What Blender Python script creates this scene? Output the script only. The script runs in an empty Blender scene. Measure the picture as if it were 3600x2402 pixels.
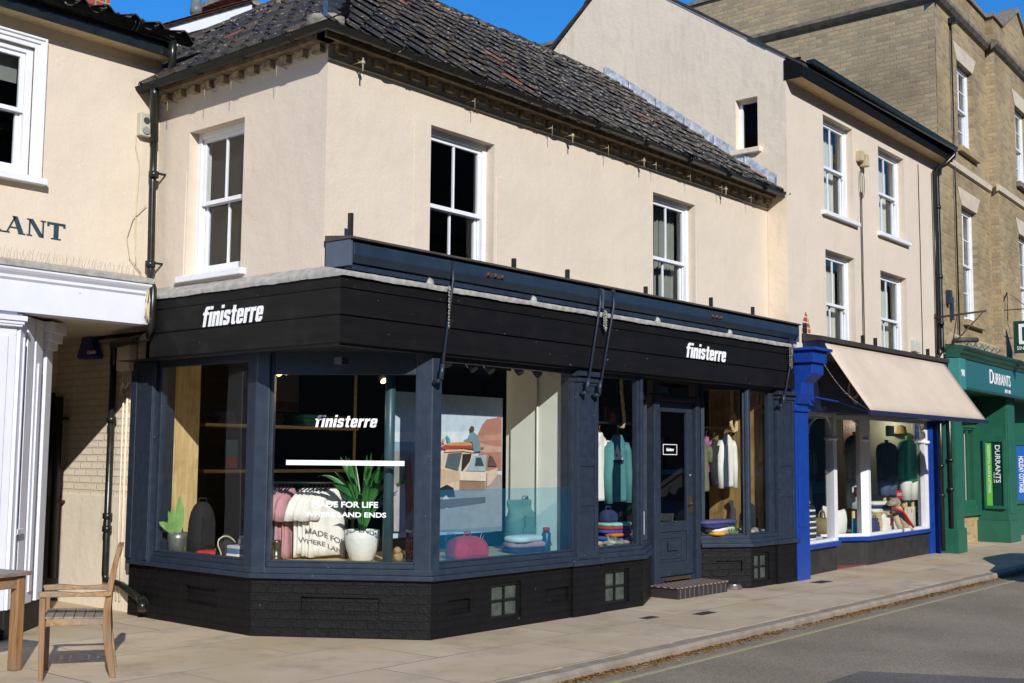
import bpy, math, random
from mathutils import Vector, Matrix
random.seed(7)
rnd = random.uniform
S = bpy.context.scene
COL = S.collection
# ------------------------------------------------------------------ camera
FPX, PITCH, ROLL, YAW, HC = 4160.4, .09635471, .00850035, .87035565, 1.6
fw = Vector((math.sin(YAW)*math.cos(PITCH), math.cos(YAW)*math.cos(PITCH), math.sin(PITCH)))
rt = Vector((math.cos(YAW), -math.sin(YAW), 0)); up = rt.cross(fw)
ca, cb = math.cos(ROLL)*rt+math.sin(ROLL)*up, -math.sin(ROLL)*rt+math.cos(ROLL)*up
cd = bpy.data.cameras.new('camera'); cam = bpy.data.objects.new('camera', cd); COL.objects.link(cam)
cd.sensor_width = 36; cd.lens = FPX/3600*36; cd.clip_end = 2000; cd.clip_start = .05
cam.matrix_world = Matrix(((ca.x, cb.x, -fw.x, 0), (ca.y, cb.y, -fw.y, 0), (ca.z, cb.z, -fw.z, HC), (0, 0, 0, 1)))
S.camera = cam
# ------------------------------------------------------------------ world, sun, exposure
SD = Vector((.64, .97, -.61)).normalized()          # direction the sunlight travels
w = bpy.data.worlds.new('World'); S.world = w; w.use_nodes = True
nt = w.node_tree; bg = nt.nodes['Background']
sky = nt.nodes.new('ShaderNodeTexSky'); sky.sky_type = 'NISHITA'; sky.sun_disc = False
sky.sun_elevation = math.asin(-SD.z); sky.sun_rotation = math.atan2(-SD.x, -SD.y)
sky.air_density = 1.0; sky.dust_density = .15; sky.ozone_density = 2.5; sky.altitude = 300
hs = nt.nodes.new('ShaderNodeHueSaturation'); hs.inputs['Saturation'].default_value = 1.05
mu = nt.nodes.new('ShaderNodeMix'); mu.data_type = 'RGBA'; mu.blend_type = 'MULTIPLY'; mu.inputs[0].default_value = 1; mu.inputs[7].default_value = (.42, .93, 1.45, 1)
nt.links.new(sky.outputs[0], mu.inputs[6]); nt.links.new(mu.outputs[2], hs.inputs['Color']); nt.links.new(hs.outputs[0], bg.inputs[0])
bg.inputs[1].default_value = .11
sl = bpy.data.lights.new('sun', 'SUN'); sl.energy = 4.8; sl.angle = math.radians(.5); sl.color = (1, .955, .89)
so = bpy.data.objects.new('sun', sl); COL.objects.link(so)
so.rotation_euler = SD.to_track_quat('-Z', 'Y').to_euler(); so.location = (-10, -15, 20)
S.view_settings.view_transform = 'Standard'; S.view_settings.look = 'None'
S.view_settings.exposure = 0.0; S.view_settings.gamma = 1
S.render.resolution_x, S.render.resolution_y = 1024, 683
S.render.engine = 'CYCLES'
try:
    S.cycles.max_bounces = 8; S.cycles.transparent_max_bounces = 16; S.cycles.caustics_reflective = False
    S.cycles.caustics_refractive = False
except Exception: pass

# ------------------------------------------------------------------ measuring helpers (photo point -> real point on a known wall plane)
DD = 3600/2350
def ray(px, py): return fw+((px*DD-1800)*ca-(py*DD-1201)*cb)/FPX
class Fr:
    """vertical plane frame: u along, v into the building, z up"""
    def __init__(s, x, y, ang=0):
        s.o = Vector((x, y, 0)); a = math.radians(ang)
        s.U = Vector((math.cos(a), math.sin(a), 0)); s.V = Vector((-math.sin(a), math.cos(a), 0))
    def P(s, u, v, z): return s.o+s.U*u+s.V*v+Vector((0, 0, z))
    def pk(s, px, py, v=0):
        d = ray(px, py); o = s.o+s.V*v; t = s.V.dot(o)/s.V.dot(d); p = d*t
        return (p-o).dot(s.U), p.z+HC
W0 = Fr(0, 0, 0)
def ground(px, py, z=0):
    d = ray(px, py); t = (z-HC)/d.z; return Vector((d.x*t, d.y*t, z))
def zm(x0, y0, k): return lambda x, y: ((x0+x*k)/DD, (y0+y*k)/DD)
q1 = zm(0, 0, .5739); q4 = zm(450, 1150, .5742); q5 = zm(900, 1150, .5742); q6 = zm(1450, 1150, .5742)
qb = zm(2000, 1150, .638); q3 = zm(2750, 1350, .4147); qg = zm(3250, 1150, .5102); qp = zm(0, 1050, .5423)
q2 = zm(2700, 1050, .4464); q7 = zm(1000, 0, .5102); qr = zm(1900, 0, .4464); qc = zm(2700, 600, .4464); qt = zm(2700, 0, .4464)

# ------------------------------------------------------------------ materials
def lin(h, k=1.0):
    if isinstance(h, str):
        v = [int(h[i:i+2], 16)/255 for i in (0, 2, 4)]
        v = [(x/12.92 if x <= .04045 else ((x+.055)/1.055)**2.4)*k for x in v]
    else: v = [x*k for x in h]
    return (v[0], v[1], v[2], 1)
MC = {}
def newmat(name):
    m = bpy.data.materials.new(name); m.use_nodes = True
    return m, m.node_tree.nodes, m.node_tree.links, m.node_tree.nodes['Principled BSDF']
def mat(name, c, rough=.6, var=.12, scale=6, bump=.0, bscale=60, metal=0, spec=.5, c2=None, coat=0, fine=.0):
    """plain surface with soft natural variation"""
    if name in MC: return MC[name]
    m, N, L, b = newmat(name)
    b.inputs['Roughness'].default_value = rough; b.inputs['Metallic'].default_value = metal
    b.inputs['Specular IOR Level'].default_value = spec; b.inputs['Coat Weight'].default_value = coat
    tc = N.new('ShaderNodeTexCoord')
    n = N.new('ShaderNodeTexNoise'); n.inputs['Scale'].default_value = scale; n.inputs['Detail'].default_value = 6; n.inputs['Roughness'].default_value = .62
    L.new(tc.outputs['Object'], n.inputs['Vector'])
    r = N.new('ShaderNodeValToRGB'); a = lin(c); bb = lin(c2) if c2 else tuple(x*(1-var) for x in a[:3])+(1,)
    r.color_ramp.elements[0].position = .35; r.color_ramp.elements[1].position = .65
    r.color_ramp.elements[0].color = bb; r.color_ramp.elements[1].color = tuple(min(1, x*(1+var*.5)) for x in a[:3])+(1,) if not c2 else a
    L.new(n.outputs['Fac'], r.inputs['Fac']); L.new(r.outputs[0], b.inputs['Base Color'])
    mr = N.new('ShaderNodeMapRange'); mr.inputs[3].default_value = max(0, rough-.1); mr.inputs[4].default_value = min(1, rough+.1)
    L.new(n.outputs['Fac'], mr.inputs[0]); L.new(mr.outputs[0], b.inputs['Roughness'])
    if bump:
        n2 = N.new('ShaderNodeTexNoise'); n2.inputs['Scale'].default_value = bscale; n2.inputs['Detail'].default_value = 5
        L.new(tc.outputs['Object'], n2.inputs['Vector'])
        bp = N.new('ShaderNodeBump'); bp.inputs['Strength'].default_value = bump; bp.inputs['Distance'].default_value = .01
        L.new(n2.outputs['Fac'], bp.inputs['Height']); L.new(bp.outputs[0], b.inputs['Normal'])
    MC[name] = m; return m
def render_wall(name, c, stain=.35, c_st='8f8468'):
    """painted render: gentle trowel relief, hairline cracks, patches and water stains"""
    m, N, L, b = newmat(name); b.inputs['Roughness'].default_value = .82; b.inputs['Specular IOR Level'].default_value = .25
    tc = N.new('ShaderNodeTexCoord')
    def noise(s, d=5, vec=None, r=.6):
        n = N.new('ShaderNodeTexNoise'); n.inputs['Scale'].default_value = s; n.inputs['Detail'].default_value = d; n.inputs['Roughness'].default_value = r
        L.new(vec or tc.outputs['Object'], n.inputs['Vector']); return n
    def mix(f, a, bcol):
        x = N.new('ShaderNodeMix'); x.data_type = 'RGBA'; L.new(f, x.inputs[0])
        if hasattr(a, 'type'): L.new(a, x.inputs[6])
        else: x.inputs[6].default_value = a
        x.inputs[7].default_value = bcol; return x.outputs[2]
    def ramp(src, p0, p1, v1=1.0):
        r = N.new('ShaderNodeMapRange'); r.inputs[1].default_value = p0; r.inputs[2].default_value = p1; r.inputs[4].default_value = v1
        r.clamp = True; L.new(src, r.inputs[0]); return r.outputs[0]
    a = lin(c)
    col = mix(ramp(noise(1.3, 4).outputs['Fac'], .35, .7), a, tuple(x*.93 for x in a[:3])+(1,))
    col = mix(ramp(noise(7, 6).outputs['Fac'], .55, .8, .45), col, tuple(x*.88 for x in a[:3])+(1,))
    mp = N.new('ShaderNodeMapping'); mp.inputs['Scale'].default_value = (5, 5, .8); L.new(tc.outputs['Object'], mp.inputs[0])
    st = noise(1.6, 7, mp.outputs[0], .7)
    col = mix(ramp(st.outputs['Fac'], .53, .75, stain), col, lin(c_st))
    sp = noise(26, 2); col = mix(ramp(sp.outputs['Fac'], .74, .8, .6), col, tuple(x*.6 for x in a[:3])+(1,))
    vo = N.new('ShaderNodeTexVoronoi'); vo.feature = 'DISTANCE_TO_EDGE'; vo.inputs['Scale'].default_value = .8
    wv = noise(4, 4); va = N.new('ShaderNodeVectorMath'); va.operation = 'MULTIPLY_ADD'; va.inputs[1].default_value = (.5, .5, .5)
    L.new(wv.outputs['Color'], va.inputs[0]); L.new(tc.outputs['Object'], va.inputs[2]); L.new(va.outputs[0], vo.inputs['Vector'])
    cm = N.new('ShaderNodeMath'); cm.operation = 'MULTIPLY'
    L.new(ramp(vo.outputs['Distance'], .004, .0, .5), cm.inputs[0]); L.new(ramp(noise(1.1, 2).outputs['Fac'], .5, .6), cm.inputs[1])
    col = mix(cm.outputs[0], col, tuple(x*.72 for x in a[:3])+(1,))
    L.new(col, b.inputs['Base Color'])
    ad = N.new('ShaderNodeMath'); ad.operation = 'MULTIPLY_ADD'; ad.inputs[1].default_value = .25
    L.new(noise(90, 3).outputs['Fac'], ad.inputs[0]); L.new(noise(5, 4).outputs['Fac'], ad.inputs[2])
    bp = N.new('ShaderNodeBump'); bp.inputs['Strength'].default_value = .5; bp.inputs['Distance'].default_value = .02
    L.new(ad.outputs[0], bp.inputs['Height']); L.new(bp.outputs[0], b.inputs['Normal'])
    MC[name] = m; return m
def bricks(name, c1, c2, mortar, ang=0, bw=.225, bh=.075, mw=.01, rough=.85, bump=.6, dirt=None, dscale=.5, dk=.7, mix3=None, painted=False):
    """brickwork laid along a wall running at angle ang"""
    m, N, L, b = newmat(name); b.inputs['Roughness'].default_value = rough
    tc = N.new('ShaderNodeTexCoord'); se = N.new('ShaderNodeSeparateXYZ'); L.new(tc.outputs['Object'], se.inputs[0])
    a = math.radians(ang); m1 = N.new('ShaderNodeMath'); m1.operation = 'MULTIPLY'; m1.inputs[1].default_value = math.cos(a); L.new(se.outputs[0], m1.inputs[0])
    m2 = N.new('ShaderNodeMath'); m2.operation = 'MULTIPLY_ADD'; m2.inputs[1].default_value = math.sin(a); L.new(se.outputs[1], m2.inputs[0]); L.new(m1.outputs[0], m2.inputs[2])
    cx = N.new('ShaderNodeCombineXYZ'); L.new(m2.outputs[0], cx.inputs[0]); L.new(se.outputs[2], cx.inputs[1])
    nz = N.new('ShaderNodeTexNoise'); nz.inputs['Scale'].default_value = 9; nz.inputs['Detail'].default_value = 3; L.new(tc.outputs['Object'], nz.inputs['Vector'])
    vm = N.new('ShaderNodeVectorMath'); vm.operation = 'MULTIPLY_ADD'; vm.inputs[1].default_value = (.012, .012, 0); L.new(nz.outputs['Color'], vm.inputs[0]); L.new(cx.outputs[0], vm.inputs[2])
    br = N.new('ShaderNodeTexBrick'); br.inputs['Scale'].default_value = 1; br.inputs['Brick Width'].default_value = bw; br.inputs['Row Height'].default_value = bh
    br.inputs['Mortar Size'].default_value = mw; br.inputs['Mortar Smooth'].default_value = .35; br.inputs['Bias'].default_value = -.1
    br.inputs['Color1'].default_value = lin(c1); br.inputs['Color2'].default_value = lin(c2); br.inputs['Mortar'].default_value = lin(mortar)
    L.new(vm.outputs[0], br.inputs['Vector']); col = br.outputs['Color']
    # per-brick third tint
    if mix3:
        vv = N.new('ShaderNodeTexNoise'); vv.inputs['Scale'].default_value = 3.7; vv.inputs['Detail'].default_value = 8; vv.inputs['Roughness'].default_value = .8; L.new(tc.outputs['Object'], vv.inputs['Vector'])
        r = N.new('ShaderNodeMapRange'); r.inputs[1].default_value = .52; r.inputs[2].default_value = .66; r.inputs[4].default_value = .75; L.new(vv.outputs['Fac'], r.inputs[0])
        x = N.new('ShaderNodeMix'); x.data_type = 'RGBA'; L.new(r.outputs[0], x.inputs[0]); L.new(col, x.inputs[6]); x.inputs[7].default_value = lin(mix3); col = x.outputs[2]
    if dirt:
        dn = N.new('ShaderNodeTexNoise'); dn.inputs['Scale'].default_value = dscale; dn.inputs['Detail'].default_value = 9; dn.inputs['Roughness'].default_value = .65; L.new(tc.outputs['Object'], dn.inputs['Vector'])
        r = N.new('ShaderNodeMapRange'); r.inputs[1].default_value = .44; r.inputs[2].default_value = .68; r.inputs[4].default_value = dk; L.new(dn.outputs['Fac'], r.inputs[0])
        x = N.new('ShaderNodeMix'); x.data_type = 'RGBA'; L.new(r.outputs[0], x.inputs[0]); L.new(col, x.inputs[6]); x.inputs[7].default_value = lin(dirt); col = x.outputs[2]
    L.new(col, b.inputs['Base Color'])
    n3 = N.new('ShaderNodeTexNoise'); n3.inputs['Scale'].default_value = 45; n3.inputs['Detail'].default_value = 5; L.new(tc.outputs['Object'], n3.inputs['Vector'])
    hh = N.new('ShaderNodeMath'); hh.operation = 'MULTIPLY_ADD'; hh.inputs[1].default_value = -1; L.new(br.outputs['Fac'], hh.inputs[0])
    h2 = N.new('ShaderNodeMath'); h2.operation = 'MULTIPLY'; h2.inputs[1].default_value = .5; L.new(n3.outputs['Fac'], h2.inputs[0]); L.new(h2.outputs[0], hh.inputs[2])
    bp = N.new('ShaderNodeBump'); bp.inputs['Strength'].default_value = bump; bp.inputs['Distance'].default_value = .012
    L.new(hh.outputs[0], bp.inputs['Height']); L.new(bp.outputs[0], b.inputs['Normal'])
    MC[name] = m; return m
def wood(name, c1, c2, axis='Z', rough=.6, scale=1.0, dark=None):
    m, N, L, b = newmat(name); b.inputs['Roughness'].default_value = rough
    tc = N.new('ShaderNodeTexCoord'); mp = N.new('ShaderNodeMapping'); L.new(tc.outputs['Object'], mp.inputs[0])
    s = {'X': (1, 14, 14), 'Y': (14, 1, 14), 'Z': (14, 14, 1)}[axis]; mp.inputs['Scale'].default_value = tuple(x*scale for x in s)
    n = N.new('ShaderNodeTexNoise'); n.inputs['Scale'].default_value = 2.2; n.inputs['Detail'].default_value = 8; n.inputs['Roughness'].default_value = .7; n.inputs['Distortion'].default_value = .6
    L.new(mp.outputs[0], n.inputs['Vector'])
    r = N.new('ShaderNodeValToRGB'); r.color_ramp.elements[0].position = .36; r.color_ramp.elements[1].position = .62
    r.color_ramp.elements[0].color = lin(c1); r.color_ramp.elements[1].color = lin(c2); L.new(n.outputs['Fac'], r.inputs[0])
    out = r.outputs[0]
    if dark:
        n2 = N.new('ShaderNodeTexNoise'); n2.inputs['Scale'].default_value = 5; n2.inputs['Detail'].default_value = 5; L.new(tc.outputs['Object'], n2.inputs['Vector'])
        rr = N.new('ShaderNodeMapRange'); rr.inputs[1].default_value = .5; rr.inputs[2].default_value = .7; rr.inputs[4].default_value = .7; L.new(n2.outputs['Fac'], rr.inputs[0])
        x = N.new('ShaderNodeMix'); x.data_type = 'RGBA'; L.new(rr.outputs[0], x.inputs[0]); L.new(out, x.inputs[6]); x.inputs[7].default_value = lin(dark); out = x.outputs[2]
    L.new(out, b.inputs['Base Color'])
    bp = N.new('ShaderNodeBump'); bp.inputs['Strength'].default_value = .35; bp.inputs['Distance'].default_value = .004; L.new(n.outputs['Fac'], bp.inputs['Height']); L.new(bp.outputs[0], b.inputs['Normal'])
    MC[name] = m; return m
def glass(name, tint=(.86, .9, .88), ior=1.5, film=None, rough=0.0):
    m, N, L, b = newmat(name); N.remove(b); out = N['Material Output']
    t = N.new('ShaderNodeBsdfTransparent'); t.inputs[0].default_value = (*tint, 1)
    g = N.new('ShaderNodeBsdfGlossy'); g.inputs['Roughness'].default_value = rough; g.inputs['Color'].default_value = (1, 1, 1, 1)
    f = N.new('ShaderNodeFresnel'); f.inputs[0].default_value = ior
    ge = N.new('ShaderNodeNewGeometry'); tc = N.new('ShaderNodeTexCoord')
    io = N.new('ShaderNodeMapRange'); io.inputs[3].default_value = ior; io.inputs[4].default_value = 1/ior; L.new(ge.outputs['Backfacing'], io.inputs[0]); L.new(io.outputs[0], f.inputs[0])
    n = N.new('ShaderNodeTexNoise'); n.inputs['Scale'].default_value = 1.1; n.inputs['Detail'].default_value = 2; L.new(tc.outputs['Object'], n.inputs['Vector'])
    bp = N.new('ShaderNodeBump'); bp.inputs['Strength'].default_value = .12; bp.inputs['Distance'].default_value = .03; L.new(n.outputs['Fac'], bp.inputs['Height'])
    L.new(bp.outputs[0], g.inputs['Normal'])
    mx = N.new('ShaderNodeMixShader'); L.new(f.outputs[0], mx.inputs[0]); L.new(t.outputs[0], mx.inputs[1]); L.new(g.outputs[0], mx.inputs[2])
    res = mx.outputs[0]
    if film:
        d = N.new('ShaderNodeBsdfDiffuse'); d.inputs[0].default_value = lin(film[0]); m2 = N.new('ShaderNodeMixShader'); m2.inputs[0].default_value = film[1]
        L.new(res, m2.inputs[1]); L.new(d.outputs[0], m2.inputs[2]); res = m2.outputs[0]
    L.new(res, out.inputs[0]); MC[name] = m; return m
def emit(name, c, s):
    m, N, L, b = newmat(name); b.inputs['Base Color'].default_value = lin(c); b.inputs['Emission Color'].default_value = lin(c); b.inputs['Emission Strength'].default_value = s
    MC[name] = m; return m
def flat(name, c, rough=.6, metal=0, spec=.5):
    return mat(name, c, rough, var=.06, scale=12, metal=metal, spec=spec)

CREAM = 'dfd0b6'
M_cream = render_wall('cream_render', 'd8cab7', .10)
M_cream_gable = render_wall('weathered_render', 'ead9c1', .26, '857c66')
M_cream_rest = render_wall('pale_cream_render', 'daccb8', .10)
M_creambrick = bricks('cream_painted_brick', 'eddfca', 'e6d8c2', 'dccdb6', 90, bump=.9, mw=.012, dirt='d6c6ad', dscale=2, dk=.4, rough=.75)
M_smoothcream = render_wall('smooth_cream_plinth', 'ebdeca', .25)
M_navy = mat('navy_paint', '2b3645', .42, .22, 9, .12, 40, c2='242d3b')
M_navyd = mat('navy_paint_worn', '2b3545', .45, .2, 14, .1, 60, c2='242d3a')
M_black = mat('black_gutter_plastic', '1f211e', .3, .3, 10, .03, 40)
M_blackwood = None
M_white = mat('white_gloss_paint', 'e4e6ea', .38, .05, 5, .04, 30)
M_whitesh = mat('white_shopfront_paint', 'dfe2ee', .42, .04, 5, .04, 30)
M_lead = mat('weathered_lead', 'b1afa8', .5, .25, 14, .25, 30, c2='8f8d86')
M_leadblue = mat('streaked_lead_flashing', 'cfd3d7', .5, .2, 11, .3, 40, c2='8f98a2')
M_glass = glass('window_glass')
M_glass_d = glass('upper_window_glass', (.8, .84, .82), 1.42)
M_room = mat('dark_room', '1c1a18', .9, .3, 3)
M_roomg = mat('grey_room', '56544c', .9, .2, 3)
M_ceil = mat('shop_ceiling', '4a473c', .9, .2, 3)
M_cable = mat('cable_cream', 'b9a77c', .6, .2)
M_wire = mat('cable_dark', '4c4740', .6, .2)
M_brass = mat('brass_metal', 'b38a4a', .35, .2, 20, metal=.9)
M_steel = mat('steel_metal', 'a8a8a8', .3, .2, 20, metal=.9)
M_letter = mat('white_lettering', 'f1f3f3', .5, .02)
M_blk = flat('black_plastic', '141414', .5)
M_plank = wood('rough_timber', 'b79a66', 'd9c08e', 'Z', .75, .7, 'a28a5a')
M_plankd = wood('brown_timber', '7a6038', 'a88956', 'Z', .75, .7, '5e492b')
M_shelf = wood('pale_shelf_wood', 'b59a68', 'd8c090', 'X', .6)

# black stained boards
M_board = wood('black_stained_board', '0c0b0c', '131213', 'X', .7, .5, '181615')
M_boardy = wood('black_stained_board_side', '101010', '1b1a19', 'Y', .7, .5, '24231f')
def specks(m, scale, thr, c, k=.8):
    """chips, droppings and grit: small pale marks that belong to the surface"""
    N, L = m.node_tree.nodes, m.node_tree.links; b = N['Principled BSDF']; src = b.inputs['Base Color'].links[0].from_socket
    tc = N.new('ShaderNodeTexCoord'); n = N.new('ShaderNodeTexNoise'); n.inputs['Scale'].default_value = scale; n.inputs['Detail'].default_value = 3; L.new(tc.outputs['Object'], n.inputs['Vector'])
    r = N.new('ShaderNodeMapRange'); r.inputs[1].default_value = thr; r.inputs[2].default_value = thr+.02; r.inputs[4].default_value = k; L.new(n.outputs['Fac'], r.inputs[0])
    x = N.new('ShaderNodeMix'); x.data_type = 'RGBA'; L.new(r.outputs[0], x.inputs[0]); L.new(src, x.inputs[6]); x.inputs[7].default_value = lin(c); L.new(x.outputs[2], b.inputs['Base Color'])
specks(M_navy, 26, .73, '7e858e', .5); specks(M_navyd, 26, .73, '8e949c', .5); specks(M_board, 22, .73, '9a948a', .7); specks(M_boardy, 18, .74, '6b675e', .5); specks(M_whitesh, 16, .72, 'a9a89a', .5)
for m_ in (M_board, M_boardy): m_.node_tree.nodes['Principled BSDF'].inputs['Specular IOR Level'].default_value = .2
# ------------------------------------------------------------------ geometry helpers
class MB:
    def __init__(s, fr=None): s.v = []; s.f = []; s.m = []; s.fr = fr or W0; s.mi = 0; s.sm = []; s.smooth = False
    def pt(s, p): s.v.append(s.fr.P(*p)); return len(s.v)-1
    def face(s, ps):
        i = [s.pt(p) for p in ps]; s.f.append(i); s.m.append(s.mi); s.sm.append(s.smooth); return s
    def raw(s, pts, faces):
        k = len(s.v)
        for p in pts: s.pt(p)
        for f in faces: s.f.append([k+i for i in f]); s.m.append(s.mi); s.sm.append(s.smooth)
        return s
    def box(s, u0, u1, v0, v1, z0, z1):
        if u0 > u1: u0, u1 = u1, u0
        if v0 > v1: v0, v1 = v1, v0
        if z0 > z1: z0, z1 = z1, z0
        return s.raw([(u0, v0, z0), (u1, v0, z0), (u1, v1, z0), (u0, v1, z0), (u0, v0, z1), (u1, v0, z1), (u1, v1, z1), (u0, v1, z1)],
              [(0, 3, 2, 1), (4, 5, 6, 7), (0, 1, 5, 4), (1, 2, 6, 5), (2, 3, 7, 6), (3, 0, 4, 7)])
    def prism(s, poly, z0, z1):      # poly in (u,v)
        n = len(poly)
        return s.raw([(a, b, z0) for a, b in poly]+[(a, b, z1) for a, b in poly],
              [tuple(range(n))[::-1], tuple(range(n, 2*n))]+[(i, (i+1) % n, n+(i+1) % n, n+i) for i in range(n)])
    def extr(s, poly, u0, u1):       # poly in (v,z), extruded along u
        n = len(poly)
        return s.raw([(u0, a, b) for a, b in poly]+[(u1, a, b) for a, b in poly],
              [tuple(range(n)), tuple(range(n, 2*n))[::-1]]+[(i, n+i, n+(i+1) % n, (i+1) % n) for i in range(n)])
    def panel(s, poly, v0, v1):      # poly in (u,z), thickness v0..v1
        n = len(poly)
        return s.raw([(a, v0, b) for a, b in poly]+[(a, v1, b) for a, b in poly],
              [tuple(range(n)), tuple(range(n, 2*n))[::-1]]+[(i, n+i, n+(i+1) % n, (i+1) % n) for i in range(n)])
    def tube(s, pts, r, n=8, cap=True, squash=1):
        P = [Vector(p) for p in pts]; k = len(s.v); m = len(P); old = s.smooth; s.smooth = True
        rr = r if isinstance(r, (list, tuple)) else [r]*m
        prev = None
        for i in range(m):
            t = (P[min(i+1, m-1)]-P[max(i-1, 0)]).normalized()
            if prev is None:
                a = t.cross(Vector((0, 0, 1)));  a = a if a.length > .1 else t.cross(Vector((1, 0, 0)))
            else: a = prev-t*prev.dot(t)
            a.normalize(); prev = a; b = t.cross(a)
            for j in range(n):
                g = 2*math.pi*j/n; s.pt(P[i]+(a*math.cos(g)+b*math.sin(g)*squash)*rr[i])
        for i in range(m-1):
            for j in range(n):
                s.f.append([k+i*n+j, k+i*n+(j+1) % n, k+(i+1)*n+(j+1) % n, k+(i+1)*n+j]); s.m.append(s.mi); s.sm.append(True)
        s.smooth = old
        if cap:
            s.f.append([k+j for j in range(n)][::-1]); s.f.append([k+(m-1)*n+j for j in range(n)]); s.m += [s.mi]*2; s.sm += [False]*2
        return s
    def lathe(s, c, prof, n=20, sx=1, sy=1):   # prof [(r,z)]
        k = len(s.v); m = len(prof)
        for r, z in prof:
            for j in range(n):
                g = 2*math.pi*j/n; s.pt((c[0]+r*math.cos(g)*sx, c[1]+r*math.sin(g)*sy, c[2]+z))
        for i in range(m-1):
            for j in range(n):
                s.f.append([k+i*n+j, k+i*n+(j+1) % n, k+(i+1)*n+(j+1) % n, k+(i+1)*n+j]); s.m.append(s.mi); s.sm.append(True)
        s.f.append([k+j for j in range(n)][::-1]); s.f.append([k+(m-1)*n+j for j in range(n)]); s.m += [s.mi]*2; s.sm += [False]*2
        return s
    def loft(s, secs, n=16, p=2.0, wob=0, wave=None):   # secs [(cx,cy,cz,rx,ry,rot)]
        k = len(s.v); m = len(secs)
        for (cx, cy, cz, rx, ry, ro) in secs:
            for j in range(n):
                g = 2*math.pi*j/n; c_, s_ = math.cos(g), math.sin(g)
                a = rx*math.copysign(abs(c_)**(2/p), c_); b = ry*math.copysign(abs(s_)**(2/p), s_)
                if wave: b += wave[0]*math.sin(a*wave[1]+wave[2]+cz*4)*min(1, abs(a)*12+.4)
                if wob: q = 1+wob*math.sin(3*g+cz*23)+wob*.7*math.sin(7*g+cz*5); a *= q; b *= q
                s.pt((cx+a*math.cos(ro)-b*math.sin(ro), cy+a*math.sin(ro)+b*math.cos(ro), cz))
        for i in range(m-1):
            for j in range(n):
                s.f.append([k+i*n+j, k+i*n+(j+1) % n, k+(i+1)*n+(j+1) % n, k+(i+1)*n+j]); s.m.append(s.mi); s.sm.append(True)
        s.f.append([k+j for j in range(n)][::-1]); s.f.append([k+(m-1)*n+j for j in range(n)]); s.m += [s.mi]*2; s.sm += [True]*2
        return s
    def wall(s, u0, u1, z0, z1, ops=(), depth=.22, v=0, top=None):
        """sheet front with openings and reveals"""
        us = sorted({u0, u1, *[o[0] for o in ops], *[o[1] for o in ops]}); zs = sorted({z0, z1, *[o[2] for o in ops], *[o[3] for o in ops]})
        for i in range(len(us)-1):
            for j in range(len(zs)-1):
                uc, zc = (us[i]+us[i+1])/2, (zs[j]+zs[j+1])/2
                if any(o[0] < uc < o[1] and o[2] < zc < o[3] for o in ops): continue
                s.face([(us[i], v, zs[j]), (us[i+1], v, zs[j]), (us[i+1], v, zs[j+1]), (us[i], v, zs[j+1])])
        for a, b, c, d in ops:
            e = v+depth
            s.face([(a, v, c), (a, e, c), (a, e, d), (a, v, d)]); s.face([(b, v, c), (b, v, d), (b, e, d), (b, e, c)])
            s.face([(a, v, d), (a, e, d), (b, e, d), (b, v, d)]); s.face([(a, v, c), (b, v, c), (b, e, c), (a, e, c)])
        return s
    def build(s, name, mats, parent=None, loc=None, bevel=0, kind=None):
        base = Vector(parent.get('_b', (0, 0, 0))) if parent else Vector(loc or (0, 0, 0))
        me = bpy.data.meshes.new(name); me.from_pydata([tuple(p-base) for p in s.v], [], s.f); me.update()
        if not isinstance(mats, (list, tuple)): mats = [mats]
        for m in mats: me.materials.append(m)
        me.polygons.foreach_set('material_index', s.m); me.polygons.foreach_set('use_smooth', s.sm)
        o = bpy.data.objects.new(name, me); COL.objects.link(o)
        if parent: o.parent = parent; o['_b'] = tuple(base)
        else: o.location = base; o['_b'] = tuple(base)
        if bevel:
            b = o.modifiers.new('bevel', 'BEVEL'); b.width = bevel; b.segments = 2; b.limit_method = 'ANGLE'; b.angle_limit = .6
        if kind: o['kind'] = kind
        return o
def build_each(mb, name, mats, parent, **kw):
    """one object for each separate piece collected in mb"""
    par = list(range(len(mb.v)))
    def find(i):
        while par[i] != i: par[i] = par[par[i]]; i = par[i]
        return i
    for f in mb.f:
        for i in f[1:]: par[find(i)] = find(f[0])
    groups = {}
    for n, f in enumerate(mb.f): groups.setdefault(find(f[0]), []).append(n)
    out = []
    for fs in groups.values():
        idx = {}; p = MB(mb.fr)
        for n in fs:
            for i in mb.f[n]:
                if i not in idx: idx[i] = len(p.v); p.v.append(mb.v[i])
            p.f.append([idx[i] for i in mb.f[n]]); p.m.append(mb.m[n]); p.sm.append(mb.sm[n])
        out.append(p.build(name, mats, parent, **kw))
    return out
def thing(name, label, cat, loc, group=None):
    o = bpy.data.objects.new(name, None); COL.objects.link(o); o.location = loc; o['_b'] = tuple(loc); o.empty_display_size = .2
    o['label'] = label; o['category'] = cat
    if group: o['group'] = group
    return o
def tag(o, label, cat, group=None):
    o['label'] = label; o['category'] = cat
    if group: o['group'] = group
    return o
def lab(o, l): o['label'] = l; return o
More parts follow.
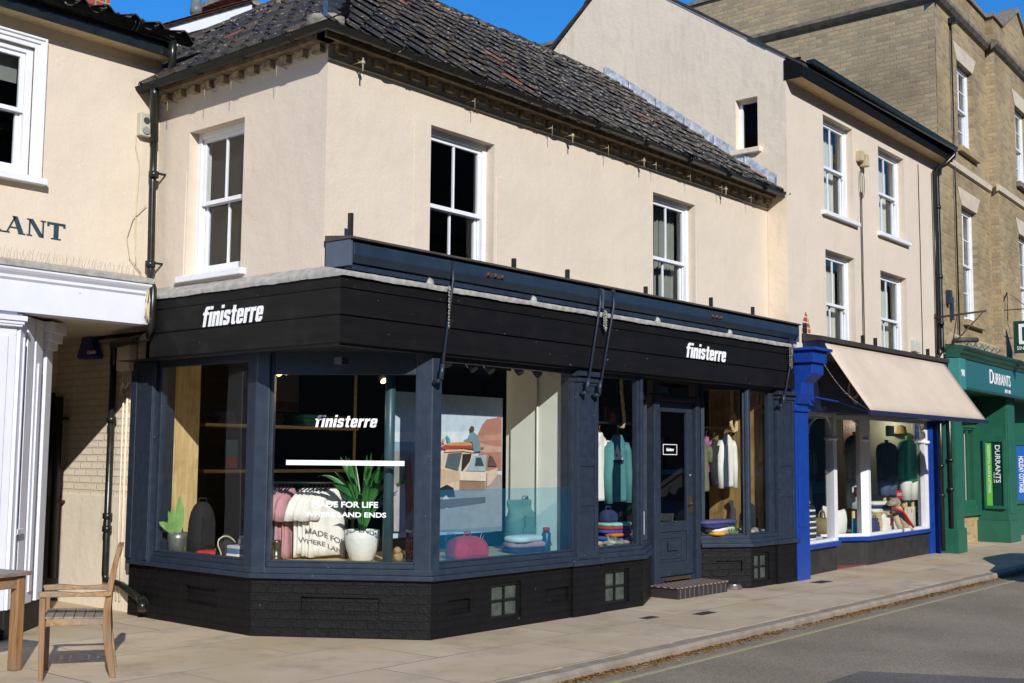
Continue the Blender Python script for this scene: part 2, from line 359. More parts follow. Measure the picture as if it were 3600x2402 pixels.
def text_mesh(mb, s, u0, u1, z0, z1, v, thick=.004, shear=0, bold=0, squash=True):
    """lettering fitted into a rectangle of a wall frame"""
    cu = bpy.data.curves.new('t', 'FONT'); cu.body = s; cu.shear = shear; cu.offset = bold; cu.extrude = 0; cu.resolution_u = 3
    o = bpy.data.objects.new('t', cu); me = bpy.data.meshes.new_from_object(o)
    xs = [q.co.x for q in me.vertices]; ys = [q.co.y for q in me.vertices]
    x0, x1, y0, y1 = min(xs), max(xs), min(ys), max(ys); kx = (u1-u0)/(x1-x0); ky = (z1-z0)/(y1-y0)
    k = len(mb.v); n = len(me.vertices)
    for dv in (v-thick, v):
        for q in me.vertices: mb.pt((u0+(q.co.x-x0)*kx, dv, z0+(q.co.y-y0)*ky))
    cnt = {}
    for p in me.polygons:
        vs = list(p.vertices); mb.f.append([k+i for i in vs]); mb.m.append(mb.mi); mb.sm.append(False)
        for e in zip(vs, vs[1:]+vs[:1]): cnt[e] = cnt.get(e, 0)+1
    for (a, b) in list(cnt):
        if (b, a) not in cnt: mb.f.append([k+a, k+n+a, k+n+b, k+b]); mb.m.append(mb.mi); mb.sm.append(False)
    bpy.data.objects.remove(o); bpy.data.curves.remove(cu); bpy.data.meshes.remove(me)
    return mb
def offset_path(path, d):
    """shift an open plan path to its right-hand (street) side by d"""
    out = []
    P = [Vector((a, b)) for a, b in path]
    for i in range(len(P)):
        ns = []
        for a, b in ((i-1, i), (i, i+1)):
            if a >= 0 and b < len(P):
                t = (P[b]-P[a]).normalized(); ns.append(Vector((t.y, -t.x)))
        n = sum(ns, Vector((0, 0))).normalized(); k = d/max(.3, n.dot(ns[0])); out.append((P[i].x+n.x*k, P[i].y+n.y*k))
    return out
def band(mb, path, o0, o1, z0, z1):
    a = offset_path(path, o0); b = offset_path(path, o1)
    for i in range(len(path)-1):
        mb.prism([b[i], a[i], a[i+1], b[i+1]] if o0 > o1 else [a[i], b[i], b[i+1], a[i+1]], z0, z1)
    return mb
def ring(mb, poly, z): mb.face([(a, b, z) for a, b in poly])


def block_text(mb, word, u0, u1, z0, z1, v, thick=.01, shear=.22):
    """heavy slanted grotesque lettering built from cut polygons"""
    G = {'f': (.50, [[(.12, 0), (.34, 0), (.34, .80), (.38, .84), (.52, .84), (.52, 1), (.26, 1), (.16, .94), (.12, .84)], [(0, .58), (.12, .58), (.12, .72), (0, .72)], [(.34, .58), (.5, .58), (.5, .72), (.34, .72)]]),
         'i': (.22, [[(0, 0), (.22, 0), (.22, .72), (0, .72)], [(0, .84), (.22, .84), (.22, 1), (0, 1)]]),
         'n': (.58, [[(0, 0), (.22, 0), (.22, .72), (0, .72)], [(.22, .52), (.36, .52), (.36, 0), (.58, 0), (.58, .62), (.50, .73), (.34, .73), (.22, .64)]]),
         's': (.52, [[(0, .03), (.08, 0), (.42, 0), (.52, .10), (.52, .34), (.42, .42), (.20, .46), (.20, .56), (.32, .60), (.32, .50), (.52, .50), (.52, .63), (.42, .73), (.10, .73), (0, .63), (0, .42), (.1, .34), (.31, .28), (.31, .16), (.20, .13), (.20, .24), (0, .24)]]),
         't': (.42, [[(.10, .1), (.18, 0), (.42, 0), (.42, .14), (.32, .16), (.32, .92), (.10, .92)], [(0, .58), (.10, .58), (.10, .72), (0, .72)], [(.32, .58), (.42, .58), (.42, .72), (.32, .72)]]),
         'e': (.54, [[(0, .10), (.10, 0), (.44, 0), (.54, .10), (.54, .24), (.33, .24), (.33, .14), (.21, .14), (.21, .32), (.0, .32)], [(0, .32), (.54, .32), (.54, .44), (0, .44)], [(0, .44), (.21, .44), (.21, .59), (.33, .59), (.33, .44), (.54, .44), (.54, .63), (.44, .73), (.10, .73), (0, .63)]]),
         'r': (.40, [[(0, 0), (.22, 0), (.22, .72), (0, .72)], [(.22, .46), (.28, .53), (.42, .53), (.42, .74), (.34, .73), (.22, .64)]])}
    W_ = sum(G[c][0]+.105 for c in word)-.105; kx = (u1-u0)/(W_+shear); x = 0; H = z1-z0
    for c in word:
        for poly in G[c][1]:
            n = len(poly); k = len(mb.v)
            for dv in (v-thick, v):
                for (a, b) in poly: mb.pt((u0+(x+a+shear*b)*kx, dv, z0+b*H))
            mb.f.append([k+i for i in range(n)]); mb.m.append(mb.mi); mb.sm.append(False)
            for i in range(n): mb.f.append([k+i, k+n+i, k+n+(i+1) % n, k+(i+1) % n]); mb.m.append(mb.mi); mb.sm.append(False)
        x += G[c][0]+.105
    return mb
# ================================================================== SETTING
def K(x): return 5.49+.019*(x-6.57)
def asphalt(name, c, sp):
    m, N, L, b = newmat(name); b.inputs['Roughness'].default_value = .85; tc = N.new('ShaderNodeTexCoord')
    n = N.new('ShaderNodeTexNoise'); n.inputs['Scale'].default_value = 75; n.inputs['Detail'].default_value = 5; n.inputs['Roughness'].default_value = .75; L.new(tc.outputs['Object'], n.inputs['Vector'])
    n2 = N.new('ShaderNodeTexNoise'); n2.inputs['Scale'].default_value = .9; n2.inputs['Detail'].default_value = 6; L.new(tc.outputs['Object'], n2.inputs['Vector'])
    r = N.new('ShaderNodeValToRGB'); r.color_ramp.elements[0].position = .32; r.color_ramp.elements[1].position = .7
    r.color_ramp.elements[0].color = lin(c, .38); r.color_ramp.elements[1].color = lin(sp); L.new(n.outputs['Fac'], r.inputs[0])
    x = N.new('ShaderNodeMix'); x.data_type = 'RGBA'; x.blend_type = 'MULTIPLY'; x.inputs[0].default_value = 1; L.new(r.outputs[0], x.inputs[6])
    r2 = N.new('ShaderNodeValToRGB'); r2.color_ramp.elements[0].position = .3; r2.color_ramp.elements[1].position = .7
    r2.color_ramp.elements[0].color = (.74, .73, .7, 1); r2.color_ramp.elements[1].color = (1.08, 1.06, 1.06, 1); L.new(n2.outputs['Fac'], r2.inputs[0]); L.new(r2.outputs[0], x.inputs[7])
    v = N.new('ShaderNodeTexVoronoi'); v.inputs['Scale'].default_value = 26; L.new(tc.outputs['Object'], v.inputs['Vector'])
    mr = N.new('ShaderNodeMapRange'); mr.inputs[1].default_value = .10; mr.inputs[2].default_value = .04; L.new(v.outputs['Distance'], mr.inputs[0])
    n5 = N.new('ShaderNodeTexNoise'); n5.inputs['Scale'].default_value = 5; L.new(tc.outputs['Object'], n5.inputs['Vector'])
    m5 = N.new('ShaderNodeMapRange'); m5.inputs[1].default_value = .6; m5.inputs[2].default_value = .7; L.new(n5.outputs['Fac'], m5.inputs[0])
    mm = N.new('ShaderNodeMath'); mm.operation = 'MULTIPLY'; L.new(mr.outputs[0], mm.inputs[0]); L.new(m5.outputs[0], mm.inputs[1])
    y = N.new('ShaderNodeMix'); y.data_type = 'RGBA'; L.new(mm.outputs[0], y.inputs[0]); L.new(x.outputs[2], y.inputs[6]); y.inputs[7].default_value = lin('b8b2a8')
    L.new(y.outputs[2], b.inputs['Base Color'])
    bp = N.new('ShaderNodeBump'); bp.inputs['Strength'].default_value = .8; bp.inputs['Distance'].default_value = .008; L.new(n.outputs['Fac'], bp.inputs['Height']); L.new(bp.outputs[0], b.inputs['Normal'])
    return m
def paving(name):
    m, N, L, b = newmat(name); b.inputs['Roughness'].default_value = .85; tc = N.new('ShaderNodeTexCoord')
    def noise(s, d=5, r=.6, sc=None):
        n = N.new('ShaderNodeTexNoise'); n.inputs['Scale'].default_value = s; n.inputs['Detail'].default_value = d; n.inputs['Roughness'].default_value = r
        if sc:
            mp = N.new('ShaderNodeMapping'); mp.inputs['Scale'].default_value = sc; L.new(tc.outputs['Object'], mp.inputs[0]); L.new(mp.outputs[0], n.inputs['Vector'])
        else: L.new(tc.outputs['Object'], n.inputs['Vector'])
        return n
    def mx(f, a, c):
        x = N.new('ShaderNodeMix'); x.data_type = 'RGBA'; L.new(f, x.inputs[0]); L.new(a, x.inputs[6]) if hasattr(a, 'links') else setattr(x.inputs[6], 'default_value', a)
        x.inputs[7].default_value = c; return x.outputs[2]
    def rg(s, a, c, v=1):
        r = N.new('ShaderNodeMapRange'); r.inputs[1].default_value = a; r.inputs[2].default_value = c; r.inputs[4].default_value = v; L.new(s, r.inputs[0]); return r.outputs[0]
    br = N.new('ShaderNodeTexBrick'); br.inputs['Scale'].default_value = 1; br.inputs['Brick Width'].default_value = 1.75; br.inputs['Row Height'].default_value = .95; br.offset = .37
    br.inputs['Mortar Size'].default_value = .009; br.inputs['Color1'].default_value = lin('bcab92'); br.inputs['Color2'].default_value = lin('cab79a'); br.inputs['Mortar'].default_value = lin('85776a')
    wv = noise(1.5, 3); va = N.new('ShaderNodeVectorMath'); va.operation = 'MULTIPLY_ADD'; va.inputs[1].default_value = (.06, .06, 0); L.new(wv.outputs['Color'], va.inputs[0]); L.new(tc.outputs['Object'], va.inputs[2])
    L.new(va.outputs[0], br.inputs['Vector'])
    col = br.outputs['Color']
    col = mx(rg(noise(.7, 6).outputs['Fac'], .42, .6, .9), col, lin('b5a282'))
    col = mx(rg(noise(1.9, 7, .7).outputs['Fac'], .5, .68, .6), col, lin('8d806c'))
    col = mx(rg(noise(1.2, 8, .7, (.25, 2.2, 1)).outputs['Fac'], .56, .68, .7), col, lin('caa970'))
    col = mx(rg(noise(24, 3).outputs['Fac'], .7, .78, .6), col, lin('6f675c'))
    col = mx(rg(noise(40, 2).outputs['Fac'], .74, .8, .6), col, lin('cfc4b0'))
    gr = noise(220, 3); x = N.new('ShaderNodeMix'); x.data_type = 'RGBA'; x.blend_type = 'MULTIPLY'; x.inputs[0].default_value = .8; L.new(col, x.inputs[6])
    r2 = N.new('ShaderNodeValToRGB'); r2.color_ramp.elements[0].position = .3; r2.color_ramp.elements[1].position = .7; r2.color_ramp.elements[0].color = (.8, .8, .8, 1); r2.color_ramp.elements[1].color = (1.1, 1.1, 1.1, 1)
    L.new(gr.outputs['Fac'], r2.inputs[0]); L.new(r2.outputs[0], x.inputs[7]); L.new(x.outputs[2], b.inputs['Base Color'])
    ad = N.new('ShaderNodeMath'); ad.operation = 'MULTIPLY_ADD'; ad.inputs[1].default_value = -.6; L.new(br.outputs['Fac'], ad.inputs[0]); L.new(gr.outputs['Fac'], ad.inputs[2])
    bp = N.new('ShaderNodeBump'); bp.inputs['Strength'].default_value = .4; bp.inputs['Distance'].default_value = .006; L.new(ad.outputs[0], bp.inputs['Height']); L.new(bp.outputs[0], b.inputs['Normal'])
    return m
M_road = asphalt('asphalt', '7c7262', 'b5a88f'); M_patch = asphalt('asphalt_patch', '5a564f', '837d74'); M_pave = paving('sandy_paving')
M_kerb = mat('kerb_stone', '968b7b', .85, .2, 5, .5, 60, c2='7f7566')
M_yel = mat('faded_yellow_paint', 'a8a07c', .8, .3, 30, .3, 90, c2='8f8768')
MB().face([(-500, -500, -.5), (500, -500, -.5), (500, 500, -.5), (-500, 500, -.5)]).build('terrain', M_pave, kind='structure')
mb = MB(); mb.prism([(-60, -4.5), (120, -4.5), (120, K(120)), (-60, K(-60))], -.45, -.075); mb.build('road', M_road, kind='structure')
mb = MB(); mb.prism([(-60, K(-60)+.14), (120, K(120)+.14), (120, 40), (-60, 40)], -.45, 0); mb.build('pavement', M_pave, kind='structure')
mb = MB(); mb.prism([(-60, -40), (120, -40), (120, -4.5), (-60, -4.5)], -.45, 0); mb.build('pavement', M_pave, kind='structure')
mb = MB()
x = -10.0
while x < 60:
    L_ = .915 if x > -2 else 2; e = .004
    mb.extr([(K(x)+.002, -.2), (K(x)+rnd(-.003, .003), -.03), (K(x)+.02, -.004), (K(x)+.138, -.002+rnd(-.002, .002)), (K(x)+.138, -.2)], x+e, x+L_-e)
    x += L_
mb.build('kerb', M_kerb, kind='structure')
MB().prism([(11.2, 5.27), (3, 5.12), (3, 5.17), (11.2, 5.315), (16.3, 5.41), (40, 5.9), (40, 5.83), (16.3, 5.365)][::-1], -.0749, -.071).build('yellow_line', M_yel, kind='structure')
g_ = [ground(*q, -.075) for q in (zm(2900, 1900, .3202)(-450, 1720), zm(2900, 1900, .3202)(400, 1440), zm(2900, 1900, .3202)(1100, 1475), zm(2900, 1900, .3202)(2300, 1530))]
MB().prism([(p.x, p.y) for p in g_]+[(14, 1.5), (4, 1.5)], -.0749, -.071).build('road_patch', M_patch, kind='structure')
# metal covers in the pavement
M_iron = mat('rusty_iron', '4a4038', .7, .3, 40, .6, 90, metal=.3)
for i, (q, wd, dp, lb) in enumerate((((1490, 1418), .22, .1, 'small rusty iron cover in the pavement left of the tiled door step'), ((1617, 1408), .3, .12, 'ribbed iron drain cover in the pavement in front of the tiled door step'), ((1885, 1336), .35, .16, 'dark damp iron cover in the pavement before the blue shop'))):
    p = ground(*q); mb = MB(); mb.box(p.x-wd/2, p.x+wd/2, p.y-dp/2, p.y+dp/2, -.01, .004)
    for k in range(6): mb.box(p.x-wd/2+.02+k*wd/6.6, p.x-wd/2+.03+k*wd/6.6, p.y-dp/2+.01, p.y+dp/2-.01, .004, .007)
    tag(mb.build('drain_cover', M_iron, loc=(p.x, p.y, 0)), lb, 'drain cover', 'iron covers set in the pavement')
# leaves and grit along the kerb
mb = MB(); n = 220; k = 0
for i in range(n+1):
    x = -4+i*.13; mb.pt((x, K(x)+.01, -.0735)); mb.pt((x, K(x)-.09-.05*math.sin(x*1.7)-rnd(0, .04), -.0735))
for i in range(n): mb.f.append([2*i, 2*i+1, 2*i+3, 2*i+2]); mb.m.append(0); mb.sm.append(False)
mb.build('kerb_dirt', mat('sandy_gutter_dirt', '9c8462', .9, .3, 12, .6, 90, c2='7c6a50'), kind='stuff')
M_leaf = mat('dry_leaf_litter', 'a07840', .8, .4, 30, c2='664a28')
mb = MB()
for i in range(5200):
    x = 6+14*random.random()**1.1; d = abs(random.gauss(0, .055)); y = K(x)-.005-d; s = rnd(.005, .02) if random.random() < .85 else rnd(.015, .032)
    if math.sin(x*2.1)+math.sin(x*.9+1) < -1.2 and random.random() < .6: continue
    a = rnd(0, 6.28); z = -.073+rnd(0, .012)*(1 if d < .05 else .2)
    c, q = math.cos(a)*s, math.sin(a)*s
    mb.face([(x-c, y-q, z), (x+q*.5, y-c*.5, z+rnd(.001, .008)), (x+c, y+q, z+rnd(0, .006)), (x-q*.5, y+c*.5, z+rnd(.001, .01))])
mb.build('leaf_litter', M_leaf, kind='stuff')
M_grass = mat('grass_blade', '4f7a2a', .6, .3, 30, c2='35601c')
def blades(mb, cx, cy, z, n, r, h, ry=None):
    for i in range(n):
        a = rnd(0, 6.28); q = math.sqrt(random.random()); x = cx+math.cos(a)*q*r; y = cy+math.sin(a)*q*(ry or r); hh = h*rnd(.4, 1); b = rnd(0, 6.28); t = rnd(.1, .6)*hh
        mb.face([(x-.003, y, z), (x+.003, y, z), (x+.002+t*.5*math.cos(b), y+t*.5*math.sin(b), z+hh*.6), (x+t*math.cos(b), y+t*math.sin(b), z+hh)])
p = ground(*q3(1385, 1425)); mb = MB(); blades(mb, p.x, p.y+.05, 0, 500, .35, .07, .12)
tag(mb.build('weed_tuft', M_grass, loc=(p.x, p.y, 0)), 'green weeds at the foot of the black downpipes beside the blue shop', 'weeds')

# ================================================================== shared builders
def half_gutter(mb, pts, r=.055, n=8, sag=0):
    """half-round open gutter along pts (list of frame points), mitred"""
    P = [Vector(p) for p in pts]; k = len(mb.v); m = len(P)
    for i in range(m):
        d0 = (P[i]-P[i-1]) if i else (P[1]-P[0]); d1 = (P[i+1]-P[i]) if i < m-1 else d0
        d0 = Vector((d0.x, d0.y, 0)).normalized(); d1 = Vector((d1.x, d1.y, 0)).normalized()
        nn = (Vector((d0.y, -d0.x, 0))+Vector((d1.y, -d1.x, 0))).normalized(); kk = 1/max(.4, nn.dot(Vector((d0.y, -d0.x, 0))))
        prof = [(math.cos(math.pi*j/n)*r, -math.sin(math.pi*j/n)*r) for j in range(n+1)]
        prof = [(prof[0][0]+.008, .004)]+prof+[(prof[-1][0]-.008, .004)]
        for a, b in prof: mb.pt(P[i]+nn*a*kk+Vector((0, 0, b)))
    q = n+3
    for i in range(m-1):
        for j in range(q-1): mb.f.append([k+i*q+j, k+i*q+j+1, k+(i+1)*q+j+1, k+(i+1)*q+j]); mb.m.append(0); mb.sm.append(True)
    for e in (0, m-1): mb.f.append([k+e*q+j for j in range(q)]); mb.m.append(0); mb.sm.append(False)
    return mb
def gutter_clips(mb, a, b, n, r=.062):
    a, b = Vector(a), Vector(b); t = (b-a).normalized(); s = Vector((t.y, -t.x, 0))
    for i in range(n):
        c = a+(b-a)*((i+.5)/n)
        for da in (-.02, .02):
            mb.tube([c+t*da+s*math.cos(g)*r+Vector((0, 0, -math.sin(g)*r)) for g in [math.pi*j/8 for j in range(9)]], .006, 4)
def sash_window(par, fr, u0, u1, z0, z1, set_=.13, vb=1, hb=0, horns=False, sill=None, curtain=None, blind=None, fj=.06, pane=None, frmat=None, open_=0, shelfv=None, lower_vb=None):
    """box-framed sliding sash: frame > sash, pane, sill, curtain"""
    M = frmat or M_white; v = set_
    f = MB(fr); f.box(u0, u0+fj, v, v+.12, z0, z1); f.box(u1-fj, u1, v, v+.12, z0, z1); f.box(u0+fj, u1-fj, v, v+.12, z1-.055, z1); f.box(u0+fj, u1-fj, v-.01, v+.12, z0, z0+.045)
    f.box(u0+fj, u0+fj+.015, v+.045, v+.055, z0+.045, z1-.055); f.box(u1-fj-.015, u1-fj, v+.045, v+.055, z0+.045, z1-.055)
    W = f.build('window', M, par, bevel=.004)
    zm_ = (z0+z1)/2+.01
    for k, (a, b, vv) in enumerate(((zm_-.02, z1-.055, v+.018), (z0+.045+open_, zm_+.02+open_, v+.062))):
        s = MB(fr); st = .045; l, r = u0+fj+.003, u1-fj-.003
        s.box(l, l+st, vv, vv+.035, a, b); s.box(r-st, r, vv, vv+.035, a, b)
        s.box(l+st, r-st, vv+.001, vv+.034, b-.042 if k == 0 else b-.04, b); s.box(l+st, r-st, vv+.001, vv+.034, a, a+(.04 if k == 0 else .07))
        nb = vb if (k == 0 or lower_vb is None) else lower_vb
        for i in range(nb):
            c = l+st+(r-l-2*st)*(i+1)/(nb+1); s.box(c-.011, c+.011, vv+.005, vv+.03, a+.03, b-.03)
        for i in range(hb):
            c = a+.04+(b-a-.08)*(i+1)/(hb+1); s.box(l+st, r-st, vv+.007, vv+.028, c-.01, c+.01)
        if horns and k == 0:
            for c in (l, r-st): s.panel([(c+.004, a+.001), (c+st-.004, a+.001), (c+st-.006, a-.03), (c+st/2, a-.06), (c+.008, a-.05)], vv+.003, vv+.032)
        s.build('sash', M, W, bevel=.003)
        MB(fr).face([(l+st-.01, vv+.018, a+.02), (r-st+.01, vv+.018, a+.02), (r-st+.01, vv+.018, b-.02), (l+st-.01, vv+.018, b-.02)]).build('pane', pane or M_glass_d, W)
    if sill is not None:
        s = MB(fr); s.box(u0-sill[0], u1+sill[0], -sill[1], v+.03, z0-.058, z0-.002); s.build('sill', M, W, bevel=.006)
    if curtain:
        cm, spans = curtain
        for (a, b, ct, cb_) in spans:
            c = MB(fr); c.smooth = True; n = 40; pts = []
            for i in range(n+1):
                u = u0+(u1-u0)*(a+(b-a)*i/n); q = v+.22+.025*math.sin(i*1.05)+.012*math.sin(i*2.7+1); pts.append((u, q))
            k = len(c.v)
            for u, q in pts: c.pt((u, q, z0+(z1-z0)*cb_)); c.pt((u, q+rnd(-.003, .003), z0+(z1-z0)*ct))
            for i in range(n): c.f.append([k+2*i, k+2*i+2, k+2*i+3, k+2*i+1]); c.m.append(0); c.sm.append(True)
            c.build('curtain', cm, W)
    if blind:
        bm, a = blind; s = MB(fr); s.box(u0+fj+.01, u1-fj-.01, v+.15, v+.156, z1-(z1-z0)*a, z1-.03); s.build('blind', bm, W)
    return W
def liner(fr, u0, u1, v0, v1, z0, z1, m, par, name='room'):
    mb = MB(fr)
    mb.face([(u0, v1, z0), (u1, v1, z0), (u1, v1, z1), (u0, v1, z1)]); mb.face([(u0, v0, z0), (u0, v1, z0), (u0, v1, z1), (u0, v0, z1)])
    mb.face([(u1, v0, z0), (u1, v1, z0), (u1, v1, z1), (u1, v0, z1)]); mb.face([(u0, v0, z0), (u1, v0, z0), (u1, v1, z0), (u0, v1, z0)])
    mb.face([(u0, v0, z1), (u1, v0, z1), (u1, v1, z1), (u0, v1, z1)]); return mb.build(name, m, par)
def pipe_ring(mb, x, y, z, r): mb.lathe((x, y, z), [(r, -.04), (r+.012, -.04), (r+.012, .02), (r, .02)], 14)
M_curt = mat('net_curtain', 'd4d4cc', .8, .05)
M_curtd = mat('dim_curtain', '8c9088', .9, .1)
def pantile_mat():
    m, N, L, b = newmat('lichened_black_pantiles'); b.inputs['Roughness'].default_value = .72; b.inputs['Specular IOR Level'].default_value = .35
    tc = N.new('ShaderNodeTexCoord'); ge = N.new('ShaderNodeNewGeometry')
    def noise(s, d=6, r=.6):
        n = N.new('ShaderNodeTexNoise'); n.inputs['Scale'].default_value = s; n.inputs['Detail'].default_value = d; n.inputs['Roughness'].default_value = r; L.new(tc.outputs['Object'], n.inputs['Vector']); return n
    def rg(s, a, c, v=1):
        r = N.new('ShaderNodeMapRange'); r.inputs[1].default_value = a; r.inputs[2].default_value = c; r.inputs[4].default_value = v; L.new(s, r.inputs[0]); return r.outputs[0]
    def mx(f, a, c):
        x = N.new('ShaderNodeMix'); x.data_type = 'RGBA'; L.new(f, x.inputs[0]); L.new(a, x.inputs[6]); x.inputs[7].default_value = c; return x.outputs[2]
    def mul(a, c):
        x = N.new('ShaderNodeMath'); x.operation = 'MULTIPLY'; L.new(a, x.inputs[0]); L.new(c, x.inputs[1]); return x.outputs[0]
    rr = N.new('ShaderNodeValToRGB'); rr.color_ramp.interpolation = 'CONSTANT'
    rr.color_ramp.elements[0].color = lin('2a292c'); e = rr.color_ramp.elements[1]; e.position = .45; e.color = lin('37332f')
    for p_, c_ in ((.7, '423b33'), (.88, '4c4038'), (.972, '7d4634')):
        e = rr.color_ramp.elements.new(p_); e.color = lin(c_)
    L.new(ge.outputs['Random Per Island'], rr.inputs[0]); col = rr.outputs[0]
    se = N.new('ShaderNodeSeparateXYZ'); L.new(tc.outputs['Object'], se.inputs[0])
    right = rg(se.outputs[0], .2, 4.0)       # the right-hand half of this roof is much more overgrown
    col = mx(rg(noise(3, 5).outputs['Fac'], .5, .7, .5), col, lin('4c453c'))
    pale = mul(rg(noise(15, 9, .75).outputs['Fac'], .47, .62, .7), right)
    col = mx(pale, col, lin('8d867a'))
    col = mx(rg(noise(30, 5, .6).outputs['Fac'], .62, .68, .85), col, lin('b3afa6'))
    col = mx(rg(noise(5.5, 5, .6).outputs['Fac'], .66, .72, .8), col, lin('5f5c2c'))
    col = mx(rg(noise(4.1, 6, .6).outputs['Fac'], .73, .76, .9), col, lin('a8742a'))
    L.new(col, b.inputs['Base Color'])
    bp = N.new('ShaderNodeBump'); bp.inputs['Strength'].default_value = .7; bp.inputs['Distance'].default_value = .01; L.new(noise(40, 6, .7).outputs['Fac'], bp.inputs['Height']); L.new(bp.outputs[0], b.inputs['Normal'])
    return m
M_tile = pantile_mat()
M_ridge = mat('lichened_ridge_mortar', '5c564c', .85, .4, 11, .9, 30, c2='a09a88')
M_orange = mat('orange_lichen', 'a9742c', .9, .3, 18, .8, 40, c2='6f6a5c')
def pantiles(mb, O, U, V, poly, tw=.27, th=.30, tilt=.017):
    O, U, V = Vector(O), Vector(U).normalized(), Vector(V).normalized(); Nn = U.cross(V).normalized()
    if Nn.z < 0: Nn = -Nn
    us = [p[0] for p in poly]; vs = [p[1] for p in poly]
    def inside(x, y):
        c = False; n = len(poly)
        for i in range(n):
            (x1, y1), (x2, y2) = poly[i], poly[(i+1) % n]
            if (y1 > y) != (y2 > y) and x < (x2-x1)*(y-y1)/(y2-y1)+x1: c = not c
        return c
    r = 0; v = min(vs)-.06
    while v < max(vs):
        cidx = 0; u = min(us)
        while u < max(us):
            if inside(u+tw*.5, max(v+th*.5, .02)):
                tl = tilt+rnd(-.005, .009); sk = rnd(-.009, .009); dz = rnd(-.004, .005); vv = v+rnd(-.013, .013)
                k = len(mb.v); n = 9
                for (q, hh) in ((vv, tl-.014), (vv, tl), (vv+th*.5, tl*.5), (vv+th+.05, -.004)):
                    for j in range(n):
                        s = j/(n-1); h = .046*math.cos(2*math.pi*(s-.15)) + (.008 if s < .2 else 0)
                        mb.pt(O+U*(u+s*tw*1.1+sk)+V*q+Nn*(h+hh+dz))
                for i in range(3):
                    for j in range(n-1): mb.f.append([k+i*n+j, k+i*n+j+1, k+(i+1)*n+j+1, k+(i+1)*n+j]); mb.m.append(0); mb.sm.append(i > 0)
            u += tw; cidx += 1
        v += th; r += 1
    return mb
def ridge(par, a, b, name='ridge_tiles', r=.1, step=.33, m=None):
    a, b = Vector(a), Vector(b); t = (b-a).normalized(); s = t.cross(Vector((0, 0, 1))).normalized(); uu = s.cross(t)
    n = int((b-a).length/step); mb = MB()
    for i in range(n):
        p0 = a+t*(i*step); k = len(mb.v); q = r*rnd(.95, 1.08); off = rnd(-.008, .01); N_ = 9
        for (d, rr) in ((0.0, q+.012), (step*.97, q)):
            for j in range(N_):
                g = math.pi*j/(N_-1); mb.pt(p0+t*d+s*math.cos(g)*rr*1.25+uu*(math.sin(g)*rr-.05+off))
        for j in range(N_-1): mb.f.append([k+j, k+j+1, k+N_+j+1, k+N_+j]); mb.m.append(1 if random.random() < 0 else 0); mb.sm.append(True)
        mb.f.append([k+j for j in range(N_)]); mb.m.append(0); mb.sm.append(False)
        # mortar bed lumps
    for i in range(int((b-a).length/.07)):
        c = a+t*(i*.07+rnd(0, .05))
        for sg in (-1, 1):
            p = c+s*sg*(r*1.3+rnd(-.02, .02))+uu*(-.075+rnd(-.02, .015)); e = rnd(.025, .055); mb.mi = 2 if random.random() < .26 else 1
            mb.lathe(p, [(e*.4, -e*.6), (e, -e*.2), (e*.8, e*.3), (e*.2, e*.5)], 6)
    mb.mi = 0
    return mb.build(name, [M_tile if m is None else m, M_ridge, M_orange], par)
# ================================================================== CORNER SHOP (black fascia)
B = thing('corner_shop', 'cream rendered corner shop with black tiled roof, black fascia and navy bay windows', 'shop building', (7, 7.3, 0))
FF = Fr(6.487, 7.55, 0); FS = Fr(6.487, 10.05, -90)       # front wall, side wall (u runs towards the street)
uy = lambda y: 10.05-y
w1 = (7.76-6.487, 8.66-6.487, 3.2, 4.67); w2 = (11.50-6.487, 12.44-6.487, 3.2, 4.70); wl = (uy(9.53), uy(8.68), 3.26, 4.66)
mb = MB(FF); mb.wall(0, 14.3-6.487, 2.75, 5.2, [w1, w2], .2)
mb.fr = FS; mb.wall(0, 2.5, 2.75, 5.2, [wl], .2)
# faint raised repair strips left in the render round the openings
mb.fr = FF; mb.box(w1[1]+.05, w1[1]+.17, -.012, .0, 3.2, 4.35); mb.box(1.06, 1.066, -.006, .002, 3.2, 4.72); mb.box(w2[1]+.03, w2[1]+.12, -.010, .0, 3.2, 4.55)
mb.fr = FS; mb.box(.36, .50, -.012, .0, 3.2, 4.28)
mb.build('wall', M_cream, B)
# brick dentils and rafter feet under the eaves
M_dent = mat('cream_dentil_brick', 'c2b08e', .85, .3, 14, .6, 60, c2='6e6148')
M_eave = mat('grimy_eaves_board', '4d4438', .9, .3, 10, .5); M_course = mat('grimy_eaves_course', '8f7d62', .9, .35, 10, .6, c2='5c4e3c')
mb = MB(FF); x = .06
while x < 7.75: mb.box(x, x+.11+rnd(-.006, .006), -.06, .01, 5.02, 5.09+rnd(0, .006)); x += .225
mb.fr = FS; x = .1
while x < 2.4: mb.box(x, x+.11, -.06, .01, 5.02, 5.09); x += .225
build_each(mb, 'eaves_dentil', M_dent, B)
mb = MB(FF); mb.box(-.13, 7.81, -.13, 0, 5.095, 5.15); mb.fr = FS; mb.box(-.05, 2.6, -.13, 0, 5.095, 5.15); mb.build('eaves_course', M_course, B)
# conduit along the wall
mb = MB(FF); mb.tube([(x_, -.014, 4.965+.006*math.sin(x_*2.3)) for x_ in [i*.3 for i in range(27)]], .011, 6); mb.build('conduit', M_cable, B)
# roof
sl_ = .75; ln = math.hypot(1, sl_)
cs = 1/ln; e0 = (6.28, 7.32, 5.155)
mb = MB()
pantiles(mb, e0, (1, 0, 0), (0, 1, sl_), [(-.02, 0), (8.02, 0), (8.02, 2.75*ln), (2.77, 2.75*ln), (.02, .0)])
pantiles(mb, (6.28, 10.25, 5.155), (0, -1, 0), (1, 0, sl_), [(0.05, 0), (2.95, 0), (2.95-2.77+.0, 2.77*ln), (-1.65, 1.76*ln), (-.55, .88*ln)])
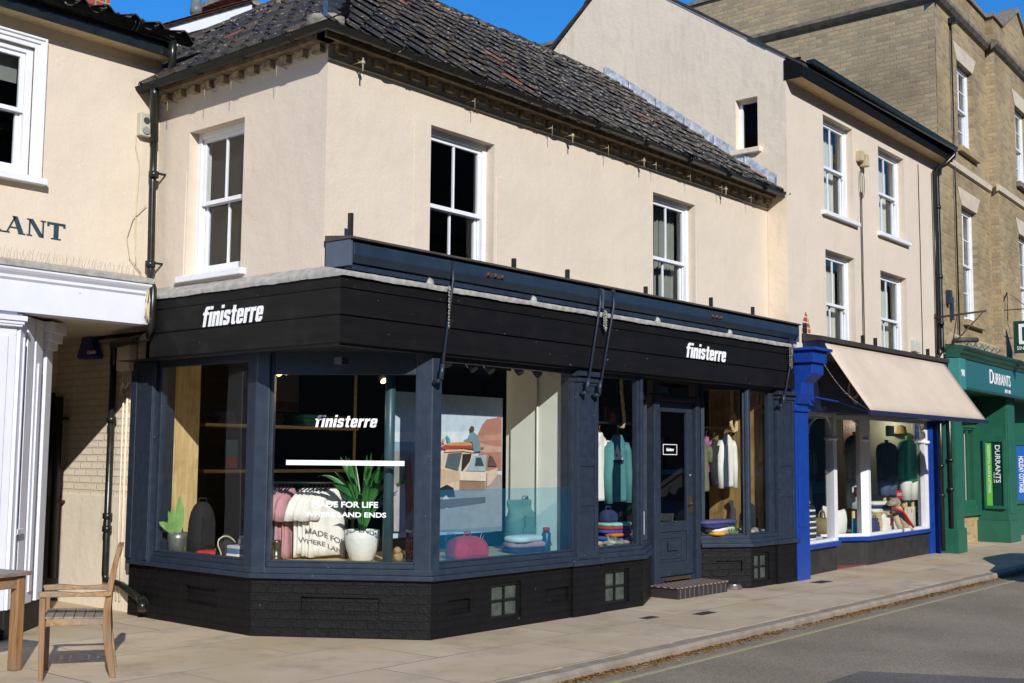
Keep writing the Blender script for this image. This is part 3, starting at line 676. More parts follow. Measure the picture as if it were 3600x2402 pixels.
# solid underlay below the tiles
z_ = lambda d: 5.10+sl_*d
mb.mi = 1
mb.face([(6.25, 7.33, z_(0)), (14.29, 7.33, z_(0)), (14.29, 10.07, z_(2.74)), (9.0, 10.07, z_(2.74))])
mb.face([(6.25, 7.33, z_(0)), (9.0, 10.07, z_(2.74)), (7.98, 11.9, z_(1.74)), (7.1, 10.8, z_(.86)), (6.25, 10.2, z_(0))])
mb.face([(14.29, 10.07, z_(2.74)), (14.29, 13, z_(0)), (7.98, 13, z_(0)), (7.98, 11.9, z_(1.74)), (9.0, 10.07, z_(2.74))])
roof = mb.build('roof', [M_tile, M_eave], B)
ridge(roof, (9.0, 10.08, z_(2.74)+.1), (14.27, 10.08, z_(2.74)+.1), r=.085)
ridge(roof, (6.36, 7.44, z_(.11)+.08), (9.0, 10.05, z_(2.74)+.08), 'hip_tiles', r=.085)
ridge(roof, (7.98, 11.9, z_(1.74)+.08), (9.0, 10.1, z_(2.74)+.1), 'hip_tiles', r=.085)
ridge(roof, (6.35, 10.32, z_(.02)+.08), (7.98, 11.9, z_(1.74)+.08), 'hip_tiles', r=.075)
# hip end mortar plug and hip iron
mb = MB(); mb.loft([(6.33, 7.41, 5.16, .12, .17, .8), (6.37, 7.45, 5.26, .13, .15, .8), (6.43, 7.51, 5.33, .06, .07, .8)], 10, 2, .08)
mb.build('hip_mortar', M_ridge, roof)
MB().box(6.27, 6.29, 7.34, 7.375, 5.17, 5.36).build('hip_iron', M_steel, roof)
# lead flashing against the gable
mb = MB(); mb.face([(14.285, 7.38, 5.17), (14.285, 10.25, 7.32), (14.285, 10.25, 7.53), (14.285, 7.38, 5.40)]);
for i in range(6):
    y0 = 7.38+i*.48; mb.box(14.27, 14.283, y0, y0+.012, 5.19+sl_*(y0-7.38), 5.39+sl_*(y0-7.38))
mb.face([(14.05, 7.33, 5.165), (14.285, 7.33, 5.2), (14.285, 10.2, 7.36), (14.05, 10.2, 7.325)])
mb.build('lead_flashing', M_leadblue, roof)
# gutters
G = MB(); half_gutter(G, [(6.255, 10.12, 5.135), (6.255, 7.30, 5.15), (14.27, 7.30, 5.14)], .052)
g = G.build('gutter', M_black, B)
c = MB(); gutter_clips(c, (6.8, 7.30, 5.15), (14.2, 7.3, 5.14), 8, .056); gutter_clips(c, (6.255, 10.1, 5.135), (6.255, 7.4, 5.15), 4, .056)
build_each(c, 'gutter_clip', M_black, g)
DPX = 0
mb = MB(); mb.tube([(6.255, 9.80, 5.09), (6.26, 9.80, 5.03), (6.30, 9.86, 4.93), (6.37, 9.96, 4.83), (6.39, 9.98, 4.62)], .042)
mb.tube([(6.39, 9.98, 4.70), (6.385, 9.97, 4.2), (6.385, 9.95, 3.46), (6.385, 9.95, 3.3), (6.335, 9.86, 3.22), (6.325, 9.80, 3.15), (6.325, 9.80, 2.78), (6.34, 9.86, 2.70)], .036, 10)
mb.tube([(6.34, 9.86, 2.70), (6.45, 10.3, 2.70), (6.66, 11.0, 2.71), (6.73, 11.1, 2.64), (6.73, 11.1, 2.5)], .04, 10)
mb.tube([(6.73, 11.1, 2.55), (6.73, 11.1, .36), (6.73, 11.08, .3), (6.74, 10.8, .27), (6.64, 10.27, .17)], .036, 10)
for z in (4.3, 3.42): pipe_ring(mb, 6.38, 9.95, z, .037); mb.box(6.40, 6.5, 9.9, 9.92, z-.01, z+.01)
for z in (1.95, .96, .83): pipe_ring(mb, 6.73, 11.1, z, .037)
mb.tube([(6.66, 10.33, .19), (6.62, 10.22, .155)], .05, 10); mb.tube([(6.62, 10.24, .17), (6.60, 10.2, .08)], .045, 10)
mb.build('downpipe', M_black, B)
# upper windows
sash_window(B, FF, *w1, set_=.10, fj=.06)
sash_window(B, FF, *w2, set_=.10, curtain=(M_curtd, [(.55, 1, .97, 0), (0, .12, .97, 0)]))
sash_window(B, FS, *wl, set_=.10, sill=(.08, .06), curtain=(mat('pale_reflection', 'a39f92', .9), [(.02, .98, .98, .0)]))  # full-width sheet here is added: its grey stands in for light reflected in the pane
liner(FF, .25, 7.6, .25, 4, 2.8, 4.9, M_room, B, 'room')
# ---- shopfront plan
P = [(6.70, 10.62), (6.66, 8.606), (7.562, 7.276), (10.87, 7.276), (11.60, 7.66)]
Q = [(12.70, 7.66), (13.25, 7.276), (14.43, 7.276), (14.43, 7.56)]
M_blkbrick = {}
def pl_mat(ang):
    k = round(ang)
    if k not in M_blkbrick: M_blkbrick[k] = bricks('black_painted_brick_%d' % len(M_blkbrick), '08080a', '0d0d10', '060607', ang, bump=1.0, mw=.013, rough=.6, dirt='191817', dscale=6, dk=.3); M_blkbrick[k].node_tree.nodes['Principled BSDF'].inputs['Specular IOR Level'].default_value = .3; specks(M_blkbrick[k], 24, .745, '7d786c', .6)
    return M_blkbrick[k]
cellar = []
def plinth_seg(a, b, ops=(), blind=()):
    a, b = Vector(a), Vector(b); ang = math.degrees(math.atan2(b.y-a.y, b.x-a.x)); L_ = (b-a).length; f = Fr(a.x, a.y, ang)
    mb = MB(f); mb.wall(0, L_, 0, .505, list(ops)+list(blind), .06)
    for o in blind: mb.face([(o[0], .03, o[2]), (o[1], .03, o[2]), (o[1], .03, o[3]), (o[0], .03, o[3])])
    mb.build('plinth', pl_mat(ang), B)
    for o in ops:
        w_ = MB(f); u0, u1, z0, z1 = o; t = .028; v0, v1 = .025, .06
        w_.box(u0, u0+t, v0, v1, z0, z1); w_.box(u1-t, u1, v0, v1, z0, z1); w_.box(u0+t, u1-t, v0, v1, z0, z0+t); w_.box(u0+t, u1-t, v0, v1, z1-t, z1)
        w_.box((u0+u1)/2-.01, (u0+u1)/2+.01, v0+.005, v1-.002, z0+t, z1-t); w_.box(u0+t, u1-t, v0+.007, v1-.004, (z0+z1)/2-.01, (z0+z1)/2+.01)
        W = w_.build('cellar_window', mat('black_gloss', '131416', .4), B)
        MB(f).face([(u0+t, .052, z0+t), (u1-t, .052, z0+t), (u1-t, .052, z1-t), (u0+t, .052, z1-t)]).build('pane', mat('dusty_glass', '555c57', .35, .35, 9, .2, 20, c2='3c433f'), W)
plinth_seg(P[0], P[1], blind=[(1.0, 1.5, .2, .36)]); plinth_seg(P[1], P[2], blind=[(.45, 1.15, .2, .35)])
plinth_seg(P[2], P[3], [(8.37-7.562, 8.80-7.562, .09, .42), (10.17-7.562, 10.6-7.562, .07, .42)], [(7.78-7.562, 8.08-7.562, .19, .32), (9.16-7.562, 9.54-7.562, .17, .31)])
plinth_seg(P[3], P[4]); plinth_seg(Q[0], Q[1], blind=[(.2, .55, .2, .34)]); plinth_seg(Q[1], Q[2], [(.08, .48, .075, .42)]); plinth_seg(Q[2], Q[3])
mb = MB(); mb.box(9.58, 10.04, 7.25, 7.275, 0, .503); mb.box(13.9, 14.43, 7.25, 7.275, 0, .503); build_each(mb, 'plinth_pier', pl_mat(0), B)
# navy sills
for path, pr_ in ((P, (9.56, 10.06)), (Q, (13.88, 14.47))):
    mb = MB(); band(mb, path, .045, -.10, .505, .548); band(mb, path, .02, -.10, .548, .60); band(mb, path, -.01, -.10, .60, .645)
    mb.box(pr_[0], pr_[1], 7.21, 7.26, .505, .56); mb.build('window_sill', M_navy, B, bevel=.006)
# glazing of the bays
def shop_window(name, a, b, z0, z1, v=.05, wl_=.05, wr=.05, hd=.06, gl=None, lbl=None, mull=()):
    if z1 == 2.50: z1 += .035; hd += .035
    a, b = Vector(a), Vector(b); ang = math.degrees(math.atan2(b.y-a.y, b.x-a.x)); L_ = (b-a).length; f = Fr(a.x, a.y, ang)
    mb = MB(f); mb.box(0, wl_, v-.03, v+.04, z0, z1); mb.box(L_-wr, L_, v-.03, v+.04, z0, z1); mb.box(wl_, L_-wr, v-.027, v+.037, z1-hd, z1); mb.box(wl_, L_-wr, v-.027, v+.037, z0, z0+.02)
    for m_ in mull: mb.box(m_-.03, m_+.03, v-.035, v+.045, z0, z1)
    W = mb.build(name, M_navy, B, bevel=.006)
    p = MB(f).face([(wl_-.005, v, z0+.01), (L_-wr+.005, v, z0+.01), (L_-wr+.005, v, z1-hd+.01), (wl_-.005, v, z1-hd+.01)]).build('pane', gl or M_glass, W)
    return f, L_, W
M_shopglass = glass('shop_window_glass', (.93, .95, .94), 1.5)
FL, LL, WL = shop_window('shop_window', (6.67, 10.2), (6.67, 8.72), .645, 2.50, gl=M_shopglass)
FC, LC, WC = shop_window('shop_window', (6.72, 8.52), (7.50, 7.37), .645, 2.50, v=.03, hd=.19, gl=M_shopglass)
FM, LM, WM = shop_window('shop_window', (7.64, 7.29), (9.70, 7.29), .645, 2.50, gl=M_shopglass)
F4, L4, W4 = shop_window('shop_window', (10.02, 7.29), (10.86, 7.29), .645, 2.50, gl=M_shopglass)
F5, L5, W5 = shop_window('shop_window', (10.90, 7.31), (11.58, 7.67), .645, 2.32, gl=M_shopglass)
F6, L6, W6 = shop_window('shop_window', (12.74, 7.66), (13.24, 7.31), .645, 2.50, gl=M_shopglass)
F7, L7, W7 = shop_window('shop_window', (13.27, 7.29), (13.95, 7.29), .645, 2.50, wr=.12, gl=M_shopglass)
def post(poly, z0, z1, name='mullion', bev=.01): return MB().prism(poly, z0, z1).build(name, M_navy, B, bevel=bev)
post([(6.66, 8.75), (6.645, 8.60), (6.71, 8.49), (6.80, 8.55), (6.77, 8.75)], .55, 2.52)
post([(7.47, 7.40), (7.545, 7.27), (7.66, 7.265), (7.66, 7.36), (7.56, 7.45)], .55, 2.52)
post([(10.85, 7.285), (10.89, 7.285), (10.925, 7.31), (10.89, 7.36), (10.85, 7.36)], .645, 2.5)
post([(13.22, 7.33), (13.24, 7.285), (13.29, 7.285), (13.29, 7.36), (13.24, 7.36)], .645, 2.5)
def pilaster(fr, u0, u1, v, name='pilaster'):
    mb = MB(fr); mb.box(u0, u1, v, v+.22, .56, 2.50); w_ = .055
    for a, b in ((.62, 1.08), (1.22, 1.52), (1.62, 2.32)):      # raised rails around sunk panels
        pass
    for a, b in ((.56, .64), (1.10, 1.18), (1.50, 1.58), (2.33, 2.50)): mb.box(u0+w_, u1-w_, v-.012, v, a, b)
    mb.box(u0, u0+w_, v-.012, v, .56, 2.5); mb.box(u1-w_, u1, v-.012, v, .56, 2.5)
    mb.box(u0-.03, u1+.03, v-.05, v+.1, 2.42, 2.47); mb.box(u0-.015, u1+.015, v-.03, v+.1, 2.36, 2.40)
    return mb.build(name, M_navyd, B, bevel=.006)
pilaster(W0, 9.66, 10.01, 7.262); pilaster(W0, 13.96, 14.41, 7.262)
mb = MB(); mb.box(6.645, 6.9, 10.22, 10.60, .505, 2.50); mb.box(6.63, 6.645, 10.22, 10.30, .56, 2.42); mb.box(6.63, 6.645, 10.5, 10.6, .56, 2.42); mb.build('pilaster', M_navyd, B, bevel=.008)
MB().box(14.20, 14.41, 7.30, 7.56, .505, 2.6).build('end_return', M_navyd, B)
# fascia of dark stained boards with mitred corner
pf = [(6.376, 9.90), (6.376, 7.20), (14.33, 7.20), (14.33, 7.50)]
for i, (za, zb, o) in enumerate(((2.503, 2.722, .004), (2.734, 2.946, .0), (2.957, 3.075, -.006))):
    mb = MB(); a = offset_path(pf, o); b_ = offset_path(pf, -.03)
    mb.prism([b_[0], a[0], a[1], b_[1]], za, zb); mb.build('fascia_board', M_boardy, B, bevel=.004)
    mb = MB(); mb.prism([b_[1], a[1], a[2], b_[2]], za, zb); mb.prism([b_[2], a[2], a[3], b_[3]], za, zb); mb.build('fascia_board', M_board, B, bevel=.004)
mb = MB(); band(mb, pf, -.02, -.05, 2.5, 3.06); band(mb, pf, -.035, -.12, 2.485, 2.505)
mb.face([(6.42, 9.9, 2.51), (6.42, 7.24, 2.51), (14.3, 7.24, 2.51), (14.3, 7.9, 2.51), (7.0, 7.9, 2.51), (7.0, 9.9, 2.51)])
mb.face([(6.42, 10.6, 2.505), (6.42, 9.9, 2.505), (7.0, 9.9, 2.505), (7.0, 10.6, 2.505)])
mb.face([(11.5, 7.85, 2.512), (12.8, 7.85, 2.512), (12.8, 7.3, 2.512), (11.5, 7.3, 2.512)])
mb.build('fascia_soffit', mat('dark_soffit', '1b2028', .6, .2), B)
mb = MB(); mb.box(6.78, 6.86, 7.62, 7.72, 2.37, 2.43); mb.build('soffit_block', M_navy, B)
# lead weathering on top of the fascia, dressed over the edge
mb = MB(); mb.smooth = True
def lead(p_in, p_out, n):
    p_in, p_out = [(Vector(a), Vector(b)) for a, b in (p_in, p_out)]; k = len(mb.v)
    for i in range(n+1):
        t = i/n; a = p_in[0].lerp(p_in[1], t); b = p_out[0].lerp(p_out[1], t); lump = 0
        nrm = (b-a); nrm.z = 0; nrm.normalize()
        j = .004*math.sin(i*.35)+rnd(-.002, .002)
        for q in (a, a.lerp(b, .5)+Vector((0, 0, rnd(-.004, .006)+lump)), b+nrm*.012+Vector((0, 0, lump+rnd(-.002, .002))), b+nrm*(.02+j)+Vector((0, 0, -.016))+Vector((0, 0, lump*.5)), b+nrm*(.012+j*.5)+Vector((0, 0, -.046+j*.6+rnd(-.002, .002)))):
            mb.v.append(q)
    for i in range(n):
        for j in range(4): mb.f.append([k+i*5+j, k+(i+1)*5+j, k+(i+1)*5+j+1, k+i*5+j+1]); mb.m.append(0); mb.sm.append(True)
lead(((6.487, 10.0, 3.19), (6.487, 7.55, 3.17)), ((6.37, 9.93, 3.10), (6.37, 7.19, 3.095)), 70)
lead(((6.487, 7.55, 3.17), (14.33, 7.55, 3.17)), ((6.37, 7.19, 3.095), (14.335, 7.19, 3.095)), 190)
mb.build('lead_capping', M_lead, B)
mb = MB()
for x in (7.45, 8.9, 11.1, 12.7): mb.loft([(x, 7.24, 3.08, .05, .05, 0), (x, 7.25, 3.14, .04, .045, 0), (x, 7.26, 3.17, .012, .015, 0)], 10)
mb.build('lead_roll', M_lead, B)
# shop name on both fascias
a = FS.pk(463, 700, -.113); b = FS.pk(606, 748, -.113)
mb = MB(FS); 
u0, z1_ = FS.pk(465, 704, -.113); u1, z0_ = FS.pk(607, 742, -.113)
mb = MB(FS); block_text(mb, 'finisterre', u0, u1, FS.pk(537, 744, -.113)[1], FS.pk(537, 697, -.113)[1], -.115, .006); mb.build('shop_name', M_letter, B)
FFA = Fr(0, 7.198, 0); u0, _ = FFA.pk(1572, 800); u1, _ = FFA.pk(1666, 815); z1_ = FFA.pk(1582, 787)[1]; z0_ = FFA.pk(1650, 834)[1]
mb = MB(FFA); block_text(mb, 'finisterre', u0, u1, z0_+.02, z1_, -.006, .006); mb.build('shop_name', M_letter, B)
# ---- door
FD = Fr(11.70, 7.70, 0)
mb = MB(FD); mb.box(-.03, .09, -.05, .07, .13, 2.34); mb.box(.90, 1.0, -.05, .07, .13, 2.34); mb.box(.09, .90, -.04, .06, 2.265, 2.32); mb.box(.09, .90, -.02, .08, .13, .19)
mb.box(-.03, .10, -.04, .06, 2.34, 2.51); mb.box(.9, 1.0, -.04, .06, 2.34, 2.51)
DFm = mb.build('door_frame', M_navyd, B, bevel=.008)
MB(FD).face([(.1, 0, 2.32), (.9, 0, 2.32), (.9, 0, 2.505), (.1, 0, 2.505)]).build('fanlight', M_shopglass, DFm)
mb = MB(FD); l, r_ = .095, .895
mb.box(l, l+.085, .0, .045, .2, 2.26); mb.box(r_-.13, r_, .0, .045, .2, 2.26); mb.box(l+.085, r_-.13, .001, .044, 2.14, 2.26); mb.box(l+.085, r_-.13, .001, .044, .2, .36); mb.box(l+.085, r_-.13, .001, .044, .72, .84)
mb.box(l+.085, r_-.13, .018, .035, .36, .72)
for a_, b_, c_, d_ in ((.25, .27, .40, .66), (.70, .72, .40, .66), (.27, .70, .40, .42), (.27, .70, .64, .66)): mb.box(a_-.05, b_-.05, .006, .02, c_, d_)
door = mb.build('door', M_navyd, B, bevel=.006)
MB(FD).face([(l+.08, .02, .83), (r_-.125, .02, .83), (r_-.125, .02, 2.15), (l+.08, .02, 2.15)]).build('door_pane', M_shopglass, door)
mb = MB(FD); mb.box(r_-.085, r_-.045, -.012, 0, .93, 1.13); mb.tube([(r_-.065, -.01, 1.05), (r_-.065, -.05, 1.05), (r_-.15, -.055, 1.045)], .009, 8); mb.build('handle', M_brass, door)
mb = MB(FD); mb.lathe((r_-.065, 0, 1.38), [(.014, -.014), (.014, .014)], 10); mb.build('lock', M_steel, door)
mb = MB(FD); mb.box(.33, .55, -.01, .001, .50, .60); mb.box(.36, .52, -.016, -.01, .53, .57); mb.build('letterbox', M_navy, door, bevel=.003)
mb = MB(FD)
u0, z1_ = FD.pk(*qb(518, 645), .018); u1, z0_ = FD.pk(*qb(595, 705), .018); t = .008
for bx in ((u0, u1, z0_, z0_+t), (u0, u1, z1_-t, z1_), (u0, u0+t, z0_+t, z1_-t), (u1-t, u1, z0_+t, z1_-t)): mb.box(bx[0], bx[1], .014, .018, bx[2], bx[3])
block_text(mb, 'finisterre', u0+.07, u1-.07, z0_+.045, z1_-.045, .018, .003); mb.build('door_sticker', M_letter, door)
mb = MB(FD); mb.box(.2, .75, -.055, -.02, .16, .185); mb.build('door_bar', M_brass, DFm)
# text and stripes stuck on the glass
mb = MB(FC); 
u0, z1_ = FC.pk(*q5(350, 518), .03); u1, z0_ = FC.pk(*q5(750, 600), .03); block_text(mb, 'finisterre', u0+.01, u1, z0_-.022, z1_-.030, .029, .002)
u0, z1_ = FC.pk(*q5(186, 814), .03); u1, z0_ = FC.pk(*q5(909, 851), .03); mb.box(u0, u1, .024, .027, z0_, z1_)
u0, z1_ = FC.pk(*q5(348, 1066), .03); u1, z0_ = FC.pk(*q5(747, 1108), .03); text_mesh(mb, 'MADE FOR LIFE', u0, u1, z0_, z1_, .029, .002, 0, .025)
u0, z1_ = FC.pk(*q5(300, 1130), .03); u1, z0_ = FC.pk(*q5(797, 1168), .03); text_mesh(mb, 'WHERE LAND ENDS', u0, u1, z0_, z1_, .029, .002, 0, .025)
mb.build('glass_lettering', M_letter, WC)
u0, z1_ = FM.pk(*q6(155, 998), .05); u1, z0_ = FM.pk(*q6(965, 1380), .05)
m, N, L_, b_ = newmat('blue_window_film'); N.remove(b_); tc = N.new('ShaderNodeTexCoord'); se = N.new('ShaderNodeSeparateXYZ'); L_.new(tc.outputs['Generated'], se.inputs[0])
t1 = N.new('ShaderNodeBsdfTransparent'); t1.inputs[0].default_value = (.70, .88, .95, 1); d1 = N.new('ShaderNodeBsdfDiffuse'); d1.inputs[0].default_value = lin('2f8fc4')
mr = N.new('ShaderNodeMapRange'); mr.inputs[3].default_value = .2; mr.inputs[4].default_value = .05; L_.new(se.outputs[0], mr.inputs[0])
mx_ = N.new('ShaderNodeMixShader'); L_.new(mr.outputs[0], mx_.inputs[0]); L_.new(t1.outputs[0], mx_.inputs[1]); L_.new(d1.outputs[0], mx_.inputs[2]); L_.new(mx_.outputs[0], N['Material Output'].inputs[0])
MB(FM).face([(.05, .044, .66), (LM-.05, .044, .66), (LM-.05, .044, z1_), (.05, .044, z1_)]).build('blue_film', m, WM)
# step
M_steptile = bricks('dark_step_tiles', '2c2b2b', '383635', '77706a', 0, bw=.1, bh=.13, mw=.006, bump=.4, rough=.5)
M_steptop = bricks('small_red_step_tiles', '6d5650', '8a7a74', '4d4743', 45, bw=.04, bh=.04, mw=.003)
mb = MB(); mb.prism([(11.60, 7.29), (12.69, 7.29), (12.69, 7.75), (11.60, 7.75)], 0, .118); st = mb.build('door_step', M_steptile, B, bevel=.004)
MC['stt'] = newmat('step_top_mosaic'); m, N, L_, b_ = MC['stt']
tc = N.new('ShaderNodeTexCoord'); ch = N.new('ShaderNodeTexChecker'); ch.inputs['Scale'].default_value = 22; ch.inputs['Color1'].default_value = lin('8b7b74'); ch.inputs['Color2'].default_value = lin('4f3f3d'); L_.new(tc.outputs['Object'], ch.inputs[0]); L_.new(ch.outputs[0], b_.inputs[0]); b_.inputs['Roughness'].default_value = .6
mb = MB(); mb.box(11.585, 12.70, 7.275, 7.66, .118, .135); mb.build('step_top', m, st)
# ---- inside: floor, ceiling, walls, display deck, partition, column
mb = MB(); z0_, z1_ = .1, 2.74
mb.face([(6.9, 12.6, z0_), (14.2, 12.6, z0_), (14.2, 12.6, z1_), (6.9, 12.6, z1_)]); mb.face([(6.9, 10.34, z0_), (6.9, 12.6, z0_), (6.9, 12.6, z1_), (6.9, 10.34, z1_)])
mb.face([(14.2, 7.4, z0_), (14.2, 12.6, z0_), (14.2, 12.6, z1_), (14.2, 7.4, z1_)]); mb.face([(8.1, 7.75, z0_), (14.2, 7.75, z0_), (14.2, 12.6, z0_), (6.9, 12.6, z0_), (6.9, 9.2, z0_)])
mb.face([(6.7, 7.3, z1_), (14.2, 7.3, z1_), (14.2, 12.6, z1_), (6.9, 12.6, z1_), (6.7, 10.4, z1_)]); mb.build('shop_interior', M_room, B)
MB().face([(7.7, 7.42, 2.70), (9.9, 7.42, 2.70), (9.9, 12.4, 2.70), (7.7, 12.4, 2.70)]).build('ceiling', M_ceil, B)
mb = MB(); mb.prism([(6.74, 10.29), (6.74, 8.60), (7.60, 7.38), (9.95, 7.38), (9.95, 8.4), (8.0, 8.9), (7.4, 10.29)], .60, .628); mb.build('display_deck', M_shelf, B)
mb = MB(); mb.prism([(10.05, 7.37), (10.88, 7.37), (11.6, 7.74), (11.6, 8.6), (10.05, 8.6)], .60, .628); mb.prism([(12.74, 7.72), (13.26, 7.38), (13.98, 7.38), (13.98, 8.5), (12.74, 8.5)], .60, .628); mb.build('display_deck', M_shelf, B)
mb = MB(); mb.box(7.4, 9.95, 8.9, 8.93, .1, .6); mb.box(10.05, 13.98, 8.6, 8.62, .1, .6); mb.build('deck_front', M_blk, B)
mb = MB(); x = 6.77
for wd in (.2, .28): mb.box(x+.002, x+wd-.002, 10.30, 10.33+rnd(0, .006), .62, 2.7); x += wd
mb.build('timber_lining', M_plank, B)
mb = MB(); y = 7.36
for wd in (.12, .2, .22, .2, .2): mb.box(13.99, 14.02+rnd(0, .005), y+.002, y+wd-.002, .62, 2.7); y += wd
mb.build('timber_lining', M_plankd, B)
mb = MB(); mb.box(9.72, 9.76, 7.40, 8.20, .62, 2.69); mb.box(9.762, 9.9, 7.42, 8.3, .62, 2.69); mb.tube([(9.70, 7.82, .63), (9.70, 7.82, 2.68)], .011, 8); mb.build('partition', mat('sage_white_paint', 'dcdfd4', .7, .04), B)
MB().lathe((7.475, 7.735, 0), [(.047, .628), (.047, 2.7)], 20).build('column', mat('teal_column_paint', '35525c', .4, .1), B)
mb = MB()
for z in (1.895, 1.385): mb.box(7.75, 10.0, 10.9, 11.22, z, z+.035)
for x in (8.62, 9.98): mb.tube([(x, 10.95, .1), (x, 10.95, 2.6)], .02, 8)
mb.build('wall_shelves', M_shelf, B)
# ================================================================== RESTAURANT (left)
A = thing('restaurant_building', 'cream restaurant building on the left with white shopfront fascia and lettering on its wall', 'building', (4.5, 10, 0))
FA = Fr(0, 10.05, 0)
wa = (3.9, 5.17, 4.05, 5.24)
mb = MB(FA); mb.wall(-8, 6.49, 3.0, 5.52, [wa], .12); mb.build('wall', M_cream_rest, A)
MB(FA).box(-8, 6.5, -.2, .02, 5.46, 5.50).build('soffit', mat('cream_soffit', 'b9a581', .8, .15), A)
mb = MB(FA); mb.box(-8, 6.45, -.215, -.19, 5.46, 5.60); mb.build('eaves_board', M_black, A)
mb = MB(FA); half_gutter(mb, [(-8, -.28, 5.56), (6.62, -.28, 5.66)], .07); g = mb.build('gutter', M_black, A)
mb = MB(FA); gutter_clips(mb, (-2, -.28, 5.60), (6.6, -.28, 5.66), 7, .074); build_each(mb, 'gutter_clip', M_black, g)
mb = MB(FA); mb.tube([(6.42, -.28, 5.62), (6.42, -.28, 5.44), (6.43, -.27, 5.40), (6.44, -.25, 5.25)], .04); mb.build('downpipe', M_black, A)
mb = MB(); pantiles(mb, (-3, 9.76, 5.66), (1, 0, 0), (0, 1, .3), [(0, 0), (9.75, 0), (9.75, 3.9), (0, 3.9)], tilt=.02)
mb.mi = 1; mb.face([(-8, 9.8, 5.64), (6.6, 9.8, 5.64), (6.6, 13.5, 6.74), (-8, 13.5, 6.74)]); RA = mb.build('roof', [M_tile, M_eave], A)
FCh = Fr(0, 11.2, 0)
u0 = FCh.pk(*q1(300, 0))[0]; u1, zt = FCh.pk(*q1(670, 120)); 
M_redbrick = bricks('orange_chimney_brick', 'b4583a', '8f3f2a', 'a89482', 0, bump=.8, mix3='c46a3e', dirt='6c3a2a', dscale=3, dk=.5)
MB().box(u0, u1, 11.2, 11.9, 5.9, 8.2).build('chimney', M_redbrick, RA)
mb = MB(); mb.panel([(u0-.1, 6.05), (u1+.02, 6.05), (u1-.22, 6.27), (u0-.1, 6.52)], 11.17, 11.2) ; mb.build('chimney_flashing', M_lead, RA)
# sash window with moulded architrave
W = sash_window(A, FA, wa[0], wa[1], wa[2], wa[3], set_=.02, blind=(mat('dark_blind', '8b8d8a', .8), .26))
mb = MB(FA)
for (o, v0, w_) in ((.0, -.02, .05), (.045, -.035, .04), (.08, -.05, .022)):
    mb.box(wa[0]-o-w_, wa[0]-o, v0, .02, wa[2]-.0, wa[3]+o+w_); mb.box(wa[1]+o, wa[1]+o+w_, v0, .02, wa[2]-.0, wa[3]+o+w_); mb.box(wa[0]-o, wa[1]+o, v0, .02, wa[3]+o, wa[3]+o+w_)
mb.build('architrave', M_white, W, bevel=.005)
mb = MB(FA); mb.box(wa[0]-.14, wa[1]+.14, -.09, .05, wa[2]-.06, wa[2]-.002); mb.build('sill', M_white, W, bevel=.005)
liner(FA, 3.2, 6.2, .35, 3, 3.3, 5.4, M_roomg, A)
mb = MB(FA); mb.loft([(4.90, .42, 4.06, .14, .05, 0), (4.90, .42, 4.38, .16, .05, 0), (4.90, .42, 4.55, .13, .05, 0)], 14); mb.build('chair_back', mat('linen_chair', 'b8b3a4', .8), A)
# painted lettering RANT
M_ink = mat('dark_teal_sign_paint', '24404f', .6, .1)
def serif(mb, ch, u, z0, h, wd, v):
    st, th, sf = h*.31, h*.10, h*.075
    def bar(p, q, w0): # slanted stroke between (x,z) with horizontal width w0
        mb.panel([(p[0]-w0/2, p[1]), (p[0]+w0/2, p[1]), (q[0]+w0/2, q[1]), (q[0]-w0/2, q[1])], v-.004, v)
    def foot(x, z, w0): mb.box(x-w0/2, x+w0/2, v-.0045, v, z, z+sf)
    t = z0+h-sf
    if ch == 'T':
        bar((u+wd/2, z0), (u+wd/2, z0+h-.001), st); foot(u+wd/2, z0, st*2); mb.box(u, u+wd, v-.0047, v, t-.01, z0+h)
        for s_ in (0, 1): mb.panel([(u+s_*wd, z0+h), (u+s_*wd+(.5-s_)*.05, z0+h), (u+s_*wd+(.5-s_)*.04, z0+h*.74), (u+s_*wd, z0+h*.74)][::1 if not s_ else -1], v-.005, v)
    if ch == 'N':
        bar((u+wd*.14, z0), (u+wd*.14, z0+h), th); bar((u+wd*.86, z0), (u+wd*.86, z0+h), th); bar((u+wd*.80, z0), (u+wd*.17, z0+h), st)
        foot(u+wd*.14, z0, wd*.3); foot(u+wd*.86, t, wd*.3); foot(u+wd*.08, t, wd*.2)
    if ch == 'A':
        bar((u+wd*.12, z0), (u+wd*.5, z0+h), th); bar((u+wd*.82, z0), (u+wd*.48, z0+h), st); foot(u+wd*.12, z0, wd*.3); foot(u+wd*.83, z0, wd*.34); mb.box(u+wd*.28, u+wd*.68, v-.0046, v, z0+h*.3, z0+h*.3+th*.8)
    if ch == 'R':
        bar((u+wd*.2, z0), (u+wd*.2, z0+h), st); foot(u+wd*.2, z0, st*1.9); foot(u+wd*.16, t, st*1.4); bar((u+wd*.85, z0), (u+wd*.5, z0+h*.5), st); foot(u+wd*.9, z0, st*1.3)
        n = 12
        for i in range(n):
            a0, a1 = -math.pi/2+math.pi*i/n, -math.pi/2+math.pi*(i+1)/n; cx, cz = u+wd*.42, z0+h*.74
            def e(a, o): return (cx+math.cos(a)*(wd*.34-(o*(.02+.10*abs(math.cos(a)))*h*1.1)), cz+math.sin(a)*(h*.255-(o*.06*h)))
            mb.panel([e(a0, 0), e(a1, 0), e(a1, 1), e(a0, 1)], v-.0043, v)
        mb.box(u+wd*.2, u+wd*.44, v-.0044, v, z0+h-th, z0+h-.001); mb.box(u+wd*.2, u+wd*.44, v-.0044, v, z0+h*.485, z0+h*.485+th)
mb = MB(FA)
for ch, a, b in (('R', 4.72, 4.975), ('A', 4.97, 5.165), ('N', 5.178, 5.355), ('T', 5.368, 5.545)): serif(mb, ch, a, 3.525, .155, b-a, 0)
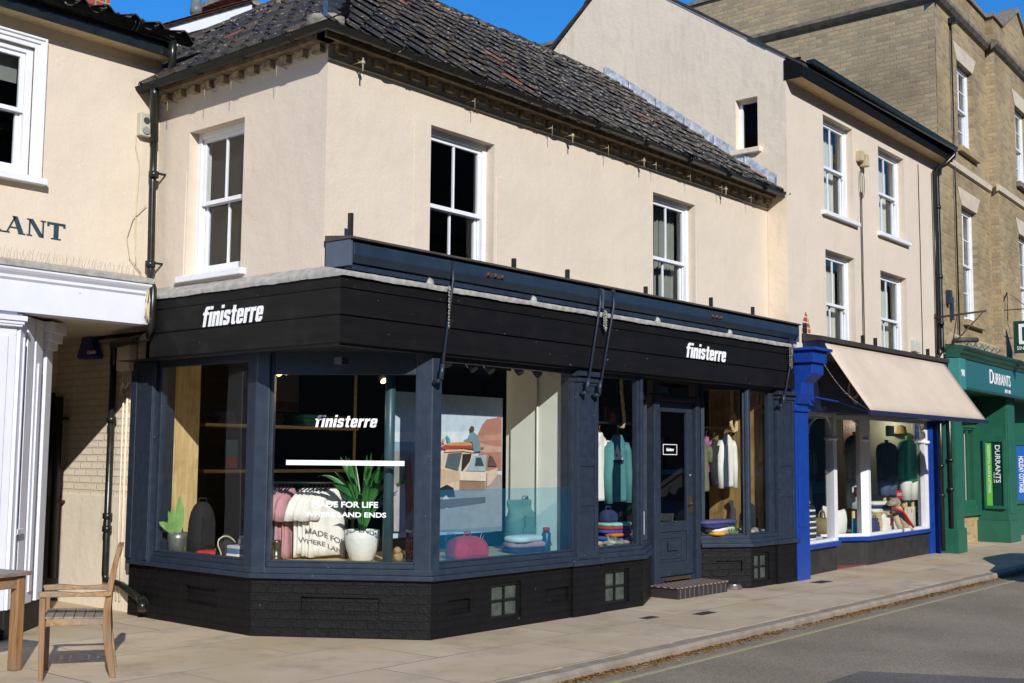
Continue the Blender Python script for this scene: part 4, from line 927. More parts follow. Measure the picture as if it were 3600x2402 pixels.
mb.build('wall_lettering', M_ink, A)
# shopfront fascia, lead top, spikes
mb = MB(FA); v = -.2
mb.extr([(v, 2.81), (v, 3.08), (v-.02, 3.10), (v-.02, 3.125), (v-.045, 3.15), (v-.06, 3.17), (v-.06, 3.20), (-.001, 3.20), (-.001, 2.81)], -8, 6.31); mb.build('fascia', M_whitesh, A)
mb = MB(FA); mb.extr([(v-.075, 3.195), (v-.075, 3.235), (v-.06, 3.245), (-.002, 3.30), (-.002, 3.205)], -8, 6.32); mb.build('lead_capping', M_lead, A)
mb = MB(FA)
for i in range(110):
    x = 2.6+i*.033
    for s_ in (-1, 1): mb.tube([(x, -.12, 3.26), (x+rnd(-.03, .03), -.12+s_*.045, 3.26+rnd(.09, .12))], .0011, 3, False)
mb.build('bird_spikes', M_steel, A)
mb = MB(); mb.box(-8, 6.80, 9.87, 12.5, 2.83, 2.87); mb.build('passage_ceiling', M_cream_rest, A)
mb = MB(); mb.face([(6.80, 12.4, 1.15), (6.80, 10.62, 1.15), (6.80, 10.62, 2.9), (6.80, 12.4, 2.9)]); mb.build('passage_wall', M_creambrick, A)
mb = MB(); mb.box(6.792, 6.9, 10.62, 12.4, 0, 1.15); mb.build('passage_wall', M_smoothcream, A)
mb = MB(W0); mb.wall(-8, 6.80, 0, 2.84, [(5.9, 6.72, 0, 2.2)], .2, v=12.35); mb.build('passage_wall', M_creambrick, A)
mb = MB(); mb.box(5.9, 6.72, 12.42, 12.48, 0.03, 2.2); mb.box(6.66, 6.735, 12.25, 12.34, 0, 2.25); gt = mb.build('passage_door', flat('black_door_paint', '15110d', .5), A)
mb = MB(); mb.tube([(6.70, 12.1, .25), (6.70, 12.1, 2.2)], .045); [mb.box(6.70, 6.79, 12.05, 12.09, z, z+.03) for z in (1.05, 1.95)]; mb.build('door_post', flat('black_door_paint', '15110d', .5), A)
# white pilaster and splayed glazed screen
mb = MB(FA); mb.box(4.2, 5.06, -.15, -.05, .25, 2.81); mb.box(4.25, 4.98, -.165, -.15, .4, 2.6); mb.box(4.15, 5.09, -.19, -.05, 2.68, 2.70); mb.box(4.15, 5.10, -.2, -.05, 2.70, 2.73); mb.box(4.15, 5.12, -.215, -.05, 2.73, 2.775)
mb.build('pilaster', M_whitesh, A, bevel=.006)
FSp = Fr(5.075, 9.91, 43); mb = MB(FSp)
mb.box(0, .12, -.02, .08, .25, 2.8); mb.box(.07, .10, -.035, -.02, .25, 2.6); mb.box(.22, .38, -.01, .08, .25, 2.8); mb.box(.12, .22, .0, .07, .25, .95); mb.box(.12, .22, .0, .07, 2.62, 2.8)
for z in (1.35, 1.78, 2.2): mb.box(.12, .22, .01, .06, z, z+.02)
mb.box(.10, .24, -.04, .0, .88, .93); mb.box(.42, .60, -.015, .10, .25, 2.8); mb.box(.47, .55, -.03, -.015, .35, 2.4); mb.box(.70, .86, -.02, .12, .25, 2.55); mb.box(.62, .70, .02, .1, .25, 2.8); mb.box(.38, .42, .02, .08, .25, 2.8)
mb.box(.66, .90, -.05, .14, 2.55, 2.62); mb.box(.62, .94, -.08, .16, 2.62, 2.70); mb.box(.60, .98, -.1, .18, 2.70, 2.80)
mb.build('entrance_screen', M_whitesh, A, bevel=.006)
MB(FSp).face([(.11, .035, .93), (.23, .035, .93), (.23, .035, 2.63), (.11, .035, 2.63)]).build('screen_pane', M_glass_d, A)
mb = MB(FA); mb.box(-8, 5.05, -.14, 2.2, 0, .248); mb.fr = FSp; mb.box(0, .9, .0, .5, 0, .247); mb.build('shopfront_plinth', flat('black_plinth_paint', '171716', .6), A)
MB(FA).box(-8, 4.2, -.1, -.06, .25, 2.81).build('shopfront_panel', M_whitesh, A)
# socket box, cable, meter box, alarm
mb = MB(FA); mb.box(6.235, 6.36, -.07, 0, 4.66, 4.89); SB = mb.build('socket_box', mat('grey_pvc', 'b9b8a4', .5), None, loc=(6.2, 10, 4.6), bevel=.008); tag(SB, 'grey switched socket box high on the cream wall beside the black downpipe', 'socket box')
mb = MB(FA); mb.lathe((0, 0, 0), [(0.001, 0), (.001, .001)], 3) ; 
mb = MB(Fr(0, 9.975, 0)); mb.panel([(6.30+.033*math.cos(a), 4.815+.033*math.sin(a)) for a in [i*math.pi/8 for i in range(16)]][::-1], -.0, .012); mb.build('dial', flat('dark_grey_dial', '3c3f3f'), SB)
mb = MB(Fr(0, 9.975, 0)); mb.panel([(6.295+.036*math.cos(a), 4.715+.036*math.sin(a)) for a in [i*math.pi/8 for i in range(16)]][::-1], -.01, .012); mb.build('socket_cover', flat('clear_grey_plastic', '8f918a', .3), SB)
mb = MB(FA); mb.tube([(6.22, -.02, 4.66), (6.22, -.02, 4.55), (6.27, -.012, 4.4)]+[(6.28-.02*math.sin(i*.3), -.012, 4.4-i*.1) for i in range(1, 11)], .006, 5); mb.tube([(6.36, -.03, 4.0), (6.22, -.03, 3.85), (6.16, -.03, 3.65), (6.2, -.03, 3.45), (6.33, -.03, 3.32)], .004, 5); mb.build('wall_cable', mat('pale_cable', 'cbbd9f', .6), A)
mb = MB(); mb.box(6.69, 6.79, 10.76, 10.99, 2.44, 2.70); BX = mb.build('junction_box', M_smoothcream, None, loc=(6.75, 10.9, 2.4), bevel=.01); tag(BX, 'cream painted junction box with looped cables below it beside the navy shopfront', 'junction box')
mb = MB()
for k in range(4): mb.tube([(6.75, 10.80+k*.04, 2.45), (6.74, 10.79+k*.05, 2.33-.02*k), (6.73, 10.85+k*.03, 2.27-.02*k), (6.74, 10.94, 2.34), (6.76, 10.92, 2.45)], .009, 5)
mb.tube([(6.78, 10.9, 2.35), (6.785, 10.9, .1)], .012, 6); mb.tube([(6.78, 10.97, 2.35), (6.785, 10.97, .1)], .010, 6); mb.build('cable_loop', M_smoothcream, BX)
mb = MB(Fr(6.80, 11.2, -90))
pts = [Fr(6.80, 11.2, -90).pk(*qp(*q)) for q in ((602, 228), (638, 226), (655, 300), (686, 372), (680, 393), (570, 398), (556, 382), (580, 300))]
mb.panel(pts[::-1], -.11, -.02); AL = mb.build('alarm_box', flat('blue_alarm_plastic', '17357e', .4), None, loc=(6.75, 11.3, 2.6), bevel=.01); tag(AL, 'blue triangular burglar alarm box under the white fascia in the shaded passage', 'alarm box')
mb = MB(Fr(6.80, 11.2, -90)); a = Fr(6.80, 11.2, -90).pk(*qp(568, 338), -.11); b = Fr(6.80, 11.2, -90).pk(*qp(622, 356), -.11); text_mesh(mb, 'Chubb', a[0], b[0], b[1], a[1], -.112, .003, 0, .02); mb.build('alarm_lettering', M_letter, AL)
# wires bundled where pipe meets fascia
mb = MB()
for k in range(6): mb.tube([(6.30+rnd(-.02, .02), 9.83, 3.18), (6.27+rnd(-.03, .02), 9.79, 3.02+rnd(-.05, .05)), (6.26+rnd(-.02, .03), 9.79, 2.9), (6.30, 9.81, 2.80+rnd(0, .06))], .006, 5)
for k in range(14): mb.tube([(6.32, 9.86, 2.8), (6.30+rnd(-.1, .05), 9.8+rnd(-.04, .04), 2.8+rnd(.02, .12))], .0015, 3)
mb.build('cable_bundle', mat('pale_cable', 'cbbd9f', .6), A)

# ================================================================== HOUSE BEHIND
R = thing('rear_house', 'house behind the corner shop with red tiled verge and white bargeboard', 'house', (9, 16, 0)); FR = Fr(0, 16, 0)
pts = [FR.pk(*q1(*q)) for q in ((880, 195), (1500, 20))]; (xa, za), (xb, zb) = pts; k = (zb-za)/(xb-xa)
xc = xb+.15; zc = za+k*(xc-xa)
MB(FR).panel([(xa-.6, 4), (xc+2.5, 4), (xc+2.5, zc-k*2.6), (xc, zc), (xa-.6, za-k*.6)], .1, 3).build('wall', M_cream, R)
mb = MB(FR); mb.panel([(xa-.1, za-.26), (xc, zc-.26), (xc, zc-.07), (xa-.1, za-.07-.1*k)], .0, .05); mb.build('bargeboard', M_white, R)
mb = MB(FR); mb.panel([(xa-.1, za-.09), (xc, zc-.09), (xc, zc-.0), (xa-.1, za-.0)], .02, .1); mb.build('verge_mortar', M_ridge, R)
M_redtile = mat('weathered_red_tiles', '8a4632', .8, .4, 9, .8, 30, c2='4c3a33')
mb = MB()
for i in range(16):
    t = i/15; x = xa+(xc-xa)*t-.2; z = za+k*(x-xa); mb.raw([(x, 15.96, z+.0), (x+.32, 15.96, z+k*.32+.015), (x+.32, 19, z+k*.32+.015), (x, 19, z), (x, 15.96, z+.035), (x+.32, 15.96, z+k*.32+.05), (x+.32, 19, z+k*.32+.05), (x, 19, z+.035)], [(0, 1, 5, 4), (4, 5, 6, 7), (0, 3, 2, 1), (1, 2, 6, 5), (0, 4, 7, 3)])
mb.build('roof', M_redtile, R)
ux, uz = FR.pk(*q1(1200, 88), 1); MB(FR).lathe((ux, 1, uz-.2), [(.085, 0), (.085, .2), (.105, .21), (.105, .32), (.09, .33), (.09, 1.1), (.12, 1.12), (.12, 1.2)], 16).build('flue_pipe', mat('grey_flue', '6d7072', .5, .2), R)
ux, uz = FR.pk(*q1(1680, 20)); MB(FR).box(ux-.6, ux+.5, .3, 1.2, uz-1.2, uz-.05).build('chimney', M_redbrick, R)
MB(FR).box(ux-.75, ux+.7, .2, 1.3, uz-.05, uz+.03).build('chimney_slab', M_ridge, R)

# ================================================================== CREAM TOWNHOUSE over the blue shop
Cc = thing('townhouse', 'tall cream rendered townhouse with sash windows above the blue clothes shop', 'building', (17, 7.4, 0))
XG = 14.305; FC_ = Fr(XG, 7.252, .92)      # front
cu = lambda x: (x-XG)/math.cos(math.radians(.92)); CW = 5.80
top = [(cu(15.47), cu(16.49), 5.09, 6.50), (cu(17.47), cu(18.53), 5.09, 6.46)]; low = [(cu(15.48), cu(16.48), 3.05, 4.55), (cu(17.46), cu(18.53), 3.05, 4.50)]
mb = MB(FC_); mb.wall(0, CW, 2.95, 6.95, top+low, .17); mb.box(CW-.0, CW+.02, 0, .1, 2.95, 6.8); mb.build('wall', M_cream, Cc)
# exposed brick patch where render has fallen off
u, z = FC_.pk(1850, 755)
mb = MB(FC_); mb.panel([(u-.12, z-.22), (u+.02, z-.27), (u+.1, z-.2), (u+.13, z), (u+.05, z+.16), (u-.01, z+.24), (u-.1, z+.1), (u-.14, z-.05)], -.004, -.001)
mb.build('bare_brick_patch', bricks('red_bare_brick', 'b4573c', 'a24a34', 'cdb9a0', 0, mw=.012, bump=.5), Cc)
# gable side with small window
GS = Fr(XG, 13.5, -90); gy = lambda y: 13.5-y
gw = (gy(8.02), gy(7.68), 5.84, 6.56)

mb = MB(GS); mb.wall(0, gy(7.252), 2.9, 6.56, [gw], .2)
mb.face([(gy(12.93), 0, 6.56), (gy(7.252), 0, 6.56), (gy(7.252), 0, 7.02), (gy(10.09), 0, 8.97)]); mb.build('gable_wall', M_cream_gable, Cc)
mb = MB(GS); u0, u1, z0, z1 = gw; mb.box(u0, u0+.05, .11, .17, z0, z1); mb.box(u1-.03, u1, .11, .17, z0, z1); mb.box(u0, u1, .112, .168, z1-.04, z1); mb.box(u0, u1, .112, .168, z0, z0+.04); W = mb.build('window', M_white, Cc)
mb = MB(GS); mb.face([(u0, .14, z0), (u1, .14, z0), (u1, .14, z1), (u0, .14, z1)]); mb.build('pane', glass('dark_pane', (.25, .2, .17), 1.18), W)
mb = MB(GS); mb.face([(u0-.3, .6, z0-.3), (u1+.3, .6, z0-.3), (u1+.3, .6, z1+.3), (u0-.3, .6, z1+.3)]); mb.build('room', M_room, Cc)
mb = MB(GS); mb.box(u0-.06, u1+.06, -.07, .1, z0-.07, z0-.002); mb.build('sill', M_cream_gable, W, bevel=.006)
# roof
M_slate = mat('dark_slate', '2f3032', .7, .3, 6, .6, 30, c2='423f3c')
mb = MB(); k = (8.98-6.98)/(10.09-7.15)
def slab(y0, y1, za, zb, x0, x1, t=.05): mb.raw([(x0, y0, za), (x1, y0, za), (x1, y1, zb), (x0, y1, zb), (x0, y0, za+t), (x1, y0, za+t), (x1, y1, zb+t), (x0, y1, zb+t)], [(0, 3, 2, 1), (4, 5, 6, 7), (0, 1, 5, 4), (1, 2, 6, 5), (2, 3, 7, 6), (3, 0, 4, 7)])
n = 12
for i in range(n):
    a, b_ = i/n, (i+1)/n; slab(7.00+3.09*a, 7.00+3.09*b_+.02, 6.85+2.13*a+rnd(0, .006), 6.85+2.13*b_+.01, XG-.02+rnd(-.008, .008), 20.12, .04)
for i in range(n): a, b_ = i/n, (i+1)/n; slab(13.2-3.11*a, 13.2-3.11*b_-.02, 6.4+2.58*a+rnd(0, .006), 6.4+2.58*b_+.01, XG-.05+rnd(-.02, .012), 20.12, .04)
CR = mb.build('roof', M_slate, Cc)
mb = MB(GS); mb.raw([(gy(7.25), -.008, 7.0), (gy(10.09), -.008, 8.945), (gy(10.09), -.012, 8.96), (gy(7.25), -.012, 7.02), (gy(7.25), 0, 6.99), (gy(10.09), 0, 8.93), (gy(10.09), 0, 8.96), (gy(7.25), 0, 7.02)], [(0, 1, 2, 3), (0, 4, 5, 1)]); mb.build('verge_undercloak', mat('pale_mortar', 'b6b5b2', .8, .3, 9, .5), CR)
# deep black eaves board, soffit, gutter, downpipe
mb = MB(FC_); mb.box(-.0, CW+.05, -.25, -.225, 6.70, 6.93); mb.box(-.012, .015, -.225, 0.02, 6.70, 6.98); mb.build('eaves_board', mat('blueblack_paint', '0a0b0d', .75, .2, spec=.2), Cc, bevel=.005)
MB(FC_).box(0.02, CW+.05, -.225, .0, 6.71, 6.74).build('soffit', mat('tan_soffit', 'cbb184', .8, .1), Cc)
mb = MB(FC_); half_gutter(mb, [(.12, -.30, 6.95), (CW+.03, -.30, 6.93)], .055); mb.build('gutter', M_black, Cc)
mb = MB(FC_); mb.tube([(CW-.05, -.30, 6.88), (CW-.05, -.30, 6.78), (CW-.2, -.2, 6.62), (CW-.22, -.06, 6.56), (CW-.22, -.06, 6.4), (CW-.2, -.06, 3.5), (CW-.2, -.1, 3.4)], .042, 10)
mb.tube([(CW-.34, -.04, 6.5), (CW-.33, -.04, 3.35)], .018, 8)
for z in (5.9, 4.7, 3.9): pipe_ring(mb, CW-.21, -.06, z, .043)
mb.build('downpipe', M_black, Cc)
for o in top: sash_window(Cc, FC_, *o, set_=.1, vb=1, horns=True, sill=(.1, .07), curtain=(M_curt, [(.62, .98, .97, .05), (0, .5, .52, .05)]), fj=.05)
for o in low: sash_window(Cc, FC_, *o, set_=.1, vb=1, horns=True, curtain=(M_curt, [(.6, .98, .97, .05), (.02, .22, .97, .05)]), fj=.05)
liner(FC_, .3, 5.6, .45, 3.5, 2.9, 4.7, M_roomg, Cc); liner(FC_, .3, 5.6, .45, 3.5, 4.9, 6.7, M_roomg, Cc)
# cables down the wall and bell box
mb = MB(FC_)
for a, zt_ in ((2.42, 5.6), (2.47, 5.6), (4.85, 6.5)):
    mb = MB(FC_); mb.tube([(a, -.012, zt_-(zt_-3.3)*i/14) if i % 2 else (a+rnd(-.008, .008), -.012, zt_-(zt_-3.3)*i/14) for i in range(15)], .006, 5); mb.build('wall_cable', M_wire, Cc)
mb = MB(FC_); c0 = 2.45; mb.tube([(c0, -.03, 5.98)]+[(c0+.09*math.sin(i*math.pi/7), -.03, 5.72-.22*math.cos(i*math.pi/7)-.0) for i in range(15)], .005, 5)
mb.build('wall_cable', M_wire, Cc)
mb = MB(FC_); mb.box(2.42, 2.54, -.12, 0, 5.98, 6.16); mb.box(2.30, 2.40, -.10, 0, 6.04, 6.20); LB = mb.build('bell_box', mat('grubby_cream_plastic', 'c6b58f', .6, .3), None, loc=(16.8, 7.3, 6), bevel=.01); tag(LB, 'pair of grubby cream boxes on the townhouse wall between the top windows with looped cable', 'wall box')
mb = MB(FC_); mb.box(4.35, 4.46, -.07, 0, 3.33, 3.52); mb.box(4.48, 4.6, -.07, 0, 3.32, 3.5); tag(mb.build('meter_box', mat('pale_grey_box', 'c4c3ba', .6), None, loc=(18.8, 7.3, 3.3), bevel=.008), 'two pale grey boxes on the wall just above the beige awning', 'wall box')
# empty sign bracket
mb = MB(FC_); mb.tube([(5.45, 0, 3.98), (5.3, -.9, 4.02)], .018, 6); mb.tube([(5.45, 0, 3.3), (5.42, -.35, 3.55), (5.3, -.85, 4.0)], .011, 6); mb.tube([(5.42, -.3, 3.5), (5.4, -.4, 4.0)], .009, 6); mb.tube([(5.45, -.02, 3.25), (5.45, -.02, 4.05)], .014, 6)
tag(mb.build('sign_bracket', mat('rusty_dark_iron', '4a3b33', .7, .3), None, loc=(19.7, 7.3, 3.6)), 'empty rusty iron sign bracket on the townhouse wall beside the black downpipe', 'sign bracket')
# ================================================================== BRICK BUILDING (right) with green office front
Db = thing('brick_building', 'three storey yellow grey brick building with green estate agent front at the right', 'building', (23, 7.6, 0))
FDp = Fr(20.19, 7.348, 3.5)
M_brickf = bricks('gault_brick', 'ab966e', '89775a', 'a5977c', 3.5, bw=.23, bh=.078, mw=.009, mix3='b89a66', dirt='5a4d36', dscale=.9, dk=.5, bump=.6)
M_bricks = bricks('weathered_gault_brick', 'b5a07c', '93826a', 'a79a80', 90, bw=.235, bh=.08, mw=.011, mix3='c0a078', dirt='74684f', dscale=.8, dk=.6, bump=1.0)
M_stone = mat('pale_lintel_stone', 'c9bba6', .8, .12, 5, .3, 60)
M_stoned = mat('grimy_coping_stone', '8e8474', .85, .3, 6, .5, 60, c2='665e50')
wt1 = (1.22, 2.22, 7.30, 8.92); wb1 = (1.27, 2.24, 4.12, 6.22); wt2 = (4.76, 5.76, 7.30, 8.92); wb2 = (4.76, 5.72, 4.12, 6.22)
mb = MB(FDp); mb.wall(0, 3.24, 3.4, 10.32, [wt1, wb1], .14); mb.wall(3.24, 12, 3.4, 10.32, [wt2, wb2], .29, v=-.15); mb.face([(3.24, -.15, 3.4), (3.24, 0, 3.4), (3.24, 0, 10.32), (3.24, -.15, 10.32)])
mb.panel([(3.9, 10.32), (6.4, 10.32), (5.15, 11.0)], -.15, .1); mb.build('wall', M_brickf, Db)
MB(FDp).face([(3.235, -.16, 3.4), (3.235, -.001, 3.4), (3.235, -.001, 9.6), (3.235, -.16, 9.6)]).build('wall_return', M_bricks, Db)
mb = MB(Fr(20.17, 18, -90)); mb.wall(0, 18-7.345, 2.5, 10.75, (), .1); mb.build('side_wall', M_bricks, Db)
mb = MB(FDp)
for (a, b_, v) in ((-.02, 3.20, 0), (3.14, 12, -.15)):
    mb.extr([(v, 6.80), (v-.05, 6.82), (v-.055, 6.93), (v, 6.95)], a, b_)
mb.build('string_course', M_stone, Db)
mb = MB(FDp)
for (a, b_, v) in ((-.15, 3.14, 0), (3.06, 12, -.15)):
    mb.extr([(v, 9.62), (v-.06, 9.66), (v-.12, 9.72), (v-.13, 9.78), (v, 9.83)], a, b_)
mb.fr = Fr(20.17, 18, -90); mb.extr([(0, 9.62), (-.06, 9.66), (-.12, 9.72), (-.13, 9.78), (0, 9.83)], 0, 18-7.2)
mb.build('cornice', M_stoned, Db)
mb = MB(FDp); mb.box(0, 3.2, -.05, .25, 10.32, 10.39); mb.box(3.18, 3.95, -.2, .25, 10.32, 10.40); mb.panel([(3.9, 10.33), (5.15, 11.02), (6.4, 10.33), (6.4, 10.43), (5.15, 11.12), (3.9, 10.43)], -.2, .15); mb.box(6.4, 12, -.2, .25, 10.32, 10.40)
mb.fr = Fr(20.17, 18, -90); mb.box(0, 18-7.3, -.05, .25, 10.75, 10.82); mb.build('parapet_coping', M_stoned, Db)
for o, v in ((wt1, 0), (wb1, 0), (wt2, -.15), (wb2, -.15)):
    mb = MB(FDp); h = .3; mb.panel([(o[0]-.002, o[3]+.001), (o[1]+.002, o[3]+.001), (o[1]+.24, o[3]+h), (o[0]-.24, o[3]+h)], v-.012, v+.1); mb.build('lintel', M_stone, Db)
    f2 = Fr(FDp.P(0, v, 0).x, FDp.P(0, v, 0).y, 3.5)
    sash_window(Db, f2, *o, set_=.09, vb=1, hb=1, curtain=(M_curt, [(.03, .97, .97, .03)]), fj=.07)
    mb = MB(FDp); mb.box(o[0]-.08, o[1]+.12, v-.09, v+.12, o[2]-.11, o[2]-.003); mb.build('stone_sill', M_stoned if v else mat('mossy_sill', 'a3906a', .85, .3, 9, .5), Db, bevel=.006)
liner(FDp, .6, 9, .5, 3, 3.6, 6.6, M_roomg, Db); liner(FDp, .6, 9, .5, 3, 6.9, 9.6, M_roomg, Db)
mb = MB(FDp); mb.tube([(.80, -.04, 9.45), (.80, -.04, 3.75)], .014, 6); mb.box(.74, .86, -.14, -.01, 9.46, 9.56); mb.build('cast_pipe', M_black, Db)
mb = MB(FDp); mb.box(.17, .28, -.09, 0, 4.28, 4.52); mb.box(.38, .46, -.06, 0, 4.02, 4.42); tag(mb.build('meter_box', flat('dark_blue_box', '27313f', .4), None, loc=(20.5, 7.3, 4.2), bevel=.006), 'small dark blue box and grey box on the brick wall beside the downpipe', 'wall box')
# cream ledge and green front
M_teal = mat('teal_fascia_paint', '2c6668', .45, .08, 5); M_green = mat('green_shopfront_paint', '23614c', .45, .12, 5, .05, 30); M_greend = mat('dark_green_moulding', '1d4f41', .45, .2, 6)
mb = MB(FDp); mb.extr([(0, 3.60), (-.05, 3.60), (-.1, 3.74), (0, 3.80)], .3, 12); mb.build('ledge', mat('weathered_cream_ledge', 'cdbf9f', .85, .3, 7, .6, 40, c2='8c8270'), Db)
mb = MB(FDp)
for i in range(16):
    a = .7+i*.42; mb.tube([(a, -.1, 3.72), (a+.1, -.13, 3.60+rnd(-.03, .05)), (a+.2, -.14, 3.66+rnd(-.05, .04)), (a+.45, -.1, 3.70)], .006, 4)
mb.tube([(.3, -.08, 3.65), (.35, -.25, 3.66), (.9, -.3, 3.70)], .045, 8); mb.build('ledge_cables', M_wire, Db)
mb = MB(FDp); mb.extr([(0, 2.84), (-.20, 2.86), (-.20, 3.34), (0, 3.34)], .42, 12); mb.build('fascia', M_teal, Db)
mb = MB(FDp); mb.extr([(0, 3.34), (-.22, 3.34), (-.25, 3.40), (-.29, 3.42), (-.30, 3.47), (-.36, 3.50), (-.36, 3.53), (0, 3.58)], .05, 12); mb.extr([(-.2, 2.80), (-.225, 2.81), (-.225, 2.85), (-.2, 2.86)], .42, 12); mb.build('fascia_moulding', M_greend, Db)
mb = MB(FDp); mb.box(.06, .41, -.24, 0, 2.80, 3.33); mb.build('console', mat('pale_teal_paint', '3c8580', .45, .1), Db, bevel=.008)
FT = Fr(FDp.P(0, -.24, 0).x, FDp.P(0, -.24, 0).y, 3.5); mb = MB(FT); text_mesh(mb, '98', .12, .32, 3.02, 3.14, -.002, .004, 0, .01); mb.build('street_number', M_letter, Db)
FT = Fr(FDp.P(0, -.2, 0).x, FDp.P(0, -.2, 0).y, 3.5); a = FT.pk(*qg(447, 308)); b_ = FT.pk(*qg(592, 418)); zt = FT.pk(*qg(447, 312))[1]; zb = FT.pk(*qg(592, 416))[1]
mb = MB(FT); h_ = .26; text_mesh(mb, 'D', a[0], a[0]+.25, zb, zb+h_, -.002, .005, 0, .01); text_mesh(mb, 'URRANTS', a[0]+.27, b_[0], zb+.0, zb+h_*.82, -.002, .005, 0, .005)
c_ = FT.pk(*qg(553, 450)); text_mesh(mb, 'SINCE 1853', c_[0], b_[0], c_[1]-.01, c_[1]+.055, -.002, .004, 0, 0); mb.build('fascia_lettering', M_letter, Db)
mb = MB(FDp); mb.box(.42, .86, -.02, .35, 0, 2.85); mb.box(.39, .89, -.05, .35, 0, .42); mb.box(.46, .82, -.03, -.02, .6, 2.7); mb.build('pilaster', M_green, Db, bevel=.01)
mb = MB(FDp); mb.box(3.86, 4.5, -.02, .9, 0, 2.85); mb.box(3.80, 4.56, -.06, .9, 0, .42); mb.box(3.92, 4.44, -.035, -.02, .55, 2.7)
mb.build('pilaster', M_green, Db, bevel=.01)
YB = 8.15; FY = Fr(0, YB, 0)
gx = lambda x, y: FY.pk(*qg(x, y))
u0, z1 = gx(265, 690); u1, _ = gx(355, 690); z0 = gx(265, 1240)[1]; zs = gx(330, 1285)[1]; ul = gx(240, 1000)[0]; ur = 24.03
mb = MB(FY); mb.wall(20.9, ur, zs, 2.85, [(u0, u1, z0, z1)], .12); mb.build('recess_wall', M_green, Db)
MB(FY).wall(20.9, ur, 0, zs, (), .1).build('recess_base', bricks('yellow_brick', 'b39a6c', '8a7552', 'a59a80', 0, mix3='c6ac7c', bump=.6), Db)
mb = MB(FY); mb.box(20.9, ur, -.08, .1, zs-.03, zs+.03); mb.build('recess_sill', M_green, Db)
mb = MB(FY); t = .06; mb.box(u0, u0+.03, .03, .1, z0, z1); mb.box(u1-.03, u1, .03, .1, z0, z1); mb.box(u0, u1, .031, .099, z1-.04, z1); mb.box(u0, u1, .031, .099, z0, z0+.12); mb.box((u0+u1)/2-.015, (u0+u1)/2+.015, .04, .09, z0, z1); W = mb.build('window', M_green, Db)
mb = MB(FY); mb.face([(u0, .06, z0), (u1, .06, z0), (u1, .06, z1), (u0, .06, z1)]); mb.build('pane', M_glass_d, W)
mb = MB(FY); [mb.box(u0+a*(u1-u0), u0+(a+.1)*(u1-u0), .12+.01*i, .125+.01*i, z0+.1, z1) for i, a in enumerate((.03, .2, .36, .52, .68, .84))]; mb.build('vertical_blind', M_curt, W)
mb = MB(); mb.face([(24.04, 7.6, 0), (24.04, YB, 0), (24.04, YB, 2.85), (24.04, 7.6, 2.85)]); mb.box(24.0, 24.04, 7.55, YB-.01, 0, .42); mb.build('recess_return', M_green, Db)
mb = MB(FDp); mb.face([(.3, 0, 2.845), (12, 0, 2.845), (12, 1.4, 2.845), (.3, 1.4, 2.845)]); mb.build('recess_soffit', M_greend, Db)
mb = MB(FY); mb.wall(24.7, 33, 0, 2.85, (), .1); mb.build('recess_wall', M_green, Db)
def text_down(mb, s, u0, u1, z0, z1, v, thick=.003, bold=.01):
    t = MB(Fr(0, 0, 0)); text_mesh(t, s, 0, 1, 0, 1, 0, thick, 0, bold); k = len(mb.v)
    for p in t.v: mb.pt((u0+p.z*(u1-u0), v+p.y, z1-p.x*(z1-z0)))
    for f in t.f: mb.f.append([k+i for i in f]); mb.m.append(mb.mi); mb.sm.append(False)
FXp = Fr(24.03, 9, -90)
def gv(x, y): return FXp.pk(*qg(x, y), -.05)
def signboard(fr, pkf, x0, x1, y0, y1, name, label, cols, rows, loc, parentmat=M_green):
    u0, z1 = pkf(x0, (y0)); u1, _ = pkf(x1, y0); z0 = pkf(x0, y1)[1]; w_ = u1-u0
    mb = MB(fr); t = min(.06, w_*.12); mb.box(u0, u0+t, -.06, 0, z0, z1); mb.box(u1-t, u1, -.06, 0, z0, z1); mb.box(u0+t, u1-t, -.059, 0, z1-t, z1); mb.box(u0+t, u1-t, -.059, 0, z0, z0+t*1.2)
    o = mb.build(name, parentmat, None, loc=loc, bevel=.005); tag(o, label, 'sign')
    u0 += t; u1 -= t; z0 += t*1.2; z1 -= t; w_ = u1-u0
    for (a, b_, c) in cols: MB(fr).box(u0+a*w_, u0+b_*w_, -.035, -.005, z0, z1).build('sign_panel', c, o)
    for (s, a, b_, p, q, bold) in rows:
        mb = MB(fr); text_down(mb, s, u0+a*w_, u0+b_*w_, z1-(z1-z0)*q, z1-(z1-z0)*p, -.036, .003, bold); mb.build('sign_lettering', M_letter, o)
    return o
signboard(FXp, gv, 400, 550, 775, 1250, 'agent_sign', 'tall dark green office sign with a lime green stripe reading residential sales and lettings',
   [(0, .34, flat('lime_vinyl', '6cc244', .4)), (.34, 1, flat('dark_green_vinyl', '0f3a34', .4))], [('RESIDENTIAL SALES & LETTINGS', .10, .24, .05, .80, .01), ('DURRANTS', .56, .86, .05, .64, .01), ('SINCE 1853', .44, .52, .48, .64, 0)], (24, 7.9, 1.3))
signboard(FY, lambda x, y: FY.pk(*qg(x, y), -.05), 622, 760, 795, 1222, 'agent_sign', 'bright blue holiday cottages sign in a green frame at the right edge',
   [(0, 1, flat('bright_blue_vinyl', '2461b4', .4))], [('HOLIDAY COTTAGES', .16, .42, .2, .86, .02)], (25.5, 8.1, 1.3))
